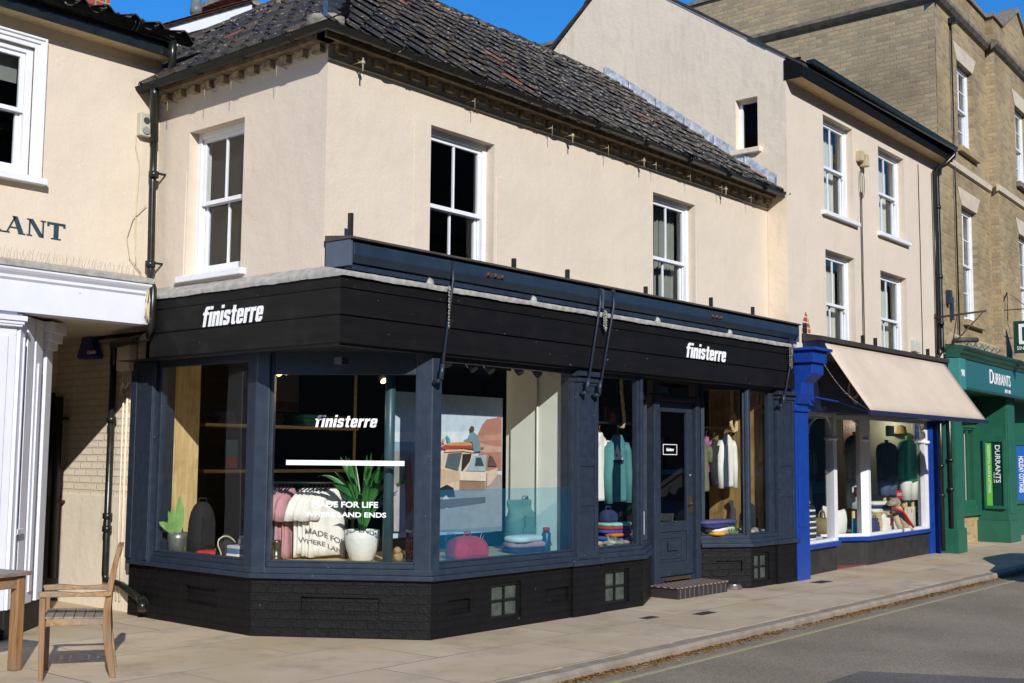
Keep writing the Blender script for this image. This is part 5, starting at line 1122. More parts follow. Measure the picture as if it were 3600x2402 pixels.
# hanging sign
X_ = 23.6; FH = Fr(X_, 9, -90); ua, zb_ = FH.pk(*qg(620, 182)); 
mb = MB(FH); mb.box(ua, ua+.62, -.02, .02, zb_, zb_+.62); HS = mb.build('hanging_sign', flat('dark_green_board', '103c30', .4), None, loc=(X_, 6.9, 3.8), bevel=.004); tag(HS, 'dark green hanging sign with white lettering on an iron bracket on the brick building', 'hanging sign')
mb = MB(FH); text_mesh(mb, 'D', ua+.10, ua+.42, zb_+.17, zb_+.56, -.022, .004, 0, .01); text_mesh(mb, 'SINCE 1853', ua+.06, ua+.5, zb_+.06, zb_+.13, -.022, .004, 0, 0); mb.build('sign_lettering', M_letter, HS)
mb = MB(FH); mb.tube([(ua-.65, 0, zb_+.85), (ua+.6, 0, zb_+.85)], .010, 6); mb.tube([(ua-.1, 0, zb_+1.2), (ua-.1, 0, zb_+.64)], .008, 6); mb.tube([(ua-.65, 0, zb_-.1), (ua-.1, 0, zb_+1.2), (ua+.3, 0, zb_+.85)], .012, 6); mb.tube([(ua-.6, 0, zb_+.6), (ua-.1, 0, zb_+.3), (ua-.03, 0, zb_+.3)], .012, 6); mb.build('bracket', M_black, HS)

# ================================================================== BLUE CLOTHES SHOP (ground floor of the townhouse)
M_blue = mat('royal_blue_paint', '173f96', .35, .15, 9, .08, 40); M_blued = mat('dark_navy_fascia', '141d3a', .4, .15, 6); M_blkren = mat('black_painted_plinth', '222224', .6, .4, 5, .4, 50, c2='34322f')
mb = MB(FC_); mb.box(.55, CW-.35, -.03, .12, 2.31, 2.95); mb.build('shop_fascia', M_blued, Cc)
mb = MB(FC_); mb.box(.5, CW-.3, -.12, .1, 2.24, 2.31); mb.build('fascia_cornice', M_blued, Cc)
mb = MB(FC_); u0, z1 = FC_.pk(*q3(556, 30), -.04); u1, z0 = FC_.pk(*q3(715, 185), -.04)
text_mesh(mb, 'Qu', u0, u1+.08, z0, z0+.42, -.035, .006, .3, .0); mb.build('gold_lettering', flat('gold_letter_paint', 'c9a877', .4), Cc)
# console and pilaster, left
mb = MB(FC_); mb.box(.12, .50, -.02, .2, .0, 2.32); mb.box(.16, .46, -.035, -.02, .7, 2.0); mb.box(.10, .52, -.05, .2, 2.22, 2.26)
mb.box(.08, .50, -.30, .1, 2.86, 3.02); mb.box(.04, .56, -.36, .1, 3.02, 3.06); mb.extr([(.1, 2.32), (-.05, 2.32), (-.10, 2.45), (-.12, 2.6), (-.26, 2.72), (-.26, 2.86), (.1, 2.86)], .12, .48); mb.box(.5, .62, -.05, .1, 2.31, 3.0)
mb.box(.40, .62, -.2, .1, 3.06, 3.22); mb.build('pilaster', M_blue, Cc, bevel=.008)
Pl = [(14.83, 7.44), (16.30, 7.56), (16.33, 7.62), (16.33, 9.2)]; Pb = [(16.5, 9.2), (16.40, 8.02), (17.395, 7.56), (20.28, 7.70), (20.28, 7.9)]
mb = MB(); band(mb, Pl, 0, -.12, 0, .36); band(mb, Pb, 0, -.12, 0, .36); mb.build('shop_plinth', M_blkren, Cc)
mb = MB(); band(mb, Pl, .06, -.1, .355, .42); band(mb, Pb, .06, -.1, .37, .43); mb.build('blue_sill', M_blue, Cc, bevel=.006)
mb = MB(); band(mb, Pl, .015, -.06, .42, .46); band(mb, Pl, .0, -.04, 2.2, 2.26); mb.build('white_rail', M_white, Cc, bevel=.004)
mb = MB(); band(mb, Pb, .015, -.06, .43, .475); mb.build('white_rail', M_white, Cc, bevel=.004)
mb = MB(); band(mb, Pb, .0, -.04, 2.2, 2.26); mb.build('white_rail', M_white, Cc, bevel=.004)
def arch(mb, fr, u0, u1, z1, v, r=.22, t=.035):
    for s, e in ((1, u0), (-1, u1)):
        n = 7; pts = []
        for i in range(n+1): a = math.pi/2*i/n; pts.append((e+s*(r-r*math.sin(a)), z1-r+r*math.cos(a)-0.0))
        mb.tube([(p[0], v, p[1]) for p in [(e+s*r*(1-math.cos(math.pi/2*i/n)), z1-r*(1-math.sin(math.pi/2*i/n))) for i in range(n+1)]], .018, 6)
mb = MB()
mb.prism([(16.17, 7.52), (16.30, 7.53), (16.33, 7.66), (16.20, 7.66)], .42, 2.26); mb.prism([(17.27, 7.60), (17.40, 7.535), (17.52, 7.55), (17.50, 7.66), (17.33, 7.7)], .43, 2.26); mb.prism([(20.05, 7.67), (20.2, 7.675), (20.2, 7.76), (20.05, 7.76)], .43, 2.26)
mb.prism([(14.83, 7.42), (14.90, 7.42), (14.90, 7.5), (14.83, 7.5)], .42, 2.26)
build_each(mb, 'window_post', M_white, Cc, bevel=.004); mb = MB()
for c in ((16.24, 7.59), (17.4, 7.61), (20.12, 7.71)): mb.lathe((c[0], c[1], 1.86), [(.075, 0), (.10, .02), (.10, .045), (.075, .06)], 12)
def fr2(a, b): return Fr(a[0], a[1], math.degrees(math.atan2(b[1]-a[1], b[0]-a[0]))), math.hypot(b[0]-a[0], b[1]-a[1])
fA, lA = fr2((14.90, 7.46), (16.2, 7.56)); fB, lB = fr2((16.42, 8.03), (17.33, 7.61)); fCn, lC = fr2((17.47, 7.585), (20.08, 7.71))
build_each(mb, 'post_capital', M_white, Cc)
for f, l in ((fA, lA), (fB, lB), (fCn, lC)): mb = MB(f); arch(mb, f, .0, l, 2.22, .02, .25); mb.build('window_arch', M_white, Cc)
for f, l in ((fA, lA), (fB, lB), (fCn, lC)): MB(f).face([(0, .03, .45), (l, .03, .45), (l, .03, 2.22), (0, .03, 2.22)]).build('pane', M_shopglass, Cc)
mb = MB(); mb.box(20.2, 20.42, 7.66, 7.9, 0, 2.4); mb.box(20.26, 20.36, 7.645, 7.66, .5, 2.2); mb.build('pilaster', M_blue, Cc, bevel=.006); MB().box(20.44, 20.6, 7.60, 7.8, 0, 2.4).build('pilaster', M_blue, Cc, bevel=.006)
mb = MB(); mb.tube([(20.62, 7.45, 0.06), (20.62, 7.45, 3.4)], .045, 10); mb.tube([(20.38, 7.52, 0.05), (20.38, 7.52, 3.3)], .04, 10)
for z in (1.1, 1.6, 2.5): pipe_ring(mb, 20.62, 7.45, z, .046); pipe_ring(mb, 20.38, 7.52, z-.1, .042)
mb.build('downpipe', M_black, Cc)
mb = MB(); mb.box(14.62, 20.3, 7.9, 10.8, .02, .03); mb.box(16.30, 17.4, 7.58, 9.2, .002, .012); mb.build('doorway_tiles', mat('red_quarry_tile', '8c4a38', .7, .2, 8), Cc)
mb = MB(); z0, z1 = .03, 2.34
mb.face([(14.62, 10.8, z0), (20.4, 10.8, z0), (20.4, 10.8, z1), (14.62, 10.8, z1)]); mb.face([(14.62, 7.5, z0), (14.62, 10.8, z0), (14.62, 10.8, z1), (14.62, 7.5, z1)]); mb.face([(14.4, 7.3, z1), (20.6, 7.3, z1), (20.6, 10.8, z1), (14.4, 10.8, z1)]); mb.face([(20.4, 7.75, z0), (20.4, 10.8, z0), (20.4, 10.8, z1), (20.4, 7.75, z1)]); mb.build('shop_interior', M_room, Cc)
MB().box(20.24, 20.3, 7.78, 9.4, .1, 2.33).build('window_side_wall', mat('pale_sage_wall', 'aeb5a4', .8), Cc)
mb = MB(); mb.prism([(14.88, 7.52), (16.25, 7.62), (16.25, 8.4), (14.88, 8.4)], .40, .43); mb.prism([(16.5, 8.06), (17.42, 7.64), (20.2, 7.78), (20.2, 8.7), (16.5, 8.7)], .41, .44); mb.build('window_bed', mat('grey_window_bed', '8f8c84', .8), Cc)
# awning over the blue shop
y0, y1 = 7.02, 6.38; FY0, FY1 = Fr(0, y0, 0), Fr(0, y1, 0)
a0 = FY0.pk(1888, 783); a1 = FY0.pk(2166, 833); b0 = FY1.pk(1997, 943); b1 = FY1.pk(2262, 962)
xa, xb = a0[0], a1[0]; za = (a0[1]+a1[1])/2; zb = (b0[1]+b1[1])/2
AW = thing('shop_awning', 'beige fabric awning let down over the blue shop windows', 'awning', (17, 6.8, 3))
M_canvas = mat('beige_awning_canvas', 'cab9a4', .85, .12, 1.2, .25, 300)
mb = MB(); n = 24; m_ = 8; k0 = len(mb.v)
for i in range(n+1):
    for j in range(m_+1):
        s, t = i/n, j/m_; x = (xa+(xb-xa)*s)*(1-t)+(b0[0]+(b1[0]-b0[0])*s)*t; mb.pt((x, y0+(y1-y0)*t, za+(zb-za)*t-.012*math.sin(math.pi*t)-.004*math.sin(s*9)*math.sin(math.pi*t)))
for i in range(n):
    for j in range(m_): a = i*(m_+1)+j; mb.f.append([a, a+m_+1, a+m_+2, a+1]); mb.m.append(0); mb.sm.append(True)
c = mb.build('canvas', M_canvas, AW); so_ = c.modifiers.new('thickness', 'SOLIDIFY'); so_.thickness = .004
mb = MB(); mb.box(b0[0]-.03, b1[0]+.05, y1-.035, y1+.02, zb-.06, zb+.0); mb.build('front_bar', flat('navy_bar_paint', '252a4c', .4), AW, bevel=.01)
mb = MB(); mb.extr([(y0-.06, za+.0), (y0-.06, za+.06), (y0+.22, za+.11), (y0+.22, za+.0)], xa-.15, xb+.1); mb.build('hood', mat('sooty_awning_hood', '3a3330', .7, .3, 6, .3), AW)
mb = MB(); mb.box(xa-.14, xa+.0, y0-.04, y0+.2, za-.26, za-.0); mb.box(xb+.0, xb+.08, y0-.04, y0+.2, za-.26, za-.0); build_each(mb, 'end_bracket', M_blued, AW)
mb = MB(); 
for xx, s in ((xa-.02, 1), (xb-.1, -1)): mb.tube([(xx, 7.15, 2.42), (xx+s*.25, 6.9, 2.36), (b0[0]+.12 if s > 0 else b1[0]-.12, y1+.01, zb-.03)], .016, 6)
build_each(mb, 'folding_arm', mat('blue_arm_paint', '23397e', .35), AW)
mb = MB(); p0, p1 = Vector((xa+.03, 7.12, 3.02)), Vector((b0[0]+.06, y1+.03, zb)); nn = 46
for i in range(nn): p = p0.lerp(p1, i/nn)-Vector((0, 0, .12*math.sin(math.pi*i/nn))); q = p0.lerp(p1, (i+.9)/nn)-Vector((0, 0, .12*math.sin(math.pi*(i+.9)/nn))); mb.tube([p, q], .009 if i % 2 else .005, 4)
mb.build('chain', M_steel, AW)
mb = MB(FC_)
for uu in (.40, 2.35, 2.82, 5.02): mb.box(uu, uu+.03, -.05, -.0, 3.2, 3.42)
build_each(mb, 'fixing_bracket', M_blk, AW)

# ================================================================== AWNING BOX on the corner shop
AB = thing('awning_box', 'long navy closed awning box mounted above the black fascia of the corner shop', 'awning', (10, 7.1, 3.2))
yf = 7.20; FB_ = Fr(0, yf, 0); ul, ur, zt, zbm = 6.487, 14.465, 3.365, 3.165; mid = 10.005
mb = MB(); prof = [(yf+.02, zbm+.01), (yf-.02, zbm+.07), (yf-.015, zbm+.17), (yf+.03, zt-.01), (yf+.26, zt-.01), (yf+.26, zbm+.02)]
mid = FB_.pk(1383, 670)[0]
mb.extr(prof, ul+.012, mid-.015); mb.build('awning_front_bar', mat('awning_navy', '253342', .42, .15), AB, bevel=.008); mb = MB(); mb.extr(prof, mid+.015, ur-.012); mb.build('awning_front_bar', mat('awning_navy', '253342', .42, .15), AB, bevel=.008)
mb = MB(); mb.box(ul-.02, ul+.01, yf-.005, yf+.30, zbm-.02, zt+.0); mb.box(ur-.01, ur+.02, yf-.005, yf+.30, zbm-.02, zt); mb.box(mid-.012, mid+.012, yf-.01, yf+.26, zbm-.02, zt-.02); build_each(mb, 'end_cap', mat('greyblue_end_cap', '4b5869', .5, .1), AB, bevel=.003)
mb = MB(); mb.extr([(yf-.03, zt+.002), (yf-.03, zt+.02), (yf+.30, zt+.055), (yf+.30, zt+.002)], ul-.03, ur+.03); mb.build('lid', mat('dusty_dark_lid', '4a4340', .7, .3, 5, .3), AB)
mb = MB(); mb.box(ul+.02, ur-.02, yf+.03, yf+.10, zbm-.045, zbm-.005)
for xx in (ul+.45, 9.3, mid+.9, 12.9): mb.box(xx, xx+.07, yf+.08, 7.55, zbm-.04, zbm+.02)
mb.build('carrier_rail', M_navy, AB)
FR_ = Fr(0, 7.165, 0)
for (ax, ay), (bx, by) in (((1040, 608), (1012, 872)), ((1377, 668), (1347, 900)), ((1408, 672), (1375, 905)), ((1818, 782), (1797, 930))):
    x0, z0 = FR_.pk(ax, ay); x1_, z1 = FR_.pk(bx, by)
    mb = MB(); mb.tube([(x0, 7.165, z0), (x0-.005, 7.16, z0-.15), (x1_, 7.165, z1)], .0125, 8); mb.tube([(x1_+.015, 7.16, z1+.14), (x1_, 7.165, z1)], .021, 8); mb.tube([(x1_, 7.165, z1), (x1_, 7.25, z1-.02)], .02, 8); mb.box(x0-.015, x0+.015, 7.15, 7.205, z0-.04, z0+.03)
    mb.build('arm', M_navyd, AB)
for xx in (Fr(0, 7.2, 0).pk(1131, 625)[0], Fr(0, 7.2, 0).pk(1640, 722)[0]):
    mb = MB(); mb.extr([(yf-.03, 3.25), (yf-.03, 3.295), (yf-.01, 3.295), (yf-.01, 3.25)], xx-.12, xx+.12); [mb.lathe((xx+d, yf-.03, 3.272), [(.018, -.015), (.018, .015)], 8) for d in (-.1, 0, .1)]; mb.build('maker_plate', mat('bronze_plate', '6a5348', .45, .3, 60, .6, 200, metal=.6), AB)
for xx, h in [(Fr(0, 7.38, 0).pk(q_, y_)[0], h_) for q_, y_, h_ in ((801, 530, .19), (1177, 600, .09), (1300, 625, .09), (1480, 660, .08), (1630, 695, .11), (1726, 715, .10))]:
    mb = MB(); mb.box(xx, xx+.03, 7.40, 7.55, zt+.03, zt+.06); mb.box(xx, xx+.03, 7.36, 7.40, zt-.05, zt+.07+h); mb.build('fixing_bracket', mat('blackened_steel', '24211f', .6, .3), AB)
def chain(x, y, z0, z1, strands, lb):
    mb = MB()
    for s in range(strands):
        ox, oy = x+rnd(-.03, .03)*(strands > 1), y+rnd(-.01, .01); z = z0-rnd(0, .06); k = 0; zl = z1+rnd(0, .12)*(strands > 1)
        while z > zl:
            d = .009*(1 if k % 2 else -1); mb.tube([(ox-d, oy-.004, z), (ox+d, oy+.004, z-.03)], .005, 4); mb.tube([(ox+d, oy-.004, z), (ox+rnd(-.004, .004), oy+.004, z-.03)], .004, 4); z -= .027; k += 1
    return tag(mb.build('chain', mat('galvanised_chain', 'a39e90', .4, .3, 60, metal=.6), None, loc=(x, y, z1)), lb, 'chain')
chain(FR_.pk(1027, 700)[0], 7.14, 3.12, 2.74, 1, 'single galvanised chain hanging beside the first awning arm over the corner bay')
chain(FR_.pk(1384, 740)[0], 7.14, 3.12, 2.84, 5, 'bunch of looped galvanised chains hanging between the two middle awning arms')
chain(FR_.pk(1811, 830)[0], 7.14, 3.1, 2.7, 2, 'galvanised chain at the far right end of the black fascia')
# small iron hooks under the eaves
hk = []
M_hook = mat('cream_painted_iron', 'a99d84', .6, .3)
for i, x in enumerate([6.75, 8.2, 9.4, 9.75, 10.4, 11.1, 11.35, 12.1, 12.85, 12.95, 13.6]):
    mb = MB(); big = i in (0, 3, 5, 9); y = 7.55
    mb.tube([(x, y, 4.98), (x+.02, y-.13, 4.985)], .008 if big else .004, 5); mb.tube([(x+.02, y-.13, 5.02), (x+.02, y-.13, 4.90)], .008 if big else .003, 5)
    if big: mb.lathe((x+.02, y-.13, 4.97), [(.012, -.01), (.02, 0), (.018, .02), (.006, .03)], 8)
    mb.build('eaves_hook', M_hook, B)
for y in (8.1, 8.75, 9.15, 9.75, 10.0): mb = MB(); mb.tube([(6.487, y, 4.99), (6.36, y-.02, 4.99)], .004, 5); mb.tube([(6.36, y-.02, 5.02), (6.36, y-.02, 4.88)], .003, 5); mb.build('eaves_hook', M_hook, B)

# ================================================================== across the street (only seen mirrored in the glass)
Op = thing('opposite_building', 'brick terrace across the street mirrored faintly in the shop windows', 'building', (8, -13, 0))
FO = Fr(60, -13, 180)
ops = [(3+i*3.1, 4.1+i*3.1, z, z+1.5) for i in range(26) for z in (1.0, 4.4)]
mb = MB(FO); mb.wall(-200, 190, 0, 9.2, ops, .15); MC.get('x'); mb.build('wall', bricks('terrace_brick', '6a4636', '5a3f33', '80746a', 0), Op)
Op2 = thing('opposite_building', 'tall plain block added unseen behind the terrace to darken the upper window reflections', 'building', (8, -28, 0))  # added block: keeps the low bright sky out of the window reflections
MB().box(-120, 260, -34, -28, 0, 18.5).build('wall', MC['terrace_brick'], Op2)
w_o = MB(FO).face([(3, .13, 1.0), (4.1, .13, 1.0), (4.1, .13, 2.5), (3, .13, 2.5)]).build('window', flat('dark_window', '30363a', .15), Op)
for i in range(26):
    for k in (0, 3.4):
        if i or k: c = w_o.copy(); COL.objects.link(c); c.parent = Op; c.location = (-3.1*i, 0, k)
MB(FO).raw([(-200, -.3, 9.15), (190, -.3, 9.15), (190, 5, 9.5), (-200, 5, 9.5)], [(0, 1, 2, 3)]).build('roof', M_slate, Op)

# ================================================================== car parked at the kerb just out of frame (its shadow reaches the pavement)
CX, CY = 16.9, 3.15
CAR = thing('parked_car', 'dark blue hatchback parked by the kerb beyond the right edge of the picture', 'car', (CX+2, CY+.85, -.075))
M_carp = mat('dark_car_paint', '1c2a44', .25, .05, 3, coat=.6)
zr = -.075; side = [(0, .32), (.02, .62), (.12, .74), (.95, .88), (1.55, 1.36), (1.9, 1.44), (3.1, 1.42), (3.75, 1.05), (3.95, .95), (4.0, .6), (3.98, .32), (3.55, .28), (3.45, .5), (3.2, .62), (2.95, .5), (2.85, .26), (1.2, .26), (1.1, .5), (.85, .62), (.6, .5), (.5, .28)]
mb = MB(); k = 0; n = len(side); rings = [(0.0, .0, .93), (.06, 0, 1.0), (1.64, 0, 1.0), (1.70, 0, .93)]
for (yy, _, sc) in rings:
    for (a, b) in side:
        inn = .16*max(0, b-.9)/.5; y_ = yy+(inn if yy < .8 else -inn); mb.pt((CX+2+(a-2)*(.98 if sc < 1 else 1), CY+y_, zr+.3+(b-.3)*(sc if b > .9 else 1)))
for r_ in range(3):
    for i in range(n): mb.f.append([r_*n+i, (r_+1)*n+i, (r_+1)*n+(i+1) % n, r_*n+(i+1) % n]); mb.m.append(0); mb.sm.append(False)
mb.f.append(list(range(n))); mb.f.append([3*n+i for i in range(n)][::-1]); mb.m += [0, 0]; mb.sm += [False, False]
CB = mb.build('body', M_carp, CAR, bevel=.02)
M_cg = flat('car_glass', '14181b', .08)
for yy in (-.004, 1.69):
    mb = MB(); mb.prism([(0, 0), (0, 0.001), (.001, 0)], 0, .001) if False else None
    o_ = .012 if yy < 0 else -.012
    P_ = [(1.12, .93), (1.62, 1.33), (2.35, 1.36), (2.35, .93)]; Q_ = [(2.45, .93), (2.45, 1.36), (3.05, 1.33), (3.55, 1.02), (3.5, .93)]
    for poly in (P_, Q_):
        m2 = MB(); pts = [(CX+a, CY+yy+o_*0+(.16*max(0, b-.9)/.5 if yy < .8 else -.16*max(0, b-.9)/.5), zr+b) for a, b in poly]; m2.face(pts); m2.build('side_window', M_cg, CB)
m2 = MB(); m2.face([(CX+.98, CY+.12, zr+.905), (CX+.98, CY+1.58, zr+.905), (CX+1.53, CY+1.48, zr+1.35), (CX+1.53, CY+.22, zr+1.35)]); m2.build('windscreen', M_cg, CB)
for a in (.85, 3.2):
    for yy in (.0, 1.50):
        m2 = MB(Fr(CX+a, CY+yy, 0)); m2.tube([(0, -.01, zr+.31), (0, .21, zr+.31)], .31, 24); wv_ = m2.build('wheel', flat('tyre_rubber', '161616', .85), CAR); m2 = MB(Fr(CX+a, CY+yy, 0)); m2.tube([(0, -.02, zr+.31), (0, .22, zr+.31)], .2, 12); m2.build('rim', M_steel, wv_)
for yy in (.15, 1.3): MB().box(CX-.01, CX+.06, CY+yy, CY+yy+.28, zr+.62, zr+.74).build('headlight', flat('lamp_lens', 'cfd4d6', .1), CAR)
# ================================================================== STREET FURNITURE
M_teak = wood('weathered_teak', '74512f', 'a07c56', 'Z', .6, 1.4, '73685a')
M_teakx = wood('weathered_teak_rail', '785a3c', 'a88862', 'X', .6, 1.4, '82786c')
M_teakt = wood('silvered_teak_top', '6f655b', '968b7d', 'X', .6, 1.2, '5d554b')
def chz(x, y): return (x*.3201/DD, (1900+y*.3201)/DD)
FCh2 = Fr(4.365, 7.963, -32.6); CP = lambda q: FCh2.pk(*chz(*q))
CHR = thing('armchair', 'weathered teak garden armchair standing on the pavement beside the wooden table', 'chair', tuple(FCh2.P(.24, .24, 0)))
back = [CP(q) for q in ((1205, 1520), (1150, 1250), (1122, 950), (1135, 750), (1180, 480), (1238, 250), (1285, 85), (1312, 66), (1335, 92), (1290, 300), (1235, 560), (1215, 800), (1225, 1100), (1270, 1515))]
front = [CP(q) for q in ((418, 1560), (420, 1000), (432, 640), (500, 635), (490, 1100), (470, 1560))]
arm = [CP(q) for q in ((415, 575), (600, 562), (900, 582), (1190, 560), (1225, 572), (1222, 608), (1150, 622), (850, 618), (560, 628), (432, 635))]
Wf, Wb = .515, .49
for v in (0, Wf-.05): MB(FCh2).panel(front, v, v+.05).build('leg', M_teak, CHR, bevel=.006)
for v in (.015, Wb-.035): MB(FCh2).panel(back, v, v+.04).build('leg', M_teak, CHR, bevel=.006)
for v in (-.01, Wf-.055): MB(FCh2).panel(arm, v, v+.065).build('armrest', M_teakx, CHR, bevel=.006)
mb = MB(FCh2); mb.box(.015, .40, .012, .035, .375, .425); mb.box(.015, .40, Wf-.035, Wf-.012, .375, .425); mb.box(.0, .025, .05, Wf-.05, .365, .42); mb.box(.38, .40, .05, Wf-.06, .365, .42); mb.build('seat_frame', M_teakx, CHR, bevel=.004)
mb = MB(FCh2)
for i in range(6): mb.box(-.005+i*.068, .060+i*.068, .01, Wf-.01, .427-.002*i, .443-.002*i)
mb.build('seat', M_teakt, CHR, bevel=.004)
mb = MB(FCh2); rl = lambda z: .40+(z-.6)*.26 if z > .6 else .40
for z0, z1 in ((.85, .925), (.50, .55)):
    mb.raw([(rl(z0), .04, z0), (rl(z0)+.03, .04, z0), (rl(z1)+.03, .04, z1), (rl(z1), .04, z1), (rl(z0), Wb-.03, z0), (rl(z0)+.03, Wb-.03, z0), (rl(z1)+.03, Wb-.03, z1), (rl(z1), Wb-.03, z1)], [(0, 1, 2, 3), (7, 6, 5, 4), (0, 4, 5, 1), (1, 5, 6, 2), (2, 6, 7, 3), (3, 7, 4, 0)])
for i in range(7):
    a = .07+i*.055; mb.raw([(rl(.55)+.008, a, .55), (rl(.55)+.02, a, .55), (rl(.85)+.02, a, .85), (rl(.85)+.008, a, .85), (rl(.55)+.008, a+.03, .55), (rl(.55)+.02, a+.03, .55), (rl(.85)+.02, a+.03, .85), (rl(.85)+.008, a+.03, .85)], [(0, 1, 2, 3), (7, 6, 5, 4), (0, 4, 5, 1), (1, 5, 6, 2), (2, 6, 7, 3), (3, 7, 4, 0)])
mb.build('backrest', M_teak, CHR, bevel=.003)
FTb = Fr(4.53, 8.46, 15); TB = thing('cafe_table', 'weathered wooden cafe table cut off by the left edge of the picture', 'table', tuple(FTb.P(-.5, .4, 0)))
mb = MB(FTb)
for i in range(6): mb.box(-1.15, 0, i*.135, i*.135+.13, .69, .72)
mb.build('tabletop', M_teakt, TB, bevel=.004)
mb = MB(FTb); mb.box(-1.08, -.10, .04, .065, .60, .685); mb.box(-.065, -.04, .1, .7, .60, .685); mb.box(-1.08, -.10, .735, .76, .60, .685); mb.box(-1.09, -1.065, .1, .7, .60, .685); mb.build('apron', M_teakx, TB)
for u in (-.10, -1.12):
    for v in (.03, .70): mb = MB(FTb); mb.prism([(u, v), (u+.075, v), (u+.075, v+.075), (u, v+.075)], 0, .69); mb.build('leg', M_teak, TB, bevel=.01)
p = ground(1682, 1352); mb = MB(); mb.lathe((p.x, p.y, 0), [(.115, 0), (.12, .008), (.095, .055), (.1, .062), (.085, .058), (.07, .012), (.01, .01)], 24)
tag(mb.build('dog_bowl', M_steel, loc=(p.x, p.y, 0)), 'shiny steel dog bowl on the pavement beside the tiled door step', 'bowl')

# ================================================================== THINGS IN THE WINDOWS
class Box2: pass
def bb(q, r, y):
    f = Fr(0, y, 0); a = f.pk(*q(r[0], r[1])); b_ = f.pk(*q(r[2], r[3])); return a[0], b_[0], b_[1], a[1]
def cloth(n, c, var=.15): return mat('cloth_'+n, c, .85, var, 8, .4, 60)
def garment(name, label, u0, u1, z0, z1, y, m, group=None, long_=True, cat='garment', stripe=None, hanger=True, depth=.05, z_floor=None):
    cx = (u0+u1)/2; W_ = u1-u0; H = z1-z0; o = MB(); hw = W_*.5*(.64 if long_ else .72)
    prof = [(0, 1.0), (.15, 1.0), (.4, .97), (.62, .95), (.78, 1.0), (.86, 1.05), (.93, .82), (.97, .45), (1.0, .32)]
    secs = []
    for t in [i/22 for i in range(23)]:
        for (a, wa_), (b_, wb_) in zip(prof, prof[1:]):
            if a <= t <= b_: w_ = wa_+(wb_-wa_)*(t-a)/(b_-a); break
        secs.append((cx, y, z0+H*t, hw*w_, depth*(.9 if t < .8 else .7), 0))
    o.loft(secs, 48, 2.3, .015, (.011, rnd(24, 34), rnd(0, 6)))
    for s in (-1, 1):
        L_ = .9 if long_ else .32; x0, x1_ = cx+s*hw*.82, cx+s*(W_*.5-.025)
        pts = [(x0, y, z0+H*.86), (cx+s*hw*1.12, y, z0+H*.76), (x1_, y-.005, z0+H*(.86-L_*.5)), (x1_-s*.01, y-.01, z0+H*(.88-L_))]
        o.tube(pts, [.055*H/.6, .058*H/.6, .045*H/.6, .04*H/.6], 10, squash=.75)
    g = o.build(name, m, None, loc=(cx, y, z0 if z_floor is None else z_floor)); tag(g, label, cat, group)
    if hanger:
        h = MB(); h.tube([(cx-hw*.3, y, z1-.01), (cx, y, z1+.03), (cx+hw*.3, y, z1-.01)], .006, 6); h.tube([(cx, y, z1+.03), (cx, y, z1+.07), (cx+.02, y, z1+.09), (cx+.03, y, z1+.075)], .004, 6); h.build('hanger', M_brass, g)
    return g
def folded(name, label, u0, u1, z0, z1, y, mats, cat='folded clothes'):
    n = len(mats); o = MB()
    for i in range(n):
        o.mi = i; a = z0+(z1-z0)*i/n; b_ = z0+(z1-z0)*(i+1)/n; cx = (u0+u1)/2+rnd(-.03, .03); w_ = (u1-u0)/2*rnd(.7, 1)
        r = rnd(-.35, .35); o.loft([(cx, y, a-.004, w_*.9, .12, r), (cx, y, a+(b_-a)*.2, w_, .14, r), (cx, y, a+(b_-a)*.75, w_, .14, r), (cx, y, b_, w_*.85, .12, r)], 28, 3.5, .05)
    return tag(o.build(name, mats, None, loc=((u0+u1)/2, y, z0)), label, cat)
def pack(name, label, u0, u1, z0, z1, y, m, d=.13, roll=False, cat='backpack'):
    cx = (u0+u1)/2; w_ = (u1-u0)/2; H = z1-z0; o = MB()
    if roll: S_ = [(0, .93), (.05, .98), (.4, .95), (.72, .86), (.8, .90), (.9, 1.0), (.97, 1.02), (1, .98)]
    else: S_ = [(0, .85), (.04, .97), (.3, 1), (.6, .95), (.8, .82), (.92, .6), (.98, .4), (1, .2)]
    o.loft([(cx, y, z0+H*t, w_*a, d*(a if t < .8 else (.35 if roll else a)), 0) for t, a in S_], 26, 3, .02)
    g = o.build(name, m, None, loc=(cx, y, z0)); tag(g, label, cat)
    h = MB(); h.tube([(cx-.05, y, z1-.01), (cx-.04, y, z1+.035), (cx+.04, y, z1+.035), (cx+.05, y, z1-.01)], .008, 6); h.build('grab_handle', m, g)
    h = MB()
    for s in (-.45, .45): h.box(cx+s*w_-.012, cx+s*w_+.012, y-d-.004, y-d+.03, z0+H*.12, z0+H*.7)
    h.box(cx-w_*.6, cx+w_*.6, y-d-.006, y-d+.02, z0+H*.16, z0+H*.45); h.build('pocket_and_straps', m, g, bevel=.004); return g
def leaf(mb, base, tip, w_, bend=.1, n=7, curl=0):
    a, b_ = Vector(base), Vector(tip); d = b_-a; side = d.cross(Vector((.3, 1, .1))).normalized(); out = Vector((d.x, d.y, 0)); out = out.normalized() if out.length > .01 else Vector((1, 0, 0)); k = len(mb.v); L_ = d.length
    for i in range(n+1):
        t = i/n; c = a+d*t+out*bend*L_*math.sin(math.pi*t*.5)**2+Vector((0, 0, -bend*L_*.9*t*t+bend*L_*.5*math.sin(math.pi*t))); ww = w_*math.sin(math.pi*min(1, t*.93+.07))**.7
        mb.v += [c-side*ww, c+Vector((0, .006, -.004)), c+side*ww]
    for i in range(n):
        for j in (0, 1): mb.f.append([k+i*3+j, k+(i+1)*3+j, k+(i+1)*3+j+1, k+i*3+j+1]); mb.m.append(mb.mi); mb.sm.append(True)
ZD = .628
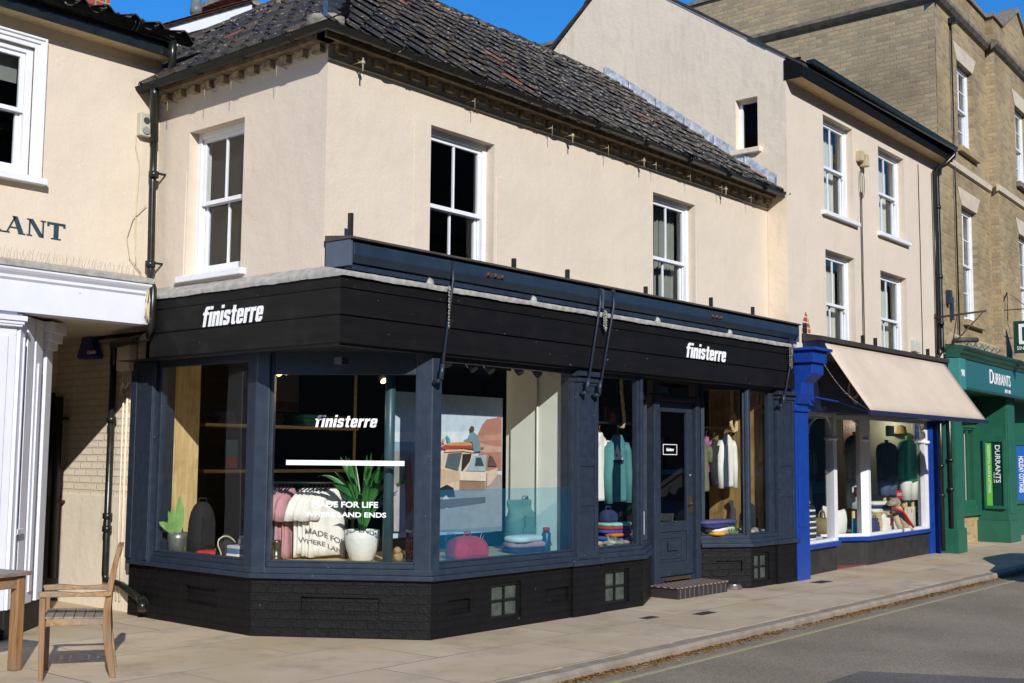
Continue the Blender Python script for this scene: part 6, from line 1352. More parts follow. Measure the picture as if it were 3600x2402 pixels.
# ---- left pane of the bay
PX, PY = 6.875, 10.06
PL = thing('potted_plant', 'pale green broad leaved plant in a grey pot standing in the leftmost bay window', 'plant', (PX, PY, ZD))
MB().lathe((PX, PY, ZD), [(.075, 0), (.095, .03), (.10, .14), (.098, .20), (.088, .2), (.085, .17)], 22).build('pot', flat('zinc_pot', '868884', .35, .6), PL)
M_lf1 = mat('pale_green_leaf', '8db26a', .45, .25, 10, c2='6f9a55'); M_lf2 = mat('dark_green_leaf', '3f7a3a', .35, .35, 8, c2='2a5a2b')
mb = MB()
for dx, dz, w_, be in ((-.20, .16, .035, .1), (-.13, .24, .03, .0), (-.07, .26, .035, 0), (-.02, .25, .04, 0), (.035, .33, .042, 0), (.0, .38, .04, -.02), (.07, .2, .03, .05), (-.1, .18, .035, .1)):
    leaf(mb, (PX+dx*.15, PY, ZD+.17), (PX+dx, PY+rnd(-.03, .06), ZD+.17+dz), w_, be)
mb.build('foliage', M_lf1, PL)
M_moss = mat('dry_moss', '8c8c58', .9, .4, 30, c2='6c6d40'); mb = MB(); k = Vector((6.86, 9.99, ZD))
for i in range(700):
    a, q = rnd(0, 6.28), math.sqrt(random.random()); c = Vector((k.x+math.cos(a)*q*.12, k.y+math.sin(a)*q*.16, ZD+.07*(1-q*q)*rnd(.2, 1))); d = Vector((rnd(-1, 1), rnd(-1, 1), rnd(-.3, 1))).normalized()*rnd(.01, .03); s = d.cross(Vector((0, 0, 1))).normalized()*.0025
    mb.v += [c-s, c+s, c+d]; n_ = len(mb.v); mb.f.append([n_-3, n_-2, n_-1]); mb.m.append(0); mb.sm.append(False)
mb.build('moss', M_moss, loc=(k.x, k.y, ZD), kind='stuff')
M_bp = cloth('black_nylon', '1d1d20'); M_red = cloth('red', 'c8372f'); M_whc = cloth('white', 'e4e2dc', .05); M_teal = cloth('teal', '4f8a8c'); M_navyc = cloth('navy', '26305a'); M_yel2 = cloth('mustard', 'cf9a3a'); M_pink = cloth('dusty_pink', 'b98a92'); M_olive = cloth('olive', '71735a'); M_mag = cloth('magenta', 'a85a94'); M_orange2 = cloth('orange', 'd2602c')
k = Vector((6.965, 9.83, ZD)); pack('backpack', 'black rucksack standing beside the grey plant pot in the leftmost bay window', k.x-.12, k.x+.13, ZD, ZD+.50, k.y-.02, M_bp, .11)
k = Vector((6.94, 9.58, ZD)); folded('folded_hat', 'flat red folded item lying on the window board beside the black rucksack', k.x-.12, k.x+.12, ZD, ZD+.045, k.y, [M_red], 'folded clothes')
k = Vector((6.93, 9.36, ZD)); cbag = pack('camera_bag', 'small black camera bag with a cream cord loop in the leftmost bay window', k.x-.1, k.x+.1, ZD, ZD+.17, k.y, M_bp, .06, cat='bag')
mb = MB(); mb.tube([(k.x-.13+.02*math.cos(i*.6), k.y-.08, ZD+.02+.022*i) if i < 8 else (k.x-.1+.03*(i-8), k.y-.08, ZD+.2-.004*(i-9)**2) for i in range(14)], .007, 6); mb.build('cord', mat('cream_cord', 'd3c6a8', .8), cbag)
k = Vector((7.02, 9.22, ZD)); mb = MB(); z = ZD
for i, (t, w_) in enumerate(((.04, .13), (.045, .125), (.03, .12))): mb.mi = i; mb.box(k.x-w_, k.x+w_, k.y-.09, k.y+.09, z, z+t-.002); z += t
tag(mb.build('books', [M_whc, flat('blue_book', '4c6b9c'), flat('pale_book', 'bfc7cf')], None, loc=(k.x, k.y, ZD), bevel=.003), 'short stack of blue and white books in the leftmost bay window', 'books')
mb = MB(); mb.lathe((k.x-.02, k.y, z), [(.03, 0), (.032, .05), (.02, .06), (.02, .085)], 14); tag(mb.build('bottle', M_steel, None, loc=(k.x, k.y, z)), 'little metal flask standing on the stack of books', 'flask')
# ---- chamfered pane: rail of shirts, plant, lantern
k = Vector((7.08, 8.80, ZD)); mb = MB(); mb.lathe((k.x, k.y, ZD), [(.05, 0), (.052, .02), (.045, .025), (.045, .15), (.05, .155), (.05, .17), (.03, .18)], 18); tag(mb.build('camp_stove', flat('burnished_metal', '6f6a5c', .3, .8), None, loc=(k.x, k.y, ZD)), 'small metal camping stove beside the pink shirts in the corner bay', 'stove')
RL = thing('clothes_rail', 'dark clothes rail carrying pink and white shirts inside the corner bay window', 'clothes rail', (7.3, 8.6, ZD))
ra, rb = Vector((7.12, 8.93, 1.33)), Vector((7.60, 8.42, 1.33))
mb = MB(); mb.tube([ra, rb], .012, 8); [mb.tube([(p.x, p.y, ZD), p], .012, 8) for p in (ra, rb)]; mb.build('rail', M_blk, RL)
def side_shirt(t, ang, lbl, m, grp, h=.62, dep=.16, br=.022):
    p = ra.lerp(rb, t); f = Fr(p.x, p.y, ang); o = MB(f); c = 1.27; ph = rnd(0, 6); wv = (.012, rnd(26, 38), ph)
    secs = [(0, 0, c-h*(1-q), dep*w_, br*b_, 0) for q, w_, b_ in ((0, 1.0, 1.3), (.12, .97, 1.3), (.3, .95, 1.25), (.5, .95, 1.2), (.68, .98, 1.15), (.8, 1.06, 1.1), (.9, 1.0, .9), (.96, .62, .7), (1.0, .3, .5), (1.015, .24, .4))]
    o.loft(secs, 44, 2.2, .015, wv)
    for s in (-1, 1):
        o.loft([(s*(dep+.055+rnd(-.01, .01)), -.005, c-h*.46, .055, br*1.25, s*.25), (s*(dep+.03), 0, c-h*.32, .062, br*1.2, s*.15), (s*(dep-.0), 0, c-h*.18, .06, br, 0), (s*(dep-.05), 0, c-h*.08, .045, br*.8, 0)], 20, 2.2, .02, (.006, 40, ph))
    g = o.build('shirt', m, None, loc=(p.x, p.y, c-h)); tag(g, lbl, 'shirt', grp)
    hh = MB(f); hh.tube([(-.1, 0, c-.01), (0, 0, c+.02), (.1, 0, c-.01)], .006, 5); hh.tube([(0, 0, c+.02), (0, 0, c+.07)], .004, 5); hh.build('hanger', M_blk, g)
for i in range(2): side_shirt(.03+.035*i, 22, ('slate blue' if i else 'dark teal')+' shirt at the left end of the rail in the corner bay', [cloth('slate', '3c4a52'), cloth('dark_teal', '2c4a50')][i], None, .6, .1)
for i in range(4): side_shirt(.12+i*.045, 20+rnd(-6, 6), 'dusty pink shirt on the rail in the corner bay', M_pink, 'pink shirts on the corner bay rail', .60+.012*i, .13)
for i in range(8): side_shirt(.42+i*.055, 14-3*i+rnd(-5, 5), 'white shirt on the rail in the corner bay', M_whc, 'white shirts on the corner bay rail', .60+rnd(-.02, .03), .14+rnd(-.01, .015))
k = Vector((7.53, 8.13, ZD)); kx, ky = k.x, k.y
PT = thing('potted_plant', 'tall dark green plant in a big round white pot in the corner bay window', 'plant', (kx, ky, ZD))
MB().lathe((kx, ky, ZD), [(.085, 0), (.11, .02), (.145, .12), (.158, .2), (.162, .28), (.155, .285), (.148, .27), (.14, .24)], 30).build('pot', mat('white_ceramic', 'dfe0dc', .5, .06, 20, .5, 30), PT)
mb = MB(); mb.lathe((kx, ky, ZD+.235), [(.14, 0), (.14, .01)], 20); mb.build('soil', flat('soil', '3b2c20', .9), PT)
mb = MB()
for i in range(34):
    a = i*2.4; r = rnd(.04, .33); h = rnd(.3, .8) if i % 3 else rnd(.12, .35); zz = ZD+.26+rnd(0, .3)
    leaf(mb, (kx+.02*math.cos(a), ky+.02*math.sin(a), zz), (kx+r*math.cos(a)*1.0, ky+r*math.sin(a), min(zz+h, 1.62)), rnd(.014, .03), rnd(-.05, .45))
for j in range(3): mb.tube([(kx+.03*j-.03, ky, ZD+.24), (kx+.035*j-.035, ky, ZD+.62)], .012, 6)
mb.build('foliage', M_lf2, PT)
def rock(mb, x, y, z, r, sx=1, sz=.7):
    k = len(mb.v); n = 9; ph = rnd(0, 6)
    for i in range(6):
        t = math.pi*i/5
        for j in range(n):
            g = 2*math.pi*j/n; q = r*(1+.14*math.sin(3*g+ph+i)+.1*math.sin(5*g+2*i)); mb.v.append(Vector((x+math.cos(g)*math.sin(t)*q*sx, y+math.sin(g)*math.sin(t)*q, z+r*sz-math.cos(t)*r*sz)))
    for i in range(5):
        for j in range(n): mb.f.append([k+i*n+j, k+i*n+(j+1) % n, k+(i+1)*n+(j+1) % n, k+(i+1)*n+j]); mb.m.append(0); mb.sm.append(True)
M_rock = mat('sandy_rock', '9c875f', .85, .3, 20, .6, 60); 
k = Vector((7.706, 7.83, ZD)); mb = MB(); rock(mb, k.x, k.y, ZD, .05, 1.1, .9); rock(mb, k.x-.015, k.y, ZD+.07, .035, 1, 1); tag(mb.build('rock', M_rock, loc=(k.x, k.y, ZD)), 'rough sandy rock beside the teal column in the corner bay', 'rock')
k = Vector((7.86, 7.80, ZD)); LN = thing('lantern', 'red cylindrical storm lantern with a rock inside near the corner bay mullion', 'lantern', (k.x, k.y, ZD)); mb = MB()
mb.lathe((k.x, k.y, ZD), [(.06, 0), (.065, .015), (.06, .02)], 20); mb.lathe((k.x, k.y, ZD), [(.06, .26), (.067, .265), (.067, .285), (.04, .29)], 20)
mb.build('cap_and_base', M_steel, LN); mb = MB()
for i in range(10): a = i*math.pi/5; mb.tube([(k.x+.06*math.cos(a), k.y+.06*math.sin(a), ZD+.01), (k.x+.06*math.cos(a), k.y+.06*math.sin(a), ZD+.27)], .006, 5)
for z in (.09, .18): mb.lathe((k.x, k.y, ZD), [(.061, z), (.064, z+.004), (.061, z+.008)], 20)
mb.build('red_cage', flat('red_paint', 'b0362a', .4), LN); mb = MB(); rock(mb, k.x, k.y, ZD+.02, .045, 1, .7); mb.build('stone', M_rock, LN)
# ---- poster of beach, estate car and surfboards
YP = 8.0; FP = Fr(0, YP, 0); pp = lambda x, y: FP.pk(*q6(x, y)); u0, zt = FP.pk(*q5(835, 392)); u1, zb = pp(545, 1250)
PO = thing('poster', 'large beach photograph poster with a tan estate car and surfboards behind the main bay window', 'poster', ((u0+u1)/2, YP, zb))
pc_ = lambda n, c: mat('print_'+n, c, .5, .14, 9)
MB(FP).box(u0, u1, .0, .02, zb, zt).build('board', pc_('sky', 'c3d2e2'), PO)
lay = [0]
def pr(n, c, pts):
    lay[0] -= .0012; mb = MB(FP); q = [pp(*a) for a in pts]; q = [(min(max(a[0], u0+.002), u1-.002), min(max(a[1], zb+.002), zt-.002)) for a in q]; mb.panel(q, lay[0], lay[0]+.001); return mb.build('print_'+n, pc_(n, c), PO)
pr('sky_low', 'd8e0e8', [(-200, 640), (545, 640), (545, 760), (-200, 760)])
pr('sea', '8fa7bd', [(-200, 700), (180, 705), (180, 760), (-200, 760)])
pr('cliff', 'b07a6a', [(378, 705), (402, 650), (425, 600), (455, 565), (500, 560), (545, 546), (545, 880), (420, 880), (400, 760)])
pr('cliff_band', 'bb8a78', [(385, 670), (545, 655), (545, 690), (383, 700)])
pr('scree', 'c2a18c', [(395, 705), (470, 725), (545, 735), (545, 765), (440, 770), (400, 760)])
pr('beach', '9a938f', [(-200, 760), (160, 760), (150, 1250), (-200, 1250)])
pr('beach_right', 'a29a96', [(440, 890), (545, 905), (545, 1250), (150, 1250), (150, 990), (440, 1000)])
pr('car_body', 'd9c4ae', [(110, 1000), (110, 900), (150, 872), (165, 800), (185, 762), (300, 755), (365, 765), (380, 790), (440, 800), (445, 945), (440, 1000)])
pr('bonnet', 'cdb195', [(110, 900), (152, 868), (280, 880), (280, 938), (150, 978), (110, 985)])
pr('body_shadow', '9a7d69', [(282, 940), (440, 948), (440, 1000), (282, 1000)])
pr('wheel_arch', '2a2625', [(150, 1040), (165, 985), (205, 965), (245, 985), (255, 1040)])
pr('headlamp', 'd9d4cc', [(178, 1085), (182, 1045), (200, 1030), (218, 1050), (222, 1090), (205, 1118)])
pr('bumper', '6f5b50', [(110, 1060), (440, 1040), (440, 1075), (110, 1120)])
pr('windscreen', '56646d', [(192, 858), (212, 775), (296, 768), (272, 880)])
pr('cabin', '2f2b29', [(300, 778), (355, 775), (345, 820), (300, 880), (292, 880)])
pr('open_door_glass', '9fb4bd', [(318, 880), (368, 790), (445, 782), (440, 884)])
pr('open_door_dark', '394850', [(372, 852), (380, 800), (410, 798), (430, 852)])
pr('open_door', 'e2d0bc', [(283, 884), (443, 888), (441, 944), (281, 938)])
pr('rear_door', 'd0b8a2', [(447, 885), (512, 862), (508, 905), (470, 960), (446, 980)])
pr('rear_glass', '5f4c46', [(452, 850), (462, 785), (480, 795), (508, 852)])
pr('roof', 'e2c4a4', [(180, 766), (196, 752), (300, 748), (366, 760), (366, 770), (300, 760)])
pr('board_red', 'b0453c', [(160, 738), (185, 722), (300, 722), (430, 738), (410, 750), (300, 742), (190, 752)])
pr('board_orange', 'cf9560', [(170, 722), (230, 708), (330, 702), (352, 712), (350, 726), (230, 726)])
pr('board_fin', '4fa3b3', [(192, 662), (205, 668), (218, 690), (220, 712), (204, 712)])
pr('fin_small', 'd6b08a', [(170, 685), (182, 680), (186, 710), (172, 714)])
pr('sitter', '75909a', [(296, 694), (325, 684), (336, 652), (358, 640), (384, 664), (404, 730), (406, 760), (362, 764), (352, 704), (312, 704)])
pr('sitter_head', '5a4034', [(338, 612), (350, 606), (362, 612), (364, 636), (352, 646), (340, 640)])
pr('surfboard_left', 'a65a48', [(-52, 880), (-30, 780), (-20, 860), (-12, 1100), (-40, 1160), (-60, 1060)])
pr('shingle', 'b7b0b4', [(-130, 960), (-60, 960), (-60, 1250), (-130, 1250)])
# ---- main pane: red bag, jar, rolltop pack, towels, flask
k = Vector((8.46, 7.63, ZD)); pack('dry_bag', 'bright red soft bag lying on the board at the bottom of the main bay window', k.x-.24, k.x+.22, ZD, ZD+.21, k.y+.03, cloth('bright_red', 'e8303c'), .14, cat='bag')
k = Vector((8.22, 7.66, ZD)); mb = MB(); mb.lathe((k.x, k.y, ZD), [(.05, 0), (.055, .01), (.055, .2), (.04, .22), (.042, .25)], 18); tag(mb.build('jar', glass('jar_glass', (.75, .85, .8)), None, loc=(k.x, k.y, ZD)), 'glass jar standing left of the bright red bag in the main bay window', 'jar')
a = bb(q6, (585, 1060, 790, 1330), 7.95); pack('rolltop_backpack', 'green roll top backpack seen through the blue film beside the white partition', a[0], a[1], ZD, a[3], 7.95, cloth('green_canvas', '5d7f74'), .12, True)
a = bb(q6, (575, 1300, 800, 1380), 7.72); folded('folded_towels', 'folded white pink and blue towels in front of the roll top backpack', a[0], a[1], ZD, ZD+.17, 7.72, [M_navyc, M_pink, M_whc])
k = Vector((9.56, 7.58, ZD)); FKk = thing('flask', 'dark blue flask with a red cap at the right of the main bay window', 'flask', (k.x, k.y, ZD)); MB().lathe((k.x, k.y, ZD), [(.042, 0), (.045, .01), (.045, .19), (.03, .21)], 18).build('bottle', flat('blue_enamel', '23506a', .35), FKk); MB().lathe((k.x, k.y, ZD+.21), [(.035, 0), (.036, .03), (.03, .04)], 18).build('cap', M_red, FKk)
# grasses in front
mb = MB(); k = ground(*q6(360, 1415), ZD)
for t in ((.07, .28), (.03, .2), (.1, .24)): leaf(mb, (k.x, k.y-.05, ZD), (k.x+t[0], k.y-.05, ZD+t[1]), .004, .1)
tag(mb.build('dried_grass', mat('dry_straw', 'd0c9a8', .7), None, loc=(k.x, k.y, ZD)), 'dry pale grass stems in front of the bright red bag', 'dried grass')
# ---- track lights
TL = thing('track_light_rail', 'black lighting track fixed under the ceiling of the main bay', 'lighting track', (8.5, 7.85, 2.6)); a = FP.pk(*q6(150, 175)); a = bb(q6, (150, 178, 835, 235), 7.75)
mb = MB(); mb.box(7.75, a[1], 7.74, 7.78, 2.50, 2.53); mb.box(7.75, a[1]-.2, 8.10, 8.13, 2.50, 2.53); mb.build('track', M_blk, TL)
def spot(x, y, z, lb, lit=False, ax=-.35, grp='spotlights on the ceiling tracks'):
    s = thing('spotlight', lb, 'spotlight', (x, y, z), grp); mb = MB(); mb.tube([(x, y, z+.14), (x, y, z+.05)], .01, 6); mb.tube([(x, y+.04, z+.07), (x, y-.05, z-.03)], .042, 12); mb.build('lamp_body', M_blk, s)
    if lit:
        mb = MB(); mb.tube([(x, y-.052, z-.032), (x, y-.056, z-.036)], .036, 12); mb.build('lens', emit('warm_lamp', 'ffc978', 14), s)
        ld = bpy.data.lights.new('lamp_light', 'POINT'); ld.energy = 6; ld.color = (1, .78, .5); ld.shadow_soft_size = .04; lo = bpy.data.objects.new('lamp_light', ld); COL.objects.link(lo); lo.parent = s; lo.location = (0, -.12, -.08)
for x_, y_, lb in ((200, 215, 'black spotlight nearest the mullion over the poster'), (355, 245, 'black spotlight over the middle of the poster'), (462, 255, 'black spotlight over the right half of the poster'), (640, 265, 'black spotlight over the gap between poster and white partition'), (752, 278, 'black spotlight nearest the white partition')):
    u_, z_q = Fr(0, 7.76, 0).pk(*q6(x_, y_)); spot(u_, 7.76, max(z_q, 2.36), lb, grp=None)
for q, x_, y_, Y_, lb in ((q5, 125, 262, 9.0, 'lit warm spotlight above the shirts at the left of the corner bay'), (q5, 762, 312, 9.4, 'lit warm spotlight just left of the teal column'), (q5, 1003, 356, 9.4, 'lit warm spotlight seen just left of the corner mullion'), (qb, 996, 366, 8.2, 'lit warm spotlight over the timber lining of the right window'), (qb, 505, 460, 10.5, 'lit warm spotlight deep inside the shop seen through the door')):
    u_, z_q = Fr(0, Y_, 0).pk(*q(x_, y_)); spot(u_, Y_, min(z_q, 2.6), lb, True, grp=None)
# shelf goods and framed pictures
for (q, r, Y_, c, nm, lb) in ((q4, (595, 690, 665, 865), 11.05, '3f7fb0', 'framed_picture', 'blue and orange beach picture standing on the lower wall shelf'), (q5, (90, 285, 255, 520), 12.2, '6a6258', 'framed_picture', 'dim framed landscape picture on the back wall above the upper shelf'), (qb, (200, 440, 270, 535), 8.5, '2a2522', 'framed_picture', 'dark portrait picture behind the teal sweatshirt')):
    a = bb(q, r, Y_); mb = MB(); mb.box(a[0], a[1], Y_-.015, Y_+.01, a[2], a[3]); o = tag(mb.build(nm, flat('pic_%s' % c, c, .5), None, loc=(a[0], Y_, a[2])), lb, 'picture')
    mb = MB(); w_, h_ = a[1]-a[0], a[3]-a[2]
    if c == '3f7fb0': mb.panel([(a[0], a[2]+.003), (a[1], a[2]+.003), (a[1], a[2]+h_*.38), (a[0]+w_*.5, a[2]+h_*.45), (a[0], a[2]+h_*.33)], Y_-.018, Y_-.016); mb.build('print', flat('orange_rock_print', 'b0603c'), o)
    if c == '2a2522': mb.panel([(a[0]+w_*.3, a[2]+h_*.15), (a[0]+w_*.75, a[2]+h_*.1), (a[0]+w_*.7, a[2]+h_*.5), (a[0]+w_*.55, a[2]+h_*.75), (a[0]+w_*.35, a[2]+h_*.6)], Y_-.018, Y_-.016); mb.build('print', flat('orange_print', 'b5593a'), o)
    if c == '6a6258': mb.panel([(a[0]+.01, a[2]+.01), (a[1]-.01, a[2]+.01), (a[1]-.01, a[2]+h_*.25), (a[0]+.01, a[2]+h_*.3)], Y_-.018, Y_-.016); mb.build('print', flat('brown_print', '4a3a30'), o)
for j, (x_, wv_, c) in enumerate(((8.05, .3, M_navyc), (8.75, .35, M_bp), (9.3, .34, M_teal), (9.7, .2, M_olive))):
    folded('folded_stack', ['folded navy clothes on the upper wall shelf nearest the window', 'folded black clothes on the upper wall shelf', 'folded teal clothes on the upper wall shelf', 'folded olive clothes at the far end of the upper wall shelf'][j], x_-wv_/2, x_+wv_/2, 1.932, 2.07, 11.05, [c, c, c])
# ---- left display of the entrance
HR = thing('hanging_rail', 'black garment rail hung from thick rope behind the window left of the door', 'clothes rail', (10.9, 7.95, 2)); a = bb(qb, (165, 520, 355, 540), 7.95)
MB().tube([(a[0]-.3, 7.95, (a[2]+a[3])/2), (a[1], 7.95, (a[2]+a[3])/2)], .014, 8).build('rail', M_blk, HR)
def rope(par, pts, r=.022):
    mb = MB(); P_ = [Vector(p) for p in pts]; L_ = []; 
    for i in range(len(P_)-1):
        for j in range(8): L_.append(P_[i].lerp(P_[i+1], j/8))
    L_.append(P_[-1])
    for s in range(3): mb.tube([p+Vector((math.cos(i*.7+s*2.09)*r*.5, 0, 0))+Vector((0, math.sin(i*.7+s*2.09)*r*.5, 0)) for i, p in enumerate(L_)], r*.55, 6)
    mb.build('rope', mat('natural_rope', 'c9b58c', .9, .3, 60, .5, 120), par)
u_, z_q = Fr(0, 7.9, 0).pk(*qb(290, 300)); u2, z2 = Fr(0, 7.9, 0).pk(*qb(296, 560)); rope(HR, [(u_, 7.9, 2.7), (u_, 7.9, z2+.45), (u2+.02, 7.9, z2+.2), (u2+.035, 7.9, z2+.1), (u2, 7.9, z2+.01), (u2-.04, 7.93, z2+.03)])
a = bb(qb, (205, 592, 330, 960), 7.9); tg = garment('sweatshirt', 'teal sweatshirt with a white sailing print hanging left of the shop door', a[0], a[1], a[2], a[3], 7.9, M_teal)
p0 = bb(qb, (245, 665, 300, 748), 7.83); mb = MB(); mb.panel([(p0[0], p0[2]+.03), (p0[1], p0[2]+.03), ((p0[0]*.6+p0[1]*.4), p0[3]+.04)], 7.832, 7.836); mb.build('sail_print', M_whc, tg); mb = MB(); mb.box(p0[0], p0[1]+.01, 7.830, 7.834, p0[2], p0[2]+.035); mb.build('sail_print', M_navyc, tg); mb = MB(); mb.box(p0[0]+.045, p0[0]+.075, 7.826, 7.8300, p0[2]+.07, p0[2]+.1); mb.build('sail_print', M_orange2, tg)
a = bb(qb, (120, 580, 216, 955), 7.98); garment('tee_shirt', 'white tee shirt half hidden by the navy pilaster left of the door', a[0], a[1], a[2], a[3], 7.98, M_whc, long_=False)
a = bb(qb, (175, 1040, 340, 1150), 7.75); folded('folded_clothes', 'untidy pile of blue red and mint folded clothes on the pebbles left of the door', a[0], a[1], ZD+.02, ZD+.24, 7.75, [M_navyc, cloth('blue', '2f4a90'), M_orange2, cloth('royal', '3450a0'), cloth('crimson', 'a03038'), cloth('mint', '8fc4b4')])
pack('cap', 'navy cap leaning on top of the pile of folded clothes', a[0]+.1, a[0]+.33, ZD+.24, ZD+.38, 7.8, M_navyc, .08, cat='cap')
mb = MB(F5); u_, z_q = F5.pk(*qb(411, 1080), .05); text_down(mb, 'FINISTERRE', u_-.02, u_+.012, .72, .97, .043, .002, .01) if False else text_mesh(mb, 'IIIIIII', u_-.02, u_+.01, .72, .98, .043, .002, 0, .01); mb.build('glass_lettering', M_letter, W5)
# ---- right display
HR2 = thing('hanging_rail', 'black garment rail in a rope loop behind the window right of the door', 'clothes rail', (13.3, 7.95, 2)); a = bb(qb, (715, 548, 905, 566), 7.9)
MB().tube([(a[0]-.2, 7.9, (a[2]+a[3])/2), (a[1], 7.9, (a[2]+a[3])/2)], .014, 8).build('rail', M_blk, HR2); zr = (a[2]+a[3])/2; ux = a[1]
rope(HR2, [(ux-.03, 7.9, 2.7), (ux-.03, 7.9, zr+.3), (ux-.09, 7.88, zr+.16), (ux-.11, 7.87, zr+.05), (ux-.06, 7.86, zr-.04), (ux+.02, 7.87, zr-.02), (ux+.05, 7.88, zr+.08), (ux+.0, 7.89, zr+.2), (ux-.03, 7.9, zr+.3)], .026)
for nm, r_, m_, lb, lg in (('overshirt', (690, 618, 778, 905), M_olive, 'olive overshirt hanging right of the shop door', False), ('top', (740, 605, 778, 800), M_mag, 'magenta top between the olive shirt and the dark jacket', False), ('jacket', (780, 618, 822, 870), cloth('dark_jacket', '25252b'), 'dark jacket between magenta top and white sweatshirt', True), ('sweatshirt', (822, 592, 916, 880), M_whc, 'white sweatshirt hanging against the timber boards right of the door', True)):
    yy = {'overshirt': 7.86, 'top': 7.94, 'jacket': 7.88, 'sweatshirt': 7.84}[nm]; a = bb(qb, r_, yy); garment(nm, lb, a[0], a[1], a[2], a[3], yy, m_, long_=lg, depth=.04)
a = bb(qb, (722, 1050, 905, 1130), 7.65); folded('folded_clothes', 'folded yellow white and purple clothes on the pebbles right of the door', a[0]+.02, a[1], ZD+.02, ZD+.2, 7.65, [M_yel2, M_whc, M_navyc, cloth('purple', '4d4a80')])
pack('bucket_hat', 'olive bucket hat behind the folded clothes right of the door', a[0]+.03, a[0]+.32, ZD+.12, ZD+.33, 7.95, M_olive, .1, cat='hat')
a = bb(qb, (885, 955, 965, 1120), 7.95); pack('tote_bag', 'dark grey tote bag standing left of the black rucksack in the right window', a[0], a[1], ZD, a[3], 7.95, cloth('charcoal', '34373a'), .06, True, cat='bag')
a = bb(qb, (985, 955, 1050, 1110), 7.7); pack('backpack', 'black rucksack with teal trim standing in the right window by the timber boards', a[0]-.03, a[1], ZD, a[3], 7.7, M_bp, .12)
k = ground(*qb(1056, 1098), ZD); FK2 = thing('water_bottle', 'black and red water bottle at the far right of the right window', 'bottle', (k.x, k.y, ZD)); MB().lathe((k.x, k.y, ZD), [(.035, 0), (.04, .01), (.04, .14), (.025, .17)], 16).build('bottle', M_blk, FK2); MB().lathe((k.x, k.y, ZD+.17), [(.032, 0), (.032, .05), (.02, .06)], 16).build('cap', M_red, FK2)
mb = MB(); blades(mb, 13.2, 7.5, ZD, 60, .05, .16); tag(mb.build('grass_tuft', M_lf1, loc=(13.2, 7.5, ZD)), 'little tuft of grass among the pebbles right of the door', 'grass tuft')
mb = MB(); blades(mb, 10.65, 7.5, ZD, 60, .05, .14); tag(mb.build('grass_tuft', M_lf1, loc=(10.65, 7.5, ZD)), 'little tuft of grass among the pebbles left of the door', 'grass tuft')
# pebbles: individual stones
protos = []
for c in ('a39a86', '8a8a84', 'b8ab92', '77807c'):
    mb = MB(); rock(mb, 0, 0, 0, .04, 1.3, .5); o = mb.build('pebble', mat('pebble_'+c, c, .7, .15, 30), None, loc=(0, 0, 0)); protos.append(o)
spots = []
for i in range(34):
    x = rnd(10.1, 11.3); y = max(7.41, 7.44+(x-10.87)*.53); spots.append((x, y+rnd(.01, .2), 0))
for i in range(34):
    x = rnd(12.85, 13.9); spots.append((x, rnd(max(7.42, 7.75-(x-12.8)*.7), 7.68), 1))
for i, (x, y, w_) in enumerate(spots):
    pr_ = protos[i % 4]; o = pr_ if i < 4 else pr_.copy()
    if i >= 4: COL.objects.link(o)
    o.location = (x, y, ZD+rnd(0, .03)); o.rotation_euler = (0, 0, rnd(0, 6)); s = rnd(.9, 1.5); o.scale = (s, s, s)
    tag(o, 'smooth beach pebble in the window left of the door' if not w_ else 'smooth beach pebble in the window right of the door', 'pebble', 'pebbles left of the door' if not w_ else 'pebbles right of the door')
# something seen through the door
a = bb(qb, (530, 735, 612, 855), 9.3); garment('shirt', 'pale olive shirt seen through the glass of the shop door', a[0], a[1], a[2]-.2, a[3], 9.3, M_olive, long_=False)
MB().tube([(11.9, 9.0, .1), (11.9, 9.0, 1.25), (13.9, 9.0, 1.25)], .012, 6).build('shop_rail', M_blk, B)
# ================================================================== THINGS IN THE BLUE SHOP WINDOW
def q3b(r, y): return bb(q3, r, y)
YB1, YB2 = 7.78, 8.2; ZB = .44
# striped jumper on a dress form
a = q3b((160, 1035, 268, 1350), 7.85); DF = thing('dress_form', 'navy and cream striped jumper on a wooden necked dress form in the blue shop', 'dress form', ((a[0]+a[1])/2, 7.85, .43)); cx = (a[0]+a[1])/2; w_ = (a[1]-a[0])/2; H = a[3]-.43
mb = MB()
for i in range(18):
    t0, t1 = i/18, (i+1)/18; wf = lambda t: w_*(.85+.15*math.sin(t*5)) if t < .8 else w_*(.95-(t-.8)*2.6); mb.mi = 0 if i % 3 else 1
    mb.loft([(cx, 7.85, .43+H*t0, wf(t0), .1, 0), (cx, 7.85, .43+H*t1, wf(t1), .1, 0)], 18, 2.2)
mb.build('jumper', [cloth('ink', '1a1c28'), M_whc], DF); MB().lathe((cx, 7.85, a[3]-.02), [(.04, 0), (.035, .05), (.05, .06), (.02, .12), (.015, .16), (.025, .2), (.01, .22)], 14).build('neck_knob', flat('turned_wood', 'c99a4c', .4), DF)
a = q3b((285, 1150, 388, 1288), 8.15); mb = MB(); mb.lathe(((a[0]+a[1])/2, 8.15, .43), [(.12, 0), (.15, .1), (.155, .26), (.14, .25)], 18); BK = tag(mb.build('basket', mat('wicker', '8c7f50', .8, .4, 50, .9, 120), None, loc=((a[0]+a[1])/2, 8.15, .43)), 'green brown wicker basket in the left window of the blue shop', 'basket')
mb = MB(); c = (a[0]+a[1])/2; mb.tube([(c-.12, 8.15, .68), (c-.08, 8.15, .78), (c, 8.15, .81), (c+.08, 8.15, .78), (c+.12, 8.15, .68)], .012, 8); mb.build('handle', MC['wicker'], BK)
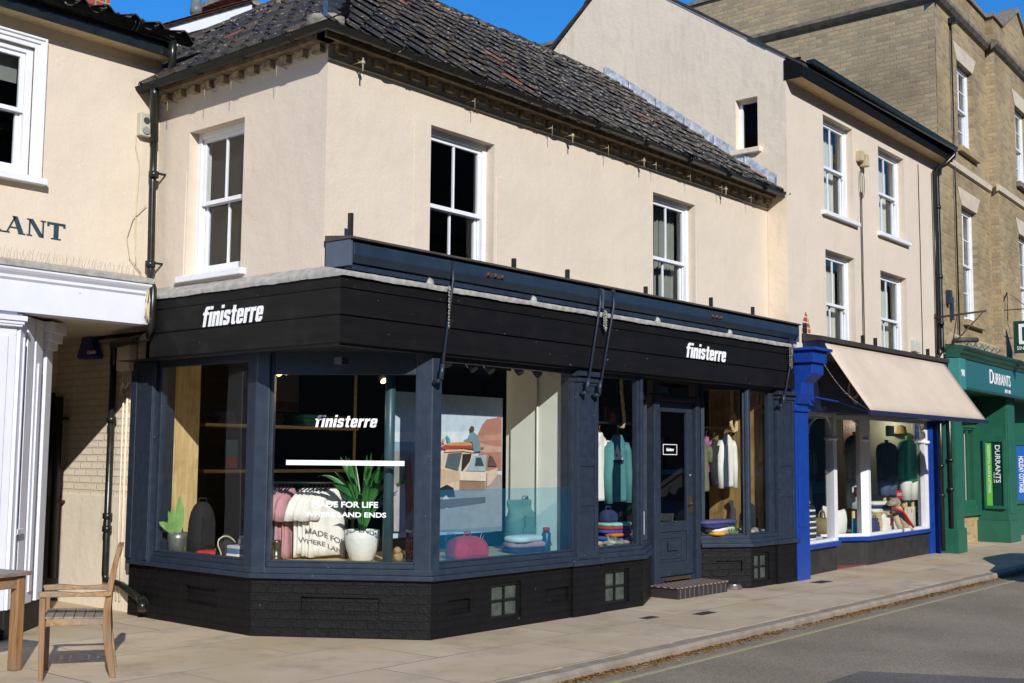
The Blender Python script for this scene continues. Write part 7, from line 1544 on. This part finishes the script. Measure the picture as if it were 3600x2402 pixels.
def card(r, y, c, nm, lb, cat, texts=(), tilt=0, edge=None):
    a = q3b(r, y); mb = MB(); mb.box(a[0], a[1], y, y+.01, a[2], a[3]); o = tag(mb.build(nm, flat('card_'+c, c, .5), None, loc=(a[0], y, a[2])), lb, cat)
    for s, x0, x1, z0, z1 in texts:
        mb = MB(); w_, h_ = a[1]-a[0], a[3]-a[2]; text_mesh(mb, s, a[0]+x0*w_, a[0]+x1*w_, a[2]+z0*h_, a[2]+z1*h_, y-.001, .002, 0, .0); mb.build('printed_text', M_letter, o)
    return o, a
card((245, 1095, 286, 1255), 7.98, '3f9cc4', 'show_card', 'blue show card beside the striped dress form', 'card')
card((595, 1140, 697, 1298), 7.80, '2fa6cf', 'show_card', 'turquoise show card leaning at the bottom left of the blue shop bay', 'card')
card((515, 305, 632, 605), 8.6, 'b3202c', 'sale_banner', 'red sale banner hanging inside the blue shop', 'banner', [('SALE', .2, .95, .68, .84)])
o, a = card((1040, 1045, 1187, 1242), 7.90, 'd8d4cc', 'picture_board', 'pale picture board of two women leaning at the right of the blue shop window', 'picture')
w_, h_ = a[1]-a[0], a[3]-a[2]
for dx, c1, c2 in ((.38, 'd8d0c4', 'b98a6c'), (.66, '2b3040', 'b07a60')):
    x = a[0]+dx*w_; mb = MB(); mb.panel([(x-.03, a[2]+h_*.35), (x+.03, a[2]+h_*.35), (x+.035, a[2]+h_*.75), (x-.035, a[2]+h_*.75)], 7.896, 7.899); mb.build('printed_figure', flat('fig_'+c1, c1), o); mb = MB(); mb.panel([(x-.018, a[2]+h_*.77), (x+.018, a[2]+h_*.77), (x+.018, a[2]+h_*.9), (x-.018, a[2]+h_*.9)], 7.896, 7.899); mb.box(x-.02, x-.006, 7.896, 7.899, a[2]+h_*.06, a[2]+h_*.34); mb.box(x+.006, x+.02, 7.896, 7.899, a[2]+h_*.06, a[2]+h_*.34); mb.build('printed_figure', flat('fig_'+c2, c2), o)
for r, lb in (((612, 875, 668, 957), 'red thirty five percent price tag hanging in front of the spotted dress'), ((968, 905, 1018, 970), 'red thirty five percent price tag between the patterned trousers and the white shorts')):
    card(r, 7.82, 'c02836', 'price_tag', lb, 'price tag', [('35%', .12, .9, .35, .7)])
def cushion(r, y, m, nm, lb, fr=W0):
    a = q3b(r, y); cx, cz = (a[0]+a[1])/2, (a[2]+a[3])/2; w_, h_ = (a[1]-a[0])/2, (a[3]-a[2])/2; mb = MB(); n = 14; k = len(mb.v)
    for sgn in (-1, 1):
        for i in range(n+1):
            for j in range(n+1):
                s, t = i/n*2-1, j/n*2-1; e = (1-s*s)*(1-t*t); pin = 1-.13*(1-abs(s*t)**1.5)*max(abs(s), abs(t))**4; mb.pt((cx+s*w_*pin, y+sgn*.08*e**.45, cz+t*h_*pin))
    for q in (0, 1):
        o_ = k+q*(n+1)**2
        for i in range(n):
            for j in range(n): mb.f.append([o_+i*(n+1)+j, o_+(i+1)*(n+1)+j, o_+(i+1)*(n+1)+j+1, o_+i*(n+1)+j+1]); mb.m.append(0); mb.sm.append(True)
    return tag(mb.build(nm, m, None, loc=(cx, y, a[2])), lb, 'cushion'), a
cushion((425, 1060, 545, 1292), 8.0, M_whc, 'cushion', 'plain white cushion standing in the angled window of the blue shop')
cushion((340, 1030, 420, 1200), 8.3, M_whc, 'cushion', 'white cushion behind the white post left of the blue shop doorway')
o, a = cushion((838, 1098, 1010, 1268), 7.86, M_whc, 'cushion', 'white cushion with a red appliqued number four in the blue shop bay'); mb = MB(); text_mesh(mb, '4', a[0]+.18, a[0]+.36, a[2]+.08, a[2]+.34, 7.79, .006, 0, .02); mb.build('number', M_red, o)
a = q3b((745, 1000, 925, 1110), 7.95); folded('folded_knitwear', 'white knitwear with navy stripes folded behind the number four cushion', a[0], a[1], ZB+.30, a[3], 7.98, [M_whc, M_navyc, M_whc]); MB().box(a[0]+.03, a[1]-.03, 7.86, 8.12, ZB, ZB+.30).build('display_crate', M_shelf, Cc)
a = q3b((748, 1140, 815, 1275), 7.80); pack('tote_bag', 'navy bag standing between the white post and the wooden crate in the blue shop', a[0], a[1], ZB, a[3], 7.8, M_navyc, .05, True, cat='bag')
# mannequins
def mannequin(r, y, mt, mbm, label, split=.55, spots=None):
    a = q3b(r, y); cx = (a[0]+a[1])/2; H = a[3]-ZB; w_ = (a[1]-a[0])/2; zz = lambda t: a[2]+(a[3]-a[2])*t
    o = thing('mannequin', label, 'mannequin', (cx, y, ZB)); T = MB()
    T.loft([(cx, y, zz(split-.03), w_*.72, .12, 0), (cx, y, zz(split+.1), w_*.66, .12, 0), (cx, y, zz(.75), w_*.72, .13, 0), (cx, y, zz(.86), w_*.78, .12, 0), (cx, y, zz(.93), w_*.6, .09, 0), (cx, y, zz(.97), w_*.25, .06, 0)], 22, 2.3, .02)
    for s in (-1, 1): T.tube([(cx+s*w_*.62, y, zz(.89)), (cx+s*w_*.85, y-.02, zz(.75)), (cx+s*w_*.92, y-.03, zz(split+.02))], [.06, .055, .05], 10)
    T.build('top', mt, o); Lw = MB()
    for s in (-1, 1): Lw.loft([(cx+s*w_*.33, y, zz(0), w_*.30, .09, 0), (cx+s*w_*.33, y, zz(.25), w_*.34, .1, 0), (cx+s*w_*.30, y, zz(split), w_*.36, .11, 0)], 16, 2.2, .03)
    Lw.build('shorts', mbm, o); N_ = MB(); N_.tube([(cx, y, zz(.95)), (cx, y, zz(1.02))], .035, 10)
    for s in (-1, 1): N_.tube([(cx+s*w_*.33, y, zz(0)+.02), (cx+s*w_*.33, y, ZB)], .03, 8)
    N_.build('stand', M_plank, o); return o
M_spot = mat('cloth_spotted', '8f949c', .85, .5, 26, .3, c2='6d727c'); M_flor = mat('cloth_flower', '6b7896', .85, .5, 40, .3, c2='3e4c74'); M_jade = cloth('jade', '2fa582')
mannequin((535, 415, 705, 1050), 8.02, M_spot, cloth('pale_short', 'a9b4b4'), 'mannequin in a grey spotted top and pale shorts beside the white window post', .42)
mannequin((975, 450, 1160, 978), 7.92, M_jade, M_whc, 'mannequin in a jade green sweater and white shorts in the blue shop bay', .33)
mannequin((800, 480, 975, 940), 8.05, cloth('black_stripe', '2a2c33'), M_flor, 'mannequin in dark striped top and blue patterned trousers in the blue shop bay', .32)
mannequin((170, 560, 270, 840), 9.0, cloth('sea_blue', '3f6672'), cloth('dim_teal', '2c4148'), 'dim blue clad mannequin deep inside the left window of the blue shop', .3)
# plush dog with striped scarf
a = q3b((885, 968, 1110, 1262), 7.76); DG = thing('toy_dog', 'beige plush toy dog with a red striped scarf sitting in the blue shop bay', 'toy dog', ((a[0]+a[1])/2, 7.76, ZB)); M_plush = mat('beige_plush', 'b5a68c', .95, .2, 40, .9, 160)
P3 = lambda x, y, Y=7.76: (lambda t: (t[0], Y, t[1]))(Fr(0, Y, 0).pk(*q3(x, y)))
mb = MB(); h0 = P3(940, 1005); mb.tube([P3(905, 1018, 7.70), P3(925, 1012, 7.72), h0, P3(965, 1000, 7.80), P3(985, 1020, 7.84)], [.03, .05, .075, .07, .03], 14)
mb.tube([P3(955, 1030), P3(985, 1110), P3(1030, 1190), P3(1080, 1240)], [.07, .11, .12, .08], 14); mb.tube([P3(960, 1120, 7.70), P3(985, 1190, 7.66), P3(1015, 1245, 7.64)], [.05, .045, .045], 10); mb.tube([P3(1060, 1200, 7.68), P3(1100, 1245, 7.64)], [.05, .04], 10)
mb.build('body', M_plush, DG); mb = MB(); mb.tube([P3(975, 985, 7.74), P3(990, 1010, 7.73), P3(985, 1045, 7.73)], [.02, .035, .012], 8); mb.build('ear', M_plush, DG); mb = MB(); p = P3(898, 1016, 7.67); mb.lathe(p, [(.004, -.012), (.014, 0), (.004, .012)], 8); p = P3(935, 995, 7.655); mb.lathe(p, [(.002, -.007), (.008, 0), (.002, .007)], 8); mb.build('nose_and_eye', M_blk, DG)
mb = MB(); mb.tube([P3(950, 1055, 7.66), P3(1010, 1080, 7.64), P3(1060, 1150, 7.63), P3(1105, 1215, 7.63)], [.045, .05, .045, .035], 10, squash=.5); mb.build('scarf', M_red, DG); mb = MB(); mb.tube([P3(945, 1070, 7.65), P3(990, 1090, 7.63), P3(1040, 1160, 7.62)], [.025, .025, .02], 8, squash=.5); mb.build('scarf', M_navyc, DG)
a = P3(1030, 1070, 7.95); mb = MB(); mb.lathe((a[0], 7.95, ZB), [(.03, 0), (.035, .1), (.03, a[2]-ZB), (.045, a[2]-ZB+.02), (.05, a[2]-ZB+.08), (.03, a[2]-ZB+.12), (.04, a[2]-ZB+.15), (.01, a[2]-ZB+.18)], 14); tag(mb.build('turned_post', flat('turned_wood2', 'c3a05a', .4), None, loc=(a[0], 7.95, ZB)), 'turned wooden post behind the toy dog in the blue shop', 'post')
u_, z_q = Fr(0, 8.25, 0).pk(*q3(1042, 362)); mb = MB(); mb.lathe((u_, 8.25, z_q), [(.01, -.03), (.03, 0), (.01, .03)], 10); tag(mb.build('ceiling_bulb', emit('warm_lamp2', 'ffe6b0', 8), None, loc=(u_, 8.25, z_q)), 'small lit bulb glowing above the jade sweater in the blue shop', 'lamp')
ld = bpy.data.lights.new('bulb_light', 'POINT'); ld.energy = 9; ld.color = (1, .85, .65); ld.shadow_soft_size = .04; lo = bpy.data.objects.new('bulb_light', ld); COL.objects.link(lo); lo.location = (min(u_, 19.9), 8.3, 2.2)
a = P3(1010, 375, 8.15); mb = MB(); mb.lathe((a[0], 8.15, a[2]), [(.16, -.1), (.165, -.095), (.09, -.08), (.08, .02), (.03, .05)], 18); tag(mb.build('sun_hat', mat('straw_hat', '8f7a4a', .8, .3, 60, .6), None, loc=(a[0], 8.15, a[2])), 'straw sun hat above the jade sweater in the blue shop', 'hat')
a = P3(905, 400, 8.1); mb = MB(); mb.box(a[0]-.12, a[0]+.12, 8.05, 8.12, a[2]-.09, a[2]+.09); tag(mb.build('hanging_bag', mat('pale_weave_bag', '8f9a94', .8), None, loc=(a[0], 8.5, a[2]), bevel=.02), 'pale woven bag hanging above the striped top in the blue shop', 'bag')
# tidy helper properties
for o in bpy.data.objects:
    if '_b' in o: del o['_b']
